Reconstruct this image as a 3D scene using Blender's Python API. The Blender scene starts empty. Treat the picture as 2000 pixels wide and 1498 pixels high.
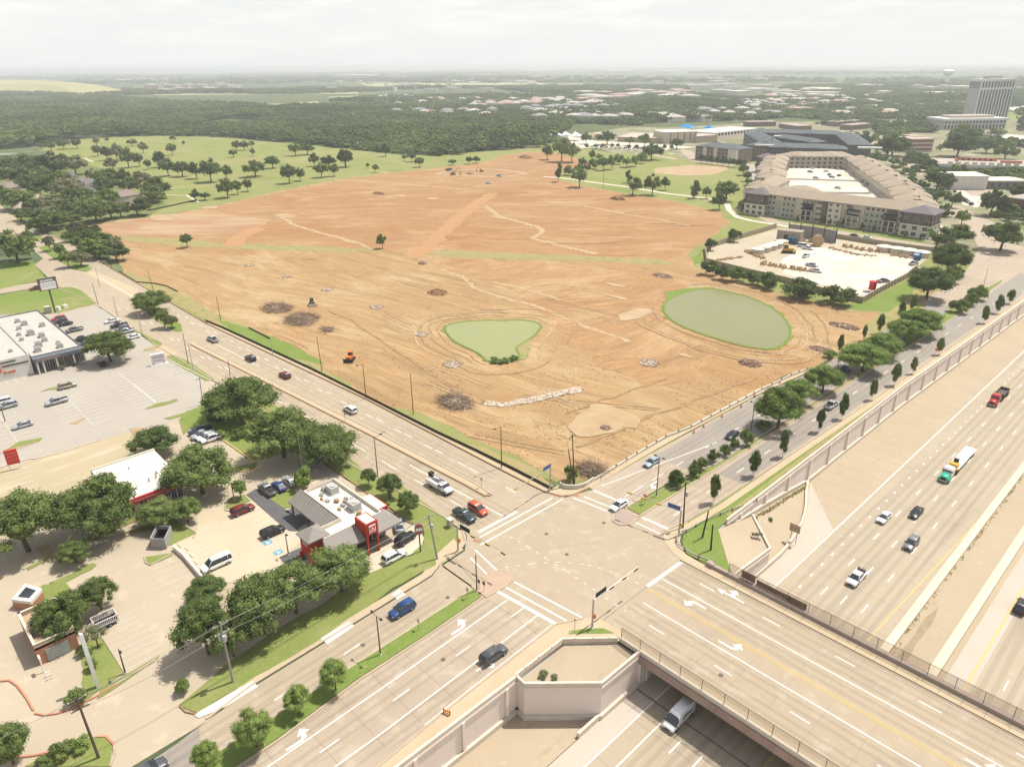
import bpy, bmesh, math, random
import numpy as np
from mathutils import Vector, Matrix, noise
R = math.radians
rnd = random.Random(7)
# ------------------------------------------------------------------ camera, world, sun, exposure
SC = bpy.context.scene
COL = SC.collection
HC = 84.8; PITCH = 0.413885; ROLL = -0.0095065; AZ = R(-46.2); FPX = 1416.27
def _rz(v):
    c, s = math.cos(AZ), math.sin(AZ)
    return Vector((c*v[0]+s*v[1], -s*v[0]+c*v[1], v[2]))
_cp, _sp, _cr, _sr = math.cos(PITCH), math.sin(PITCH), math.cos(ROLL), math.sin(ROLL)
FW = _rz((0, _cp, -_sp)); _u0 = Vector((0, _sp, _cp)); _r0 = Vector((1, 0, 0))
RT = _rz(_cr*_r0+_sr*_u0); UP = _rz(-_sr*_r0+_cr*_u0)
cam = bpy.data.cameras.new('camera'); co = bpy.data.objects.new('camera', cam); COL.objects.link(co)
cam.sensor_width = 36; cam.sensor_fit = 'HORIZONTAL'; cam.lens = FPX/2000*36
cam.clip_start = 1; cam.clip_end = 80000
M = Matrix((RT, UP, -FW)).transposed().to_4x4(); M.translation = (0, 0, HC)
co.matrix_world = M; SC.camera = co
SUN_EL, SUN_AZ = R(63.5), R(61.5)-R(46.2)       # azimuth clockwise from +Y in world axes
W = bpy.data.worlds.new('World'); SC.world = W; W.use_nodes = True
nt = W.node_tree; nt.nodes.clear()
def N(t, **k):
    n = nt.nodes.new(t)
    for a, b in k.items(): setattr(n, a, b)
    return n
sky = N('ShaderNodeTexSky', sky_type='NISHITA', sun_disc=False, sun_elevation=SUN_EL, sun_rotation=SUN_AZ, air_density=1.0, dust_density=3.0, altitude=200)
bg = N('ShaderNodeBackground'); bg.inputs[1].default_value = 1.0
out = N('ShaderNodeOutputWorld'); tc = N('ShaderNodeTexCoord')
mul = N('ShaderNodeVectorMath', operation='SCALE'); mul.inputs[3].default_value = 0.10
sep = N('ShaderNodeSeparateXYZ'); nt.links.new(tc.outputs['Generated'], sep.inputs[0])
nt.links.new(sky.outputs[0], mul.inputs[0])
# thin milky cloud veil, densest towards the horizon, with faint cumulus puffs in it
mp = N('ShaderNodeMapping'); mp.inputs['Scale'].default_value = (3.2, 3.2, 22)
nt.links.new(tc.outputs['Generated'], mp.inputs[0])
no = N('ShaderNodeTexNoise'); no.inputs['Scale'].default_value = 2.6; no.inputs['Detail'].default_value = 7; no.inputs['Roughness'].default_value = .62
nt.links.new(mp.outputs[0], no.inputs['Vector'])
cr = N('ShaderNodeValToRGB'); cr.color_ramp.elements[0].position = .42; cr.color_ramp.elements[1].position = .66
cr.color_ramp.elements[0].color = (.70, .715, .70, 1); cr.color_ramp.elements[1].color = (.86, .835, .79, 1)
nt.links.new(no.outputs[0], cr.inputs[0])
hz = N('ShaderNodeMapRange'); hz.inputs[1].default_value = 0.0; hz.inputs[2].default_value = .10
nt.links.new(sep.outputs[2], hz.inputs[0])
mh = N('ShaderNodeMix', data_type='RGBA'); mh.inputs[6].default_value = (.715, .725, .71, 1)
nt.links.new(hz.outputs[0], mh.inputs[0]); nt.links.new(cr.outputs[0], mh.inputs[7])
fa = N('ShaderNodeMapRange'); fa.inputs[1].default_value = .12; fa.inputs[2].default_value = .75; fa.inputs[3].default_value = .93; fa.inputs[4].default_value = .34
nt.links.new(sep.outputs[2], fa.inputs[0])
mx = N('ShaderNodeMix', data_type='RGBA')
nt.links.new(fa.outputs[0], mx.inputs[0]); nt.links.new(mul.outputs[0], mx.inputs[6]); nt.links.new(mh.outputs[2], mx.inputs[7])
nt.links.new(mx.outputs[2], bg.inputs[0]); nt.links.new(bg.outputs[0], out.inputs[0])
sl = bpy.data.lights.new('sun', 'SUN'); sl.energy = 4.3; sl.angle = R(.5); sl.color = (1, .965, .875)
so = bpy.data.objects.new('sun', sl); COL.objects.link(so)
sd = Vector((math.sin(SUN_AZ)*math.cos(SUN_EL), math.cos(SUN_AZ)*math.cos(SUN_EL), math.sin(SUN_EL)))
so.rotation_euler = sd.to_track_quat('Z', 'Y').to_euler(); so.location = (0, 0, 300)
SC.view_settings.view_transform = 'Standard'; SC.view_settings.look = 'None'; SC.view_settings.gamma = 1
SC.view_settings.exposure = 0.42
SC.render.engine = 'CYCLES'
SC.cycles.max_bounces = 5; SC.cycles.diffuse_bounces = 2; SC.cycles.glossy_bounces = 2; SC.cycles.transmission_bounces = 2; SC.cycles.volume_bounces = 0
# ------------------------------------------------------------------ surveying: picture point -> point on level z
ZT = dict(a=(0,0,2.857),b=(650,0,2.857),c=(1300,80,2.857),d=(0,400,3.744),e=(400,500,3.744),f=(800,500,3.744),g=(0,750,4.28),h=(350,750,4.28),i=(550,880,4.994),j=(0,1050,3.344),k=(350,1050,3.344),l=(800,850,3.744),m=(750,1150,3.636),n=(1200,900,4.28),o=(1550,850,3.744),p=(1200,1150,2.5),q=(1400,580,3.333),r=(1300,400,3.333),s=(1100,600,4.0),F=(0,0,1.),
 t=(1700,250,6.657),u=(1450,280,4.444),v=(1350,220,5.405),w=(140,1130,8.81),x=(0,680,11.11),y=(1380,420,4.545),A=(0,130,4.),B=(0,300,5.714),C=(850,240,5.),D=(980,900,12.5),E=(1200,930,11.525),H=(0,840,5.),I=(60,520,14.98),J=(1100,200,5.))
def px(k, x, y): o = ZT[k]; return (o[0]+x/o[2], o[1]+y/o[2])
def P(k, x, y, z=0.):
    x, y = px(k, x, y)
    d = FW+RT*((x-1000)/FPX)-UP*((y-749)/FPX); t = (z-HC)/d.z
    return Vector((d.x*t, d.y*t, z))
def PP(s, z=0.):
    """'k x y x y | k x y ...' -> list of (x,y)"""
    r = []
    for part in s.split('|'):
        w = part.split(); k = w[0]; v = list(map(float, w[1:]))
        r += [tuple(P(k, v[i], v[i+1], z)[:2]) for i in range(0, len(v), 2)]
    return r
def depth(p): return (Vector(p)-Vector((0, 0, HC))).dot(FW)
def proj(p):
    d = Vector(p)-Vector((0, 0, HC)); zc = d.dot(FW)
    return (1000+FPX*d.dot(RT)/zc, 749-FPX*d.dot(UP)/zc)
# ------------------------------------------------------------------ object helpers
def tag(o, label=None, cat=None, group=None, kind=None):
    if label: o['label'] = label
    if cat: o['category'] = cat
    if group: o['group'] = group
    if kind: o['kind'] = kind
    return o
def empty(name, loc, rz=0., label=None, cat=None, group=None):
    o = bpy.data.objects.new(name, None); COL.objects.link(o); o.location = loc; o.rotation_euler = (0, 0, rz); o.empty_display_size = .1
    return tag(o, label, cat, group)
class MB:
    def __init__(s): s.v = []; s.f = []; s.m = []
    def add(s, vs, fs, m=0):
        b = len(s.v); s.v += [tuple(v) for v in vs]; s.f += [tuple(b+i for i in f) for f in fs]; s.m += [m]*len(fs); return s
    def box(s, x0, x1, y0, y1, z0, z1, m=0):
        return s.add([(x0,y0,z0),(x1,y0,z0),(x1,y1,z0),(x0,y1,z0),(x0,y0,z1),(x1,y0,z1),(x1,y1,z1),(x0,y1,z1)],
            [(3,2,1,0),(4,5,6,7),(0,1,5,4),(1,2,6,5),(2,3,7,6),(3,0,4,7)], m)
    def obox(s, c, sx, sy, z0, z1, a=0., m=0, taper=1.):
        ca, sa = math.cos(a), math.sin(a); vs = []
        for z, t in ((z0, 1.), (z1, taper)):
            for ux, uy in ((-1,-1),(1,-1),(1,1),(-1,1)):
                X, Y = ux*sx/2*t, uy*sy/2*t; vs.append((c[0]+X*ca-Y*sa, c[1]+X*sa+Y*ca, z))
        return s.add(vs, [(3,2,1,0),(4,5,6,7),(0,1,5,4),(1,2,6,5),(2,3,7,6),(3,0,4,7)], m)
    def prism(s, poly, z0, z1, m=0, cap=True):
        n = len(poly)
        vs = [(p[0], p[1], z0) for p in poly]+[(p[0], p[1], z1) for p in poly]
        fs = [(i, (i+1) % n, n+(i+1) % n, n+i) for i in range(n)]
        a = sum(poly[i][0]*poly[(i+1) % n][1]-poly[(i+1) % n][0]*poly[i][1] for i in range(n))
        if a < 0: fs = [f[::-1] for f in fs]
        if cap: fs += [tuple(range(n, 2*n))] if a > 0 else [tuple(range(n, 2*n))[::-1]]
        return s.add(vs, fs, m)
    def tube(s, a, b, r0, r1=None, n=6, m=0, cap=True):
        a, b = Vector(a), Vector(b); r1 = r0 if r1 is None else r1
        d = (b-a); 
        if d.length < 1e-6: return s
        d.normalize(); u = d.orthogonal().normalized(); w = d.cross(u)
        vs = [p+(u*math.cos(2*math.pi*i/n)+w*math.sin(2*math.pi*i/n))*r for p, r in ((a, r0), (b, r1)) for i in range(n)]
        fs = [(i, (i+1) % n, n+(i+1) % n, n+i) for i in range(n)]
        if cap: fs += [tuple(range(n))[::-1], tuple(range(n, 2*n))]
        return s.add(vs, fs, m)
    def cyl(s, c, r, z0, z1, n=16, m=0, r1=None): return s.tube((c[0], c[1], z0), (c[0], c[1], z1), r, r1, n, m)
    def path(s, pts, r, n=5, m=0):
        for a, b in zip(pts, pts[1:]): s.tube(a, b, r, r, n, m)
        return s
    def wallpath(s, pts, th, z0, z1, m=0):
        """upright wall of thickness th along pts (x,y), to the left side; z0/z1 may be lists"""
        n = len(pts); off = []
        for i in range(n):
            a = Vector(pts[max(i-1, 0)][:2]); b = Vector(pts[min(i+1, n-1)][:2]); d = (b-a).normalized(); off.append(Vector((-d.y, d.x))*th)
        vs = []
        for i in range(n):
            p = Vector(pts[i][:2]); q = p+off[i]; a0 = z0[i] if isinstance(z0, (list, tuple)) else z0; a1 = z1[i] if isinstance(z1, (list, tuple)) else z1
            vs += [(p.x, p.y, a0), (q.x, q.y, a0), (q.x, q.y, a1), (p.x, p.y, a1)]
        fs = []
        for i in range(n-1):
            b = 4*i; fs += [(b, b+3, b+7, b+4)[::-1], (b+1, b+5, b+6, b+2)[::-1], (b+3, b+2, b+6, b+7)[::-1]]
        fs += [(0, 1, 2, 3), (4*n-4, 4*n-1, 4*n-2, 4*n-3)]
        return s.add(vs, fs, m)
    def build(s, name, mats, parent=None, smooth=False, loc=None):
        me = bpy.data.meshes.new(name); me.from_pydata([tuple(v) for v in s.v], [], s.f)
        mats = mats if isinstance(mats, (list, tuple)) else [mats]
        for m in mats: me.materials.append(m)
        if len(mats) > 1: me.polygons.foreach_set('material_index', s.m)
        if smooth: me.polygons.foreach_set('use_smooth', [True]*len(s.f))
        me.update()
        o = bpy.data.objects.new(name, me); COL.objects.link(o)
        if parent is not None:
            o.parent = parent
        if loc is not None: o.location = loc
        return o
def mesh_obj(name, verts, faces, mats, parent=None, smooth=False):
    b = MB(); b.v = verts; b.f = faces; b.m = [0]*len(faces); return b.build(name, mats, parent, smooth)
def copy_tree(o, parent=None):
    c = o.copy(); COL.objects.link(c); c.parent = parent
    for ch in o.children: copy_tree(ch, c)
    return c
def subdiv(pts, step, amp, seed=0):
    """fractal rough edge for natural outlines"""
    r = []; n = len(pts)
    for i in range(n):
        a = Vector(pts[i]); b = Vector(pts[(i+1) % n]); L = (b-a).length; k = max(1, int(L/step)); d = (b-a); nn = Vector((-d.y, d.x)).normalized() if L > 0 else Vector((0, 0))
        for j in range(k):
            p = a+d*j/k
            w = noise.noise((p.x/(step*3), p.y/(step*3), seed))*amp*1.4+noise.noise((p.x/step, p.y/step, seed+9))*amp*.8
            p = p+nn*w; r.append((p.x, p.y))
    return r
def smooth_poly(pts, it=2):
    for _ in range(it):
        r = []
        for i in range(len(pts)):
            a, b = pts[i], pts[(i+1) % len(pts)]
            r += [(a[0]*.75+b[0]*.25, a[1]*.75+b[1]*.25), (a[0]*.25+b[0]*.75, a[1]*.25+b[1]*.75)]
        pts = r
    return pts
from mathutils.geometry import tessellate_polygon
def sheet(name, pts, z, mat, kind='structure', label=None, cat=None, group=None):
    tri = tessellate_polygon([[Vector((p[0], p[1], 0)) for p in pts]])
    fs = []
    for t in tri:
        a, b, c = [pts[i] for i in t]
        fs.append(tuple(t) if (b[0]-a[0])*(c[1]-a[1])-(b[1]-a[1])*(c[0]-a[0]) > 0 else tuple(t)[::-1])
    o = mesh_obj(name, [(p[0], p[1], z) for p in pts], fs, mat)
    return tag(o, label, cat, group, kind)
def sheets(name, polys, z, mat, kind='structure'):
    b = MB(); z -= .0012
    for pts in polys:
        z += .0012
        tri = tessellate_polygon([[Vector((p[0], p[1], 0)) for p in pts]]); fs = []
        for t in tri:
            A, B, C = [pts[i] for i in t]
            fs.append(tuple(t) if (B[0]-A[0])*(C[1]-A[1])-(B[1]-A[1])*(C[0]-A[0]) > 0 else tuple(t)[::-1])
        b.add([(p[0], p[1], z) for p in pts], fs)
    return tag(b.build(name, mat), kind=kind)
def strip(pts, w):
    L, Rr = [], []; n = len(pts)
    for i in range(n):
        a = Vector(pts[max(i-1, 0)][:2]); b = Vector(pts[min(i+1, n-1)][:2]); d = (b-a).normalized(); o = Vector((-d.y, d.x))*w/2; p = Vector(pts[i][:2])
        L.append(tuple(p+o)); Rr.append(tuple(p-o))
    return L+Rr[::-1]
def resample(pts, step):
    r = []
    for a, b in zip(pts, pts[1:]):
        a, b = Vector(a[:2]), Vector(b[:2]); k = max(1, int((b-a).length/step)); r += [tuple(a+(b-a)*j/k) for j in range(k)]
    return r+[tuple(pts[-1][:2])]
# ------------------------------------------------------------------ materials
MATS = {}
def mat(name, col, rough=.85, spec=.2, var=None, scale=.3, detail=4, amt=.25, metal=0, bump=0, bscale=None, extra=None, alpha=None, stretch=None, rot=0., warp=0.):
    """Principled; var = second colour mixed in by object/world-space noise"""
    if name in MATS: return MATS[name]
    m = bpy.data.materials.new(name); m.use_nodes = True; t = m.node_tree; b = t.nodes['Principled BSDF']
    c4 = lambda c: (c[0], c[1], c[2], 1)
    b.inputs['Base Color'].default_value = c4(col); b.inputs['Roughness'].default_value = rough
    b.inputs['Specular IOR Level'].default_value = spec; b.inputs['Metallic'].default_value = metal
    if alpha is not None: b.inputs['Alpha'].default_value = alpha
    def mapping(s):
        g = t.nodes.new('ShaderNodeNewGeometry'); mpn = t.nodes.new('ShaderNodeMapping'); mpn.vector_type = 'TEXTURE'; src = g.outputs['Position']
        if warp:
            wn = t.nodes.new('ShaderNodeTexNoise'); wn.inputs['Scale'].default_value = .012; wn.inputs['Detail'].default_value = 2; t.links.new(src, wn.inputs['Vector']); wa = t.nodes.new('ShaderNodeVectorMath'); wa.operation = 'MULTIPLY_ADD'; wa.inputs[1].default_value = (warp,)*3; t.links.new(wn.outputs['Color'], wa.inputs[0]); t.links.new(src, wa.inputs[2]); src = wa.outputs[0]
        t.links.new(src, mpn.inputs[0])
        mpn.inputs['Scale'].default_value = tuple(1/v for v in s); mpn.inputs['Rotation'].default_value = (0, 0, rot); return mpn.outputs[0]
    last = None
    def layer(prev, c2, sc, lo, hi, st=None, det=detail, rg=.6):
        n = t.nodes.new('ShaderNodeTexNoise'); n.inputs['Scale'].default_value = 1; n.inputs['Detail'].default_value = det; n.inputs['Roughness'].default_value = rg
        st = st or (1, 1, 1); t.links.new(mapping((sc*st[0], sc*st[1], sc*st[2])), n.inputs['Vector'])
        mr = t.nodes.new('ShaderNodeMapRange'); mr.inputs[1].default_value = lo; mr.inputs[2].default_value = hi; t.links.new(n.outputs[0], mr.inputs[0])
        x = t.nodes.new('ShaderNodeMix'); x.data_type = 'RGBA'; t.links.new(mr.outputs[0], x.inputs[0])
        if prev is None: x.inputs[6].default_value = c4(col)
        else: t.links.new(prev, x.inputs[6])
        x.inputs[7].default_value = c4(c2); return x.outputs[2]
    if var: last = layer(last, var, scale, .5-amt, .5+amt, stretch)
    for e in (extra or []): last = layer(last, *e)
    if last is not None: t.links.new(last, b.inputs['Base Color'])
    if bump:
        n = t.nodes.new('ShaderNodeTexNoise'); n.inputs['Detail'].default_value = 5
        t.links.new(mapping(tuple((bscale or scale)*s for s in (stretch or (1, 1, 1)))), n.inputs['Vector']); n.inputs['Scale'].default_value = 1
        bp = t.nodes.new('ShaderNodeBump'); bp.inputs['Strength'].default_value = 1; bp.inputs['Distance'].default_value = bump
        t.links.new(n.outputs[0], bp.inputs['Height']); t.links.new(bp.outputs[0], b.inputs['Normal'])
    MATS[name] = m; return m
def leafmat(name, c1, c2, trans=.22):
    m = bpy.data.materials.new(name); m.use_nodes = True; t = m.node_tree; t.nodes.clear()
    o = t.nodes.new('ShaderNodeOutputMaterial'); d = t.nodes.new('ShaderNodeBsdfDiffuse'); tr = t.nodes.new('ShaderNodeBsdfTranslucent'); mxs = t.nodes.new('ShaderNodeMixShader'); mxs.inputs[0].default_value = trans
    g = t.nodes.new('ShaderNodeNewGeometry'); n = t.nodes.new('ShaderNodeTexNoise'); n.inputs['Scale'].default_value = .45; n.inputs['Detail'].default_value = 4
    oi = t.nodes.new('ShaderNodeObjectInfo'); ad = t.nodes.new('ShaderNodeMath'); ad.operation = 'MULTIPLY_ADD'; ad.inputs[1].default_value = .55; ad.inputs[2].default_value = -.27
    t.links.new(oi.outputs['Random'], ad.inputs[0]); a2 = t.nodes.new('ShaderNodeMath'); a2.operation = 'ADD'
    mr = t.nodes.new('ShaderNodeMapRange'); mr.inputs[1].default_value = .3; mr.inputs[2].default_value = .7
    t.links.new(g.outputs['Position'], n.inputs['Vector']); t.links.new(n.outputs[0], mr.inputs[0]); t.links.new(mr.outputs[0], a2.inputs[0]); t.links.new(ad.outputs[0], a2.inputs[1])
    x = t.nodes.new('ShaderNodeMix'); x.data_type = 'RGBA'; x.clamp_factor = True; t.links.new(a2.outputs[0], x.inputs[0]); x.inputs[6].default_value = (*c1, 1); x.inputs[7].default_value = (*c2, 1)
    n2 = t.nodes.new('ShaderNodeTexNoise'); n2.inputs['Scale'].default_value = .012; n2.inputs['Detail'].default_value = 7; t.links.new(g.outputs['Position'], n2.inputs['Vector']); m2 = t.nodes.new('ShaderNodeMapRange'); m2.inputs[1].default_value = .35; m2.inputs[2].default_value = .65; m2.inputs[3].default_value = .72; m2.inputs[4].default_value = 1.28; t.links.new(n2.outputs[0], m2.inputs[0]); vm = t.nodes.new('ShaderNodeVectorMath'); vm.operation = 'SCALE'; t.links.new(x.outputs[2], vm.inputs[0]); t.links.new(m2.outputs[0], vm.inputs[3])
    t.links.new(vm.outputs[0], d.inputs[0]); t.links.new(vm.outputs[0], tr.inputs[0]); t.links.new(d.outputs[0], mxs.inputs[1]); t.links.new(tr.outputs[0], mxs.inputs[2]); t.links.new(mxs.outputs[0], o.inputs[0])
    return m
CONC = mat('concrete', (.40, .325, .25), var=(.335, .27, .205), scale=.05, extra=[((.45, .38, .31), .6, .55, .8), ((.30, .25, .20), .25, .62, .8, (1, 1, 1), 6)])
ROADC = mat('road_concrete', (.372, .302, .218), var=(.325, .26, .185), scale=.035, detail=6, extra=[((.42, .345, .27), .35, .52, .75), ((.295, .235, .178), .7, .60, .80, (.06, 1, 1), 6), ((.29, .235, .18), .12, .58, .72, (1, 1, 1), 7)])
ROADY = mat('frontage_concrete', (.385, .310, .235), var=(.32, .255, .19), scale=.04, detail=6, extra=[((.43, .355, .28), .3, .52, .75), ((.26, .21, .165), .7, .58, .76, (1, .06, 1), 6)])
ASPH = mat('asphalt', (.285, .25, .215), var=(.245, .21, .18), scale=.08, detail=6, extra=[((.32, .285, .25), .9, .55, .8), ((.20, .175, .155), .6, .64, .8, (1, .1, 1), 6)])
FWYC = mat('freeway_concrete', (.39, .322, .238), var=(.345, .282, .205), scale=.05, detail=6, extra=[((.25, .205, .165), .5, .57, .78, (1, .02, 1), 5), ((.42, .36, .29), .5, .6, .8)])
SHLD = mat('shoulder_concrete', (.46, .395, .335), var=(.42, .35, .285), scale=.06, extra=[((.38, .32, .26), .5, .6, .8, (1, .1, 1))])
TANC = mat('slope_paving', (.40, .322, .228), var=(.355, .28, .195), scale=.07, detail=6, extra=[((.31, .24, .165), .5, .6, .8, (1, .3, 1)), ((.47, .385, .29), .9, .6, .8)])
SIDE = mat('sidewalk_concrete', (.46, .365, .25), var=(.40, .31, .20), scale=.2)
KERB = mat('kerb_concrete', (.46, .37, .27), var=(.36, .29, .21), scale=.5)
WALLC = mat('wall_concrete', (.72, .62, .555), var=(.66, .565, .505), scale=.4, extra=[((.58, .49, .435), .5, .6, .8, (1, 1, .15))])
CAPC = mat('cap_concrete', (.60, .53, .44), var=(.52, .45, .36), scale=.5)
LOTC = mat('lot_asphalt', (.375, .335, .285), var=(.33, .29, .245), scale=.04, detail=6, extra=[((.44, .385, .33), .5, .58, .8), ((.27, .235, .20), .7, .66, .82)])
LOTT = mat('lot_tan', (.425, .355, .265), var=(.37, .305, .22), scale=.05, detail=6, extra=[((.50, .41, .30), .3, .56, .8), ((.30, .235, .165), .8, .66, .8)])
LOTW = mat('lot_white', (.56, .50, .42), var=(.47, .39, .30), scale=.03, detail=6, extra=[((.70, .65, .58), .1, .5, .7)])
DARKA = mat('shaded_asphalt', (.115, .11, .11), var=(.09, .088, .09), scale=.3)  # asphalt darkened with the drive-through shade in its colour
WHITE = mat('marking_white', (.72, .69, .63), var=(.58, .53, .46), scale=.9, amt=.35)
FAINT = mat('marking_worn', (.60, .56, .50), var=(.50, .45, .39), scale=1.2, amt=.3)
YELL = mat('marking_yellow', (.62, .42, .14), var=(.52, .37, .16), scale=.6)
REDM = mat('kerb_red', (.42, .16, .10), var=(.45, .22, .14), scale=.8)
BLUEM = mat('marking_blue', (.13, .30, .42))
JOINT = mat('joint_tar', (.13, .11, .095), var=(.2, .165, .13), scale=.8)
BROWNC = mat('kerb_brown', (.30, .19, .11), var=(.24, .15, .09), scale=.6)
GRASS = mat('grass', (.15, .20, .048), var=(.205, .22, .075), scale=.09, detail=6, rough=.95, spec=.05, extra=[((.12, .175, .04), .35, .55, .8), ((.29, .25, .125), .10, .54, .78), ((.235, .24, .085), 2.2, .48, .7)])
GRASSG = mat('grass_green', (.13, .195, .038), var=(.175, .215, .06), scale=.12, detail=6, rough=.95, spec=.05, extra=[((.11, .155, .04), .6, .55, .8), ((.25, .245, .10), 1.8, .52, .75)])
MEADOW = mat('meadow_grass', (.185, .21, .068), var=(.26, .24, .105), scale=.012, detail=8, rough=.95, spec=.05, extra=[((.14, .19, .045), .02, .5, .7, (1, 2, 1)), ((.30, .265, .13), .05, .55, .75, (1, .3, 1), 6), ((.22, .24, .08), .5, .45, .75)])
VERGE = mat('verge_weeds', (.24, .24, .09), var=(.33, .235, .13), scale=.16, detail=7, rough=.95, spec=.05, extra=[((.15, .205, .045), .3, .52, .7), ((.36, .24, .14), .5, .6, .8)])
def dirtmat(name, c, v, rot, k=.06, wp=30):
    d = lambda f: tuple(x*f for x in c); L = (k, 1, 1)
    return mat(name, c, var=v, scale=.012, detail=8, rough=.95, spec=.05, rot=rot, warp=wp, amt=.16, extra=[
        ((c[0]*1.16, c[1]*1.30, c[2]*1.45), .05, .50, .66, (.5, 1, 1), 7, .65), (d(.74), .22, .52, .70, L, 6, .6), (tuple(x*1.22 for x in c), .42, .53, .70, L, 6, .62), (d(.72), .75, .55, .68, (.09, 1, 1), 5, .65),
        (d(.60), 1.5, .60, .74, (.05, 1, 1), 5, .6), ((c[0]*.85, c[1]*.72, c[2]*.62), .03, .55, .68, (.6, 1, 1), 7, .7), (d(.72), .5, .62, .72, (1, 1, 1), 8, .75)], bump=.10, bscale=.6, stretch=(.2, 1, 1))
DIRT1 = dirtmat('dirt_tan', (.350, .230, .120), (.315, .19, .092), R(8))
DIRT2 = dirtmat('dirt_red', (.338, .202, .104), (.305, .168, .08), R(46), .08, 40)
DIRT3 = dirtmat('dirt_brown', (.345, .212, .108), (.31, .172, .082), R(70), .06, 60)
DIRTP = mat('dirt_pale', (.42, .31, .195), var=(.33, .22, .12), scale=.12, detail=7, amt=.2)
DIRTO = mat('dirt_orange', (.40, .20, .08), var=(.33, .205, .11), scale=.4, stretch=(.1, 1, 1), rot=R(10), detail=6)
GRAVEL = mat('gravel', (.43, .36, .285), var=(.33, .22, .14), scale=1.3, detail=6, amt=.22)
POND = mat('pond_water', (.26, .265, .105), rough=.2, spec=.25, var=(.235, .245, .095), scale=.05, bump=.006, bscale=1.5)
POND2 = mat('pond_water_dark', (.20, .195, .08), rough=.2, spec=.25, var=(.18, .18, .072), scale=.04, bump=.006, bscale=1.5)
METAL = mat('galvanised_steel', (.42, .41, .40), rough=.5, metal=.6)
DKPOLE = mat('dark_bronze_pole', (.10, .065, .045), rough=.6)
WOODP = mat('weathered_pole', (.13, .085, .06), var=(.09, .06, .045), scale=1.5, stretch=(1, 1, .1))
GREYP = mat('grey_wood_pole', (.33, .29, .25), var=(.26, .23, .2), scale=1.5, stretch=(1, 1, .1))
BLACK = mat('black_paint', (.02, .02, .022), rough=.5)
SIGY = mat('signal_yellow', (.55, .33, .05), rough=.5)
SIGNW = mat('sign_white', (.75, .74, .72), rough=.5)
SIGNB = mat('sign_blue', (.06, .10, .26), rough=.5)
SIGNR = mat('sign_red', (.50, .035, .03), rough=.5)
ORANGE = mat('safety_orange', (.62, .16, .04), rough=.6)
WIRE = mat('cable', (.30, .29, .27), rough=.5, metal=.3)
TIMBER = mat('raw_timber', (.46, .33, .20), var=(.35, .24, .14), scale=.8)
GLASS = mat('window_glass', (.035, .042, .05), rough=.12, spec=.6)
BARK = mat('bark', (.12, .085, .06), var=(.075, .055, .04), scale=3, stretch=(1, 1, .2), bump=.03)
# ================================================================== SETTING: land, roads, water
def inpoly(x, y, poly):
    c = False; n = len(poly); j = n-1
    for i in range(n):
        xi, yi = poly[i]; xj, yj = poly[j]
        if (yi > y) != (yj > y) and x < (xj-xi)*(y-yi)/(yj-yi)+xi: c = not c
        j = i
    return c
FARLAND = mat('far_land', (.085, .115, .055), var=(.15, .165, .085), scale=.006, detail=9, rough=1, spec=0, stretch=(1, 1, 1), extra=[
    ((.055, .08, .04), .011, .45, .62, (1, 1, 1), 8), ((.36, .33, .29), .014, .60, .70, (1, 1, 1), 8, .7), ((.20, .22, .10), .003, .57, .66, (1, 1, 1), 6), ((.45, .42, .38), .05, .66, .74, (1, 1, 1), 6, .7)])
tag(mesh_obj('ground', [(x, y, 0) for x, y in [(-30000, -900), (-59.2, -900), (-59.2, 67.7), (-53, 74.2), (-49, 74.2), (-49, 101.9), (-51.2, 104), (-58.6, 112.5), (-58.5, 210), (-56, 320), (-51, 450), (-45, 700), (-45, 1200), (30000, 1200), (30000, 40000), (-30000, 40000)]],
    [(0, 1, 2, 3, 4, 5, 6, 7, 8, 9, 10, 11, 12, 13, 14, 15)], FARLAND), kind='structure')
tag(mesh_obj('far_side_ground', [(27, -900, 0), (30000, -900, 0), (30000, 1200, 0), (27, 1200, 0)], [(0, 1, 2, 3)], FARLAND), kind='structure')
ZF = -6.3
sheet('freeway_floor', [(-59.2, -900), (27, -900), (27, 1200), (-45, 1200), (-45, 700), (-51, 450), (-56, 320), (-58.5, 210), (-59.2, 100)], ZF-.02, TANC)
sheet('freeway_carriageway', [(-45.6, -900), (-24, -900), (-24, 1200), (-45.6, 1200)], ZF, FWYC)
sheet('freeway_carriageway_east', [(-15.3, -900), (12, -900), (12, 1200), (-15.3, 1200)], ZF, SHLD)
sheet('freeway_lanes_east', [(-11.6, -900), (8, -900), (8, 1200), (-11.6, 1200)], ZF+.008, FWYC)
sheets('freeway_shoulder', [[(-49, -900), (-45.6, -900), (-45.6, 101), (-49, 101)]] +
       [[(-45.6, 101), (-45.6, 138)]+PP('n 1640 180 1610 330 1570 470 1500 620 1380 750 1220 930', ZF)+[(-49, 101)]], ZF, SHLD)
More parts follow.
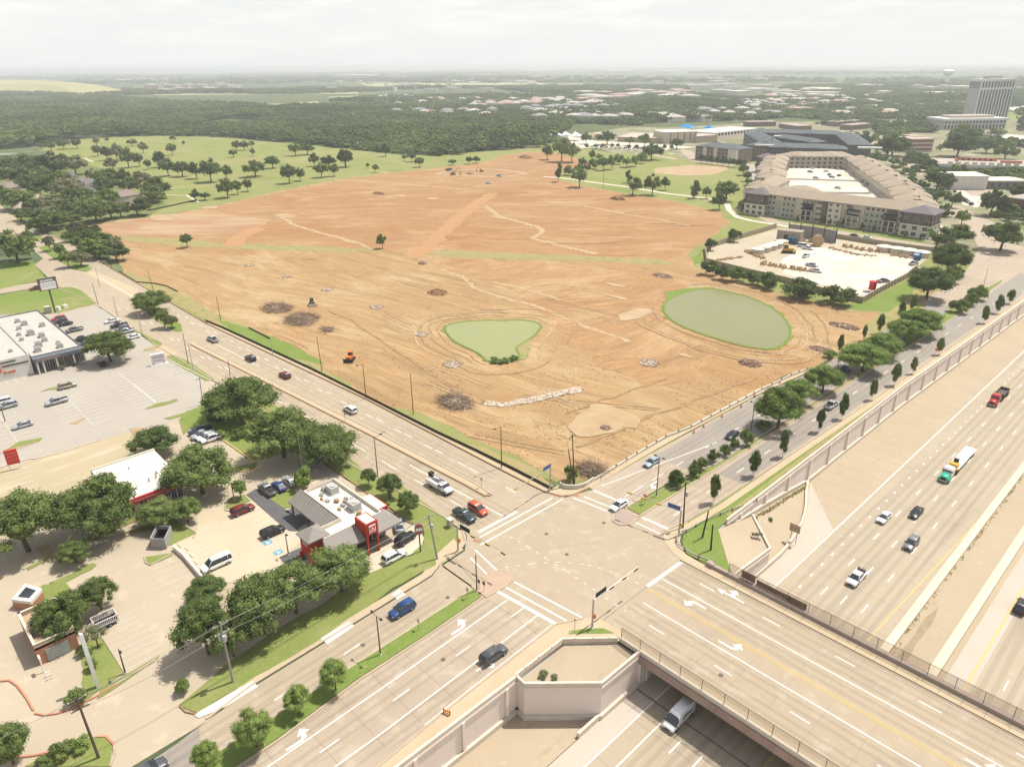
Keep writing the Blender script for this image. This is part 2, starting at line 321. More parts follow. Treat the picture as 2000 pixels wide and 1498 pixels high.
# land cover left of the freeway
meadow = PP('F 70 292 170 270 300 265 430 269 620 286 700 294 800 305 880 300 960 296 1030 286 1090 280') + PP('F 1200 300 1300 300 1365 318 1460 330 1475 400 1600 432 1760 470 1880 505 1925 545') + [(-88, 330), (-86, 102), (-120, 99), (-255, 94), (-330, 95)] + PP('F 190 440 280 425 300 400 250 380 200 330 120 310')
sheet('meadow', subdiv(meadow, 14, 3, 3), .03, MEADOW)
sheet('forest_floor', PP('F -60 300 180 276 300 268 600 286 700 296 850 310 950 296 1090 285 1150 262 1500 262 1900 262 2040 240 2040 195 1000 188 500 182 -100 186'), .012, mat('woodland_floor', (.075, .10, .045), var=(.13, .14, .07), scale=.03, rough=1, spec=0))
sheet('neighbourhood_ground', PP('F -80 330 100 300 200 330 290 390 330 400 280 428 190 440 120 470 0 420 -80 400'), .035, mat('yard_grass', (.11, .15, .045), var=(.2, .19, .1), scale=.06, rough=1, spec=0))
sheet('urban_ground', PP('F 1095 268 1230 248 1300 250 1480 240 1700 235 2060 225 2060 560 1930 545 1880 505 1760 470 1600 432 1475 400 1460 330 1365 318 1200 300'), .028, mat('town_ground', (.145, .155, .075), var=(.36, .31, .24), scale=.025, detail=7, rough=1, spec=0, extra=[((.13, .165, .06), .05, .5, .68), ((.47, .41, .33), .03, .58, .7)]))
dirt = PP('F 165 440 192 470 215 500 235 528 | e 0 395 330 540 480 610 600 650 800 760 950 880 1150 1020 1300 1075 1560 1150 | f 180 1200 420 1330 640 1410 | l 900 215 1040 270 1085 310 1095 345 1180 345 1260 330 | s 330 1325 600 1140 1000 920 1500 650 1740 555 | q 700 420 860 340 1000 270 1100 215 1120 130 1170 60 1120 20 960 30 | F 1640 597 1560 585 1430 545 1358 523 1345 492 1395 458 1424 434 1400 414 1330 396 1230 380 1130 362 1080 349 1078 335 1160 328 1140 312 1085 300 1030 297 975 305 960 314 880 325 760 339 690 347 600 362 500 385 400 408 280 427')
dirt = subdiv(dirt, 5, 1.6, 1)
sheet('dirt_field', dirt, .05, DIRT1)
redz = PP('F 215 470 300 466 455 475 740 489 840 495 1040 500 1300 512 1345 492 1395 458 1424 434 1400 414 1330 398 1230 382 1130 364 1085 350 1080 335 1155 328 1140 313 1085 302 1032 299 977 307 960 316 880 327 760 341 690 349 600 364 500 387 400 410 285 431 185 445')
sheet('dirt_field_upper', subdiv(redz, 6, 2.2, 5), .065, DIRT2)
sheet('dirt_field_east', subdiv(PP('F 830 505 1040 512 1290 530 1350 560 1290 590 1300 640 1400 680 1350 740 1250 760 1150 700 1060 620 980 560'), 6, 4, 8), .063, DIRT3)
sheet('pale_dirt', subdiv(PP('F 170 438 290 425 400 412 520 430 500 455 330 462 230 460'), 7, 5, 2), .075, mat('dirt_mix', (.385, .265, .155), var=(.315, .175, .09), scale=.09, detail=8, stretch=(.3, 1, 1), rot=R(40), amt=.14))
sheets('grass_strip', [subdiv(PP(s), 4, 1.3, i) for i, s in enumerate(['F 225 461 300 463 380 470 455 476 520 478 640 482 740 488 742 494 600 491 460 487 350 480 250 471', 'F 842 493 880 488 950 492 1040 497 1170 501 1300 508 1330 520 1290 517 1170 511 1040 509 930 505 870 501'])], .08, VERGE)
sheets('verge', [subdiv(PP(s), 2.5, .8, i) for i, s in enumerate(['d 850 500 1080 640 1240 710 1800 1000 | e 0 485 700 775 1180 1045 | f 0 1200 560 1498 | l 680 235 1000 385 1030 375 920 240 800 190 560 90 400 60 | f 250 1290 | e 1180 1025 1000 930 760 740 500 600 400 560 230 480 90 440 0 380 | d 1400 680 1130 570 930 490', 'q 700 440 820 360 1000 290 1150 240 1060 300 850 390', 'l 1130 230 1180 220 1240 240 1260 330 1180 345', 'r 880 545 1100 700 1250 640 1280 640 1600 430 1640 480 1900 500 1940 470 2000 440 2000 560 1680 680 1560 740 1420 830 1300 850 1290 780 1400 700 1250 700 1100 700'])], .085, VERGE)
sheets('grass_patch', [subdiv(PP(s), 2, .5, i+4) for i, s in enumerate(['r 1100 650 1280 640 1560 500 1640 480 1600 600 1450 700 1250 690', 'r 1150 90 1560 205 1760 260 1500 225 1110 125', 'e 100 470 320 530 620 640 900 800 560 740 250 590', 'r 170 350 230 310 240 370 190 390'])], .10, GRASSG)
# pale haul tracks and rock-lined swales
for i, (s, w, mt) in enumerate([('f 230 100 350 140 430 200 500 250 700 310 900 360 1100 440 1350 540 1600 625', 1.9, 'p'), ('f 600 185 800 235 1000 290 1100 325', 1.7, 'p'), ('b 850 1150 930 1210 1150 1270 1170 1300 1110 1330 1300 1380 1480 1420', 3.2, 'p'), ('b 0 1005 300 1020 750 1060', 2.6, 'p'), ('b 1400 1150 1600 1190 2000 1260', 2.2, 'p'), ('a 1550 1200 1650 1260 1990 1360', 2.6, 'p'), ('b 0 1315 130 1355 230 1400', 1.8, 'p'), ('b 450 1440 520 1380 600 1310 720 1200 800 1140 900 1080', 9, 'o'), ('b 600 1310 700 1240', 7, 'o'), ('C 0 500 200 465 450 452 650 462 900 500', 5, 'p'), ('C 0 500 300 520 650 532 900 500', 4, 'p'), ('a 1290 1380 1340 1320 1460 1270', 10, 'o'), ('f 0 760 150 850 330 960', 1.0, 'd'), ('e 900 400 1050 460 1150 530 1500 760 1870 1010', .9, 'd'), ('s 0 830 400 700 800 560', 1., 'd'), ('s 100 1100 700 850 1500 560', 1.1, 'd')]):
    q = PP(s); q = resample(q, 4); q = [(a+noise.noise((a*.15, b*.15, i))*1.2, b+noise.noise((a*.15, b*.15, i+5))*1.2) for a, b in q]
    sheet('dirt_track', subdiv(strip(q, w), 1.1 if w < 5 else 2.2, w*(.30 if w < 5 else .16), i), .095+.004*i, {'p': mat('track_pale', (.44, .33, .21), var=(.33, .21, .115), scale=.7, amt=.12), 'o': DIRTO, 'd': mat('track_dark', (.24, .145, .075), var=(.32, .21, .11), scale=.5, amt=.1)}[mt])
blobs = []
def blob(k, x, y, rx, ry, seed=0, n=26):
    c = P(k, x, y); return [(c.x+rx*math.cos(a)*(1+.35*noise.noise((math.cos(a)*1.3, math.sin(a)*1.3, seed))), c.y+ry*math.sin(a)*(1+.35*noise.noise((math.cos(a)*1.3, math.sin(a)*1.3, seed)))) for a in [2*math.pi*q/n for q in range(n)]]
sheets('pale_patch', [blob('a', 930, 1215, 13, 9, 1), blob('a', 1170, 1160, 6, 5, 2), blob('a', 820, 1275, 7, 4, 3), blob('a', 1590, 1205, 8, 5, 4), blob('a', 690, 1235, 6, 5, 5), blob('b', 290, 965, 6, 4, 6), blob('b', 560, 1110, 5, 4, 6), blob('b', 380, 1095, 5, 4, 7), blob('b', 930, 1215, 7, 3, 8), blob('s', 950, 380, 2.5, 1.2, 9), blob('s', 400, 850, 9, 4, 10), blob('f', 1350, 1230, 6, 8, 11), blob('f', 1500, 215, 5, 1.5, 12), blob('f', 1500, 300, 8, 1.2, 13), blob('f', 1650, 430, 4, 9, 14)], .172, DIRTP)
def rocks(name, pts_, n, smax, z0, lab, sp=None, cat='rubble'):
    b = MB(); q = random.Random(len(pts_)+n)
    for _ in range(n):
        i = q.randrange(len(pts_)); x, y, r = pts_[i]; a = q.uniform(0, 6.28); rr = r*math.sqrt(q.random()); s = q.uniform(.3, 1)*smax; t = q.uniform(0, 3)
        b.obox((x+rr*math.cos(a), y+rr*math.sin(a)*(sp or 1)), s, s*q.uniform(.5, 1), z0-.1, z0+s*.45, t, 0, q.uniform(.5, .9))
    o = b.build(name, GRAVEL); return tag(o, lab, cat, kind='stuff')
for (k, x, y, r, n, lab) in [('e', 325, 70, 2.2, 60, 'scattered pale gravel on the field nearest the upper left grass strip'), ('e', 605, 155, 2.2, 70, 'small gravel patch on bare dirt just behind the two brush heaps'), ('e', 895, 250, 2.6, 80, 'gravel patch on bare dirt right of the tracked loader'), ('e', 1255, 375, 2.8, 90, 'gravel patch between the loader and the orange dirt mound'), ('f', 85, 575, 2.7, 110, 'gravel patch left of the small kidney shaped pond'), ('f', 310, 795, 3., 150, 'whitish rubble patch just below left of the small pond'), ('f', 1750, 785, 3.3, 160, 'whitish rubble patch between the two ponds')]:
    c = P(k, x, y); rocks('gravel_patch', [(c.x, c.y, r)], n, .55, .17, lab)
pp = [(a, b, 1.6) for a, b in resample(PP('f 560 1075 660 1090 800 1075 950 1050 1100 1010 1240 985'), 1.5)]
rocks('gravel_band', pp, 300, .4, .17, 'long winding band of white rubble below the small pond')
sheets('gravel_ground', [subdiv(strip(resample(PP('f 550 1075 660 1090 800 1070 950 1045 1100 1005 1250 980'), 3), 3.2), 1.2, .8, 1)]+[blob(k, x, y, r, r*.8, i) for i, (k, x, y, r) in enumerate([('e', 325, 70, 2.), ('e', 605, 155, 2.), ('e', 895, 250, 2.4), ('e', 1255, 375, 2.6), ('f', 85, 575, 2.4), ('f', 310, 795, 2.8), ('f', 1750, 785, 3.)])], .178, mat('gravel_bed', (.50, .45, .39), var=(.36, .26, .17), scale=1.1, detail=7, amt=.14))
# ponds with a weedy bank
p1 = PP('f 262 528 300 505 360 492 480 480 600 476 690 482 760 474 850 477 920 490 958 518 940 545 900 590 850 620 800 650 772 672 775 700 808 738 740 772 640 790 570 768 540 735 500 705 420 668 340 630 290 585')
p2 = PP('F 1296 604 1305 588 1335 574 1365 566 1400 566 1440 575 1490 592 1530 620 1543 648 1535 668 1512 682 1480 681 1440 673 1395 660 1345 643 1310 625')
def outset(pts, d):
    c = Vector((sum(p[0] for p in pts)/len(pts), sum(p[1] for p in pts)/len(pts))); r = []; n = len(pts)
    a = sum(pts[i][0]*pts[(i+1) % n][1]-pts[(i+1) % n][0]*pts[i][1] for i in range(n)); s = 1 if a > 0 else -1
    for i in range(n):
        t = (Vector(pts[(i+1) % n])-Vector(pts[i-1])).normalized(); r.append((pts[i][0]+t.y*d*s, pts[i][1]-t.x*d*s))
    return r
p1s, p2s = smooth_poly(p1), smooth_poly(p2)
for nm, ps, m_, d0 in (('small_pond', p1s, POND, 1.0), ('large_pond', p2s, POND2, 1.15)):
    sheet(nm+'_bank', subdiv(outset(ps, d0*.8), 1.0, 1.5, 3), .18, GRASSG)
    b = MB(); o_ = outset(ps, d0*.85); n = len(ps)
    vs = [(x, y, .17) for x, y in o_]+[(x*.5+u*.5, y*.5+v*.5, .5) for (x, y), (u, v) in zip(o_, ps)]+[(x, y, .16) for x, y in ps]
    for i in range(n):
        j = (i+1) % n; b.f += [(i, j, n+j, n+i), (n+i, n+j, 2*n+j, 2*n+i)]
    b.v = vs; b.m = [0]*len(b.f); tag(b.build(nm+'_shore', GRASSG, smooth=True), kind='structure')
    sheet(nm, ps, .20, m_)
DTD, DTP = MATS['track_dark'], MATS['track_pale']
q_ = random.Random(6)
for ps, dd, e0 in ((p1s, (3.4, 4.6, 6.2, 7.8, 9.6, 11.5, 13.5), 1), (p2s, (4.2, 6.0, 8.2, 10.5, 13), 2)):
    for j, d_ in enumerate(dd):
        r = outset(ps, d_); n = len(r); a0 = q_.randrange(n); m_ = int(n*q_.uniform(.25, .7)); seg = [r[(a0+i) % n] for i in range(m_)]
        seg = [(a+noise.noise((a*.1, b*.1, j))*1.5, b+noise.noise((a*.1, b*.1, j+4))*1.5) for a, b in resample(seg, 2)]
        sheet('dirt_track', subdiv(strip(seg, q_.uniform(.35, .8)), 1.2, .18, j), .12+.004*j+.03*(e0-1), DTD if j % 2 == 0 else DTP)
for j in range(28):
    c = P('F', q_.uniform(300, 1500), q_.uniform(340, 860)); c2 = (c.x, c.y); ang = R(8)+q_.gauss(0, .25) if proj(c)[1] > 500 else R(46)+q_.gauss(0, .2); L_ = q_.uniform(10, 45); cv = q_.uniform(-.25, .25)
    seg = []; p_ = Vector(c2)
    for i in range(int(L_/2)): seg.append(tuple(p_)); p_ = p_+Vector((math.cos(ang), math.sin(ang)))*2; ang += cv*.12
    if all(inpoly(x, y, dirt) for x, y in seg[::3]+seg[-1:]) and not any(inpoly(x, y, outset(pp_, 3)) for x, y in seg[::2] for pp_ in (p1s, p2s)):
        for off in (-.9, .9): sheet('dirt_track', subdiv(strip([(x, y+off) for x, y in seg], .42), 1.2, .15, j), .125+.001*j, DTD if j % 3 else DTP)
cb_ = MB(); n_c = 0
while n_c < 5200:
    c = P('F', q_.uniform(150, 1700), 330+600*q_.random()**.8); 
    if not inpoly(c.x, c.y, dirt) or noise.noise((c.x*.05, c.y*.05, 2)) < q_.uniform(-.35, .25) or inpoly(c.x, c.y, p1s) or inpoly(c.x, c.y, p2s): continue
    s = q_.uniform(.12, .42); a_ = q_.uniform(0, 3); z_ = s*.45
    cb_.add([(c.x+s*math.cos(a_+k*2.1), c.y+s*.6*math.sin(a_+k*2.1), .06) for k in range(3)]+[(c.x, c.y, .07+z_)], [(0, 1, 3), (1, 2, 3), (2, 0, 3)]); n_c += 1
tag(cb_.build('dirt_clods', mat('clods', (.22, .135, .08), var=(.34, .23, .14), scale=.3)), 'loose clods and roots scattered over the bare dirt field', 'clods', kind='stuff')
sheet('pond_inlet_bank', subdiv(PP('f 772 690 800 645 850 620 890 610 880 700 850 760 808 760 815 735'), 1, .3, 3), .22, VERGE)
sheet('pond_inflow', subdiv(PP('r 0 570 140 545 300 540 330 550 200 560 80 600 0 640'), 1.5, .7, 3), .19, GRASSG)
# clearings, lawns east
sheet('bare_clearing', subdiv(PP('c -60 712 150 693 330 704 345 722 260 748 120 752 -60 740'), 5, 2, 1), .06, DIRTP)
sheets('lawn_east', [subdiv(PP(s), 6, 1, 1) for s in ['b 1400 1000 1600 950 1960 890 | c 200 690 420 690 450 830 400 900 270 900 0 840 -150 810', 'c 1240 360 1560 345 1660 370 1650 420 1500 440 1300 400', 'c 1880 400 2000 400 2000 450 1900 440']], .055, MEADOW)
# paths and streets
def road(name, pts, w, z, m, kerb=True):
    q = resample(pts, 8); sheet(name, strip(q, w), z, m)
sheets('path', [strip(resample(PP(s), 5), w) for s, w in [('C 1060 528 1200 538 1350 556 1550 585 1850 625 | c 0 852 250 882 340 905 355 945 400 985 480 1005 640 1030 740 1050', 3.6), ('c 1500 1010 1560 1080 1640 1090', 4), ('a 470 885 520 905', 2), ('a 920 1090 1040 1092 1110 1130', 1.6)]], .09, CAPC)
sheet('apartment_street', strip(resample([(-222, 424), (-200, 403), (-160, 400), (-112, 398), (-90, 392)], 6), 8), .10, ROADY)
sheet('access_street', strip(resample(PP('c 470 690 520 740 540 800 500 880'), 6), 13), .10, LOTC)
sheets('side_streets', [strip(resample(PP(s), 10), w) for s, w in [('J 60 460 300 440 700 430 1000 430 1200 480 1320 580 1700 620', 12), ('J 700 500 900 520 1100 560', 8), ('c 1150 600 1180 560 1240 490 1260 470', 12), ('c 1620 960 1740 1040 1850 1130 2000 1190', 12), ('c 1600 830 1700 800 1800 870', 20), ('t 400 380 560 380 650 560 500 620', 16), ('t 0 250 120 180 180 80 230 0', 14)]], .085, ROADY)
sheets('town_parking', [PP(s) for s in ['t 1000 570 2000 650 2000 720 1000 640', 't 1040 810 1500 830 1500 950 1380 1040 1200 1000 1100 850', 'c 1660 500 2000 530 2000 575 1650 560', 'c 1880 290 2000 300 2000 400 1900 380', 'J 40 330 320 380 740 400 1300 440 1000 470 100 440']], .087, LOTW)
# ---- arterial (runs along X)
z = .12
sheet('arterial_road', [(-57, 76), (-59, 76), (-59.6, 70), (-60.2, 66), (-88, 66), (-88.5, 72), (-92, 75.6), (-99.7, 76.6), (-132, 74.8), (-200, 73), (-246, 71.9), (-305, 72), (-312, 70), (-330, 69), (-362, 69), (-400, 71), (-410, 77), (-436, 78.6), (-500, 76.8), (-640, 72), (-900, 60), (-900, 78), (-640, 93), (-600, 97.2), (-536, 93), (-490, 89.5), (-470, 95), (-436, 96.2), (-362, 94.2), (-256, 92.6), (-160, 97), (-104, 97.3), (-92, 97.6), (-87.5, 99.5), (-86.5, 103), (-84, 110), (-64, 110), (-64, 103), (-62, 101), (-57, 98.5)], z, ROADC)
medY = lambda x: (88.6-(-100-x)*.046 if x > -140 else 86.8-(-140-x)*.060) if x > -240 else 81.2
med = [(x, medY(x)) for x in range(-239, -99, 6)]
sheet('median_paving', strip([(-240, 81.1)]+med[1:]+[(-100.3, 88.5)], 1.7), z+.10, SIDE)
def kerbline(name, pts, w=.3, h=.16, m=KERB, z0=.08):
    b = MB(); b.wallpath(pts, w, z0, z0+h+.04); return tag(b.build(name, m), kind='structure')
kerbline('median_kerb', [(x, medY(x)-1.0) for x in range(-238, -100, 6)]+[(-99.9, 87.4), (-99.2, 88.4)], .35, .2, BROWNC)
kerbline('median_kerb_north', [(x, medY(x)+.9) for x in range(-238, -100, 6)]+[(-99.2, 88.8)], .25, .2)
kerbline('arterial_kerb_north', [(-480, 93), (-436, 96.4), (-362, 94.4), (-256, 92.8), (-220, 94.5), (-160, 97.2), (-104, 97.5), (-92, 97.8), (-88.3, 99.1), (-86.9, 101.2), (-86.3, 106)], .3, .16, BROWNC)
sheet('arterial_sidewalk_north', [(-256, 93.1), (-220, 94.8), (-160, 97.5), (-104, 97.8), (-91.9, 98.1), (-91.5, 100.2), (-104, 99.4), (-160, 98.6), (-220, 95.8), (-256, 94.1)], z+.03, SIDE)
kerbline('arterial_kerb_south', [(-305, 71.8), (-246, 71.5), (-132, 74.4), (-99.7, 76.2), (-94, 75.9), (-90.5, 73.7), (-89, 70)], .3, .16)
# grassy island with trees further up the arterial
isl = [PP('d 950 735 1080 760 1240 850 1360 915 1290 945 1140 870 1000 800', 0), PP('d 270 315 400 380 | B 640 1180 560 1130 420 1060 440 1045', 0), PP('B 430 880 480 860 560 900 480 915')]
sheets('median_grass', [[(-297, 83.5), (-302, 87.6), (-290, 87.9), (-262, 86), (-254, 83.4), (-256, 81.4), (-275, 81.2)], [(-368, 84.5), (-372, 88.3), (-405, 86.5), (-442, 87), (-440, 82), (-405, 80.9), (-375, 82)], [(-452, 90), (-462, 86), (-480, 86), (-478, 90)]], z+.12, GRASSG)
sheets('road_patch', [PP('d 700 490 1010 620 980 690 620 500'), PP('d 1180 1020 1300 1090 1220 1110 1120 1060'), PP('D 0 0 1 1 2 0')], z+.006, SIDE)
# ---- frontage road, lower left
sheet('frontage_road', [(-88.5, 66.2), (-87, 62.9), (-85.6, 28), (-83.6, 16), (-82, 0), (-78, -120), (-59.5, -120), (-60.6, 35), (-61, 66.2)], z-.004, ROADY)
sheet('frontage_service_lane', [(-88.6, 66.3), (-87, 62.9), (-85.6, 28), (-83.6, 16), (-82, 0), (-80, -60), (-76, -60), (-77.4, 0), (-78.4, 20.4), (-78.7, 39.9), (-79.3, 66.3)], z, ROADC)
sheet('asphalt_service_lane', [(-84.2, 19.2), (-83.6, 16), (-82, 0), (-80, -60), (-76.2, -60), (-77.4, 0), (-78.3, 17.2)], z+.006, ASPH)
sheet('old_concrete_patch', [(-74, 21), (-74, 14), (-66, 13), (-66, 21)], z+.002, mat('patch_grey', (.36, .33, .29), var=(.31, .28, .24), scale=.3))
sheet('median_strip', [(-79.1, 65.6), (-78.5, 39.9), (-78.2, 20.4), (-77.2, 0), (-76, -60), (-74, -60), (-74.2, 0), (-74.5, 20.2), (-74.6, 26), (-75.9, 40), (-76, 54), (-76.6, 65.6)], z+.14, GRASSG)
kerbline('strip_kerb_north', [(-79.3, 65.8), (-78.75, 39.9), (-78.45, 20.4), (-77.5, 0), (-76.2, -60)], .28, .17)
kerbline('strip_kerb_south', [(-76.4, 65.8), (-75.85, 54), (-75.7, 40), (-74.4, 26), (-74.3, 20.2), (-74, 0), (-73.8, -60)], .28, .17)
sheet('median_nose', [(-79.4, 66), (-80.2, 68.5), (-80.2, 71.3), (-79.3, 73), (-77.5, 73.4), (-76, 72.4), (-75.7, 70), (-76, 66)], z+.13, mat('nose_paving', (.42, .30, .22), var=(.37, .27, .2), scale=.5))
kerbline('nose_kerb', [(-79.4, 66), (-80.2, 68.5), (-80.2, 71.3), (-79.3, 73), (-77.5, 73.4), (-76, 72.4), (-75.7, 70), (-76, 66)], .25, .17)
kerbline('frontage_kerb_north', [(-89, 70), (-88.7, 66.3), (-87.2, 62.9), (-85.9, 28), (-84.6, 20.5)], -.3, .16)
sheet('frontage_sidewalk_north', [(-88.9, 72), (-88.9, 66), (-87.5, 62.9), (-86.2, 28), (-85.2, 21), (-86.2, 21.4), (-87.6, 30), (-88.8, 62), (-91.6, 68), (-93, 73)], z+.04, SIDE)
sheets('new_sidewalk_slab', [PP(s) for s in ['k 1390 375 1440 340 1480 375 1425 408', 'k 925 660 1110 550 1145 580 970 700', 'k 95 1160 480 940 518 975 300 1110 130 1180']], z+.05, mat('new_concrete', (.66, .62, .55), var=(.6, .56, .49), scale=.4))
kerbline('frontage_kerb_south', [(-60.7, 74.1), (-63, 69.8), (-62.2, 46), (-61.4, 34.7), (-60.6, 10), (-60, -60)], .25, .16)
sheet('frontage_sidewalk_south', [(-60.4, 74.6), (-62.8, 69.8), (-62, 46), (-61.2, 34.7), (-60.4, 10), (-59.8, -60), (-59.1, -60), (-59.2, 67.7), (-53.2, 74.1), (-53, 76.2), (-58.8, 76)], z+.05, SIDE)
sheet('corner_paving_west', [(-98, 75.2), (-94, 75.8), (-92, 75.4), (-90.3, 73.6), (-88.8, 71), (-88.4, 65), (-92, 65), (-95, 71)], z+.033, SIDE)
sheet('merge_road', [(-84, 296), (-57.5, 296), (-57, 385), (-70, 430), (-94, 430), (-84, 380)], z-.006, ROADY)
sheet('merge_island', PP('c 1700 1429 1770 1395 1860 1345 1880 1335 1870 1350 1800 1400 1760 1440'), z+.14, GRASS)
sheet('corner_grass', PP('m 1305 325 1350 300 1440 285 1560 285 1640 320'), z+.08, GRASSG)
# ---- frontage road, upper right
sheet('frontage_road_north', [(-86.4, 106), (-86, 134), (-84.6, 176), (-81.5, 207), (-80.3, 287), (-82, 333), (-86, 360), (-95, 410), (-118, 470), (-150, 520), (-140, 530), (-104, 480), (-84, 420), (-76, 372), (-72.4, 322), (-72.3, 285), (-71.2, 240), (-70.8, 170), (-71.8, 135), (-75.8, 118.5), (-76, 106)], z+.002, ROADY)
sheets('frontage_asphalt', [[(-84.6, 127), (-84.4, 176), (-81.5, 207), (-80.3, 287), (-80.3, 300), (-72.3, 300), (-71.2, 240), (-70.9, 170), (-72, 128)], [(-69.8, 131), (-69.8, 240), (-68.4, 330), (-68.5, 372), (-62.5, 372), (-59, 330), (-61, 250), (-62.8, 170), (-63.7, 131)]], z+.008, ASPH)
sheet('frontage_road_south', [(-72.1, 104), (-71.4, 136), (-70.6, 170), (-70.6, 240), (-68.8, 330), (-69, 382), (-80, 430), (-60, 460), (-58, 382), (-57.5, 330), (-60.8, 193), (-63.4, 120), (-64.5, 104)], z+.001, ROADY)
sheet('median_planting', [(-75.6, 105.4), (-75.3, 118), (-72.2, 134), (-71.4, 170), (-71.6, 240), (-72.6, 285), (-72.6, 318), (-68.9, 330), (-68.7, 285), (-69.3, 245), (-70.4, 201), (-70.7, 168), (-71.2, 138), (-72.1, 105.4)], z+.13, GRASS)
kerbline('planting_kerb_south', [(-72, 104.6), (-71, 138), (-70.5, 168), (-70.2, 201), (-69.1, 245), (-68.5, 285), (-68.7, 330)], .3, .2)
kerbline('planting_kerb_north', [(-75.8, 105), (-75.5, 118), (-72.5, 134), (-71.7, 170), (-71.9, 240), (-72.9, 285)], .3, .2)
sheet('median_mulch', [(-71.6, 158), (-71.6, 236), (-69.8, 236), (-70.6, 158)], z+.15, mat('mulch', (.28, .19, .12), var=(.2, .2, .08), scale=.6))
sheet('median_nose_east', [(-76.2, 104.4), (-76.5, 101.6), (-75, 99.6), (-73, 99.4), (-71.6, 101), (-71.6, 104.4)], z+.13, mat('nose_brick', (.36, .27, .22), var=(.3, .23, .19), scale=.8))
kerbline('nose_kerb_east', [(-76.2, 104.4), (-76.5, 101.6), (-75, 99.6), (-73, 99.4), (-71.6, 101), (-71.6, 104.4)], .3, .17)
sheet('corner_paving_north', [(-91.5, 98), (-88.2, 99.1), (-86.8, 101.2), (-86.3, 106), (-86.4, 134), (-85, 176), (-82, 207), (-83.2, 207), (-87, 180), (-88, 136), (-87.6, 109), (-87.3, 105), (-89, 102.6), (-92, 102)], z+.05, SIDE)
sheet('grass_strip_east', [(-64.2, 110.5), (-63.3, 119.6), (-60.9, 193), (-57.4, 330), (-57, 390), (-55.6, 390), (-56.6, 330), (-58.6, 250), (-58.6, 120), (-58.7, 112.7), (-61, 110)], z+.07, GRASSG)
sheet('bank_weeds_east', [(-60.3, 118), (-60.2, 190), (-58.7, 230), (-58.6, 118)], z+.083, VERGE)
sheet('sidewalk_east', strip(resample([(-64.5, 104.5), (-63.2, 109), (-62.2, 120), (-61.3, 160), (-60.1, 200), (-58.6, 260), (-56.6, 340), (-55.6, 400)], 10), 1.5), z+.10, SIDE)
kerbline('frontage_kerb_east', [(-65.2, 104.3), (-64.3, 112), (-63.6, 120), (-61.1, 193), (-57.7, 330)], .3, .17)
sheet('corner_paving_east', [(-65.4, 103.6), (-63.6, 101.4), (-60.4, 99.6), (-56.6, 98.7), (-54, 98.6), (-54, 100.6), (-58.5, 101), (-61.4, 103.4), (-63.3, 107), (-64.8, 107)], z+.05, SIDE)
sheet('corner_lawn_east', [(-62.8, 108.6), (-62.3, 106), (-61, 103.6), (-58.3, 101.2), (-53.5, 101), (-49.4, 101.9), (-51.2, 104), (-58.6, 112.5), (-58.7, 116), (-61.2, 119)], z+.04, GRASSG)
# ---- lots west of the intersection
sheet('commercial_pavement', [(-345, 71.5), (-246, 71.3), (-132, 74.2), (-104, 75.6), (-90, 60), (-86.4, 28), (-84.4, 20.4), (-84, 0), (-84, -60), (-345, -60)], .06, LOTT)
acelot = PP('F 96 618 185 599 200 604 310 680 330 698 352 715 400 738 396 800 330 826 245 846 190 862 100 886 0 915 -90 945 -90 600')
sheet('hardware_store_lot', acelot, .09, LOTC)
sheet('dry_lot', PP('g 0 710 300 630 830 460 1060 390 1150 460 1250 570 780 740 800 900 560 900 0 1010 -200 1050 -200 760'), .085, mat('worn_lot', (.40, .325, .22), var=(.36, .30, .18), scale=.05, detail=7, extra=[((.50, .42, .31), .3, .55, .75, (1, .15, 1))]))
sheet('restaurant_lot', PP('h 380 1040 440 960 580 930 620 960 1000 1280 1020 1330 850 1450 | k 830 160 640 190 300 300 160 270 0 80 | h -80 1330 150 1250 160 1000'), .088, mat('lot_cream', (.50, .425, .31), var=(.44, .36, .25), scale=.08, extra=[((.36, .29, .21), .5, .62, .8)]))
GL = ['d 0 430 140 425 240 412 260 450 340 545 200 575 0 620 -200 660', 'd -200 700 0 665 200 632 400 612 520 605 580 622 640 665 705 725 560 760 440 795 330 795 0 808 -200 850', 'd 790 780 860 830 930 880 1190 1020 1150 1050 1050 1075 1060 1060 1140 1035', 'd 1220 1110 1280 1105 1400 1160 1570 1280 1500 1290 1350 1200 1230 1130',
 'h 0 300 60 230 200 180 720 120 1130 400 1000 560 640 640 560 620 380 490 330 430 230 330 100 370 30 430', 'h 470 720 500 690 650 660 640 700 560 735', 'h 740 960 940 870 990 930 970 1030 860 1040', 'h 380 1040 440 950 540 930 600 980 440 1050',
 'i 400 130 640 60 700 110 850 230 1180 350 1350 480 1640 690 1725 770 1740 900 1700 970 1500 1080 1200 1230 950 1400 800 1498 500 1498 700 1330 1250 1040 1390 900 1390 800 1290 720', 'k 1672 20 1672 180 1400 330 930 660 500 910 280 1040 130 1150 40 1130 0 1095 60 1040 350 800 700 560 950 430 1200 250 1500 120',
 'g 1000 1260 1420 1110 1640 1250 1430 1350 1300 1360 1420 1200', 'g 720 1290 1160 1090 1210 1110 800 1310', 'j 205 420 280 310 430 290 480 360 380 420', 'j 320 300 600 170 630 180 600 210 400 310', 'j 940 130 1120 105 1130 115 970 185', 'j 540 950 530 700 650 640 810 880 700 960 560 1060', 'j 660 990 1035 770 1045 790 880 900 640 1060', 'j 430 1090 480 1010 600 960 640 1000 570 1070', 'j 160 1498 340 1400 600 1310 690 1310 740 1370 720 1498', 'g 330 70 420 35 500 20 590 45 430 50', 'g 20 570 150 490 360 450 340 480 150 530', 'g 1210 215 1310 165 1400 150 1480 125 1490 145 1400 175', 'g 1370 290 1560 240 1590 250 1420 300', 'j 170 200 300 140 340 120 290 160 190 215']
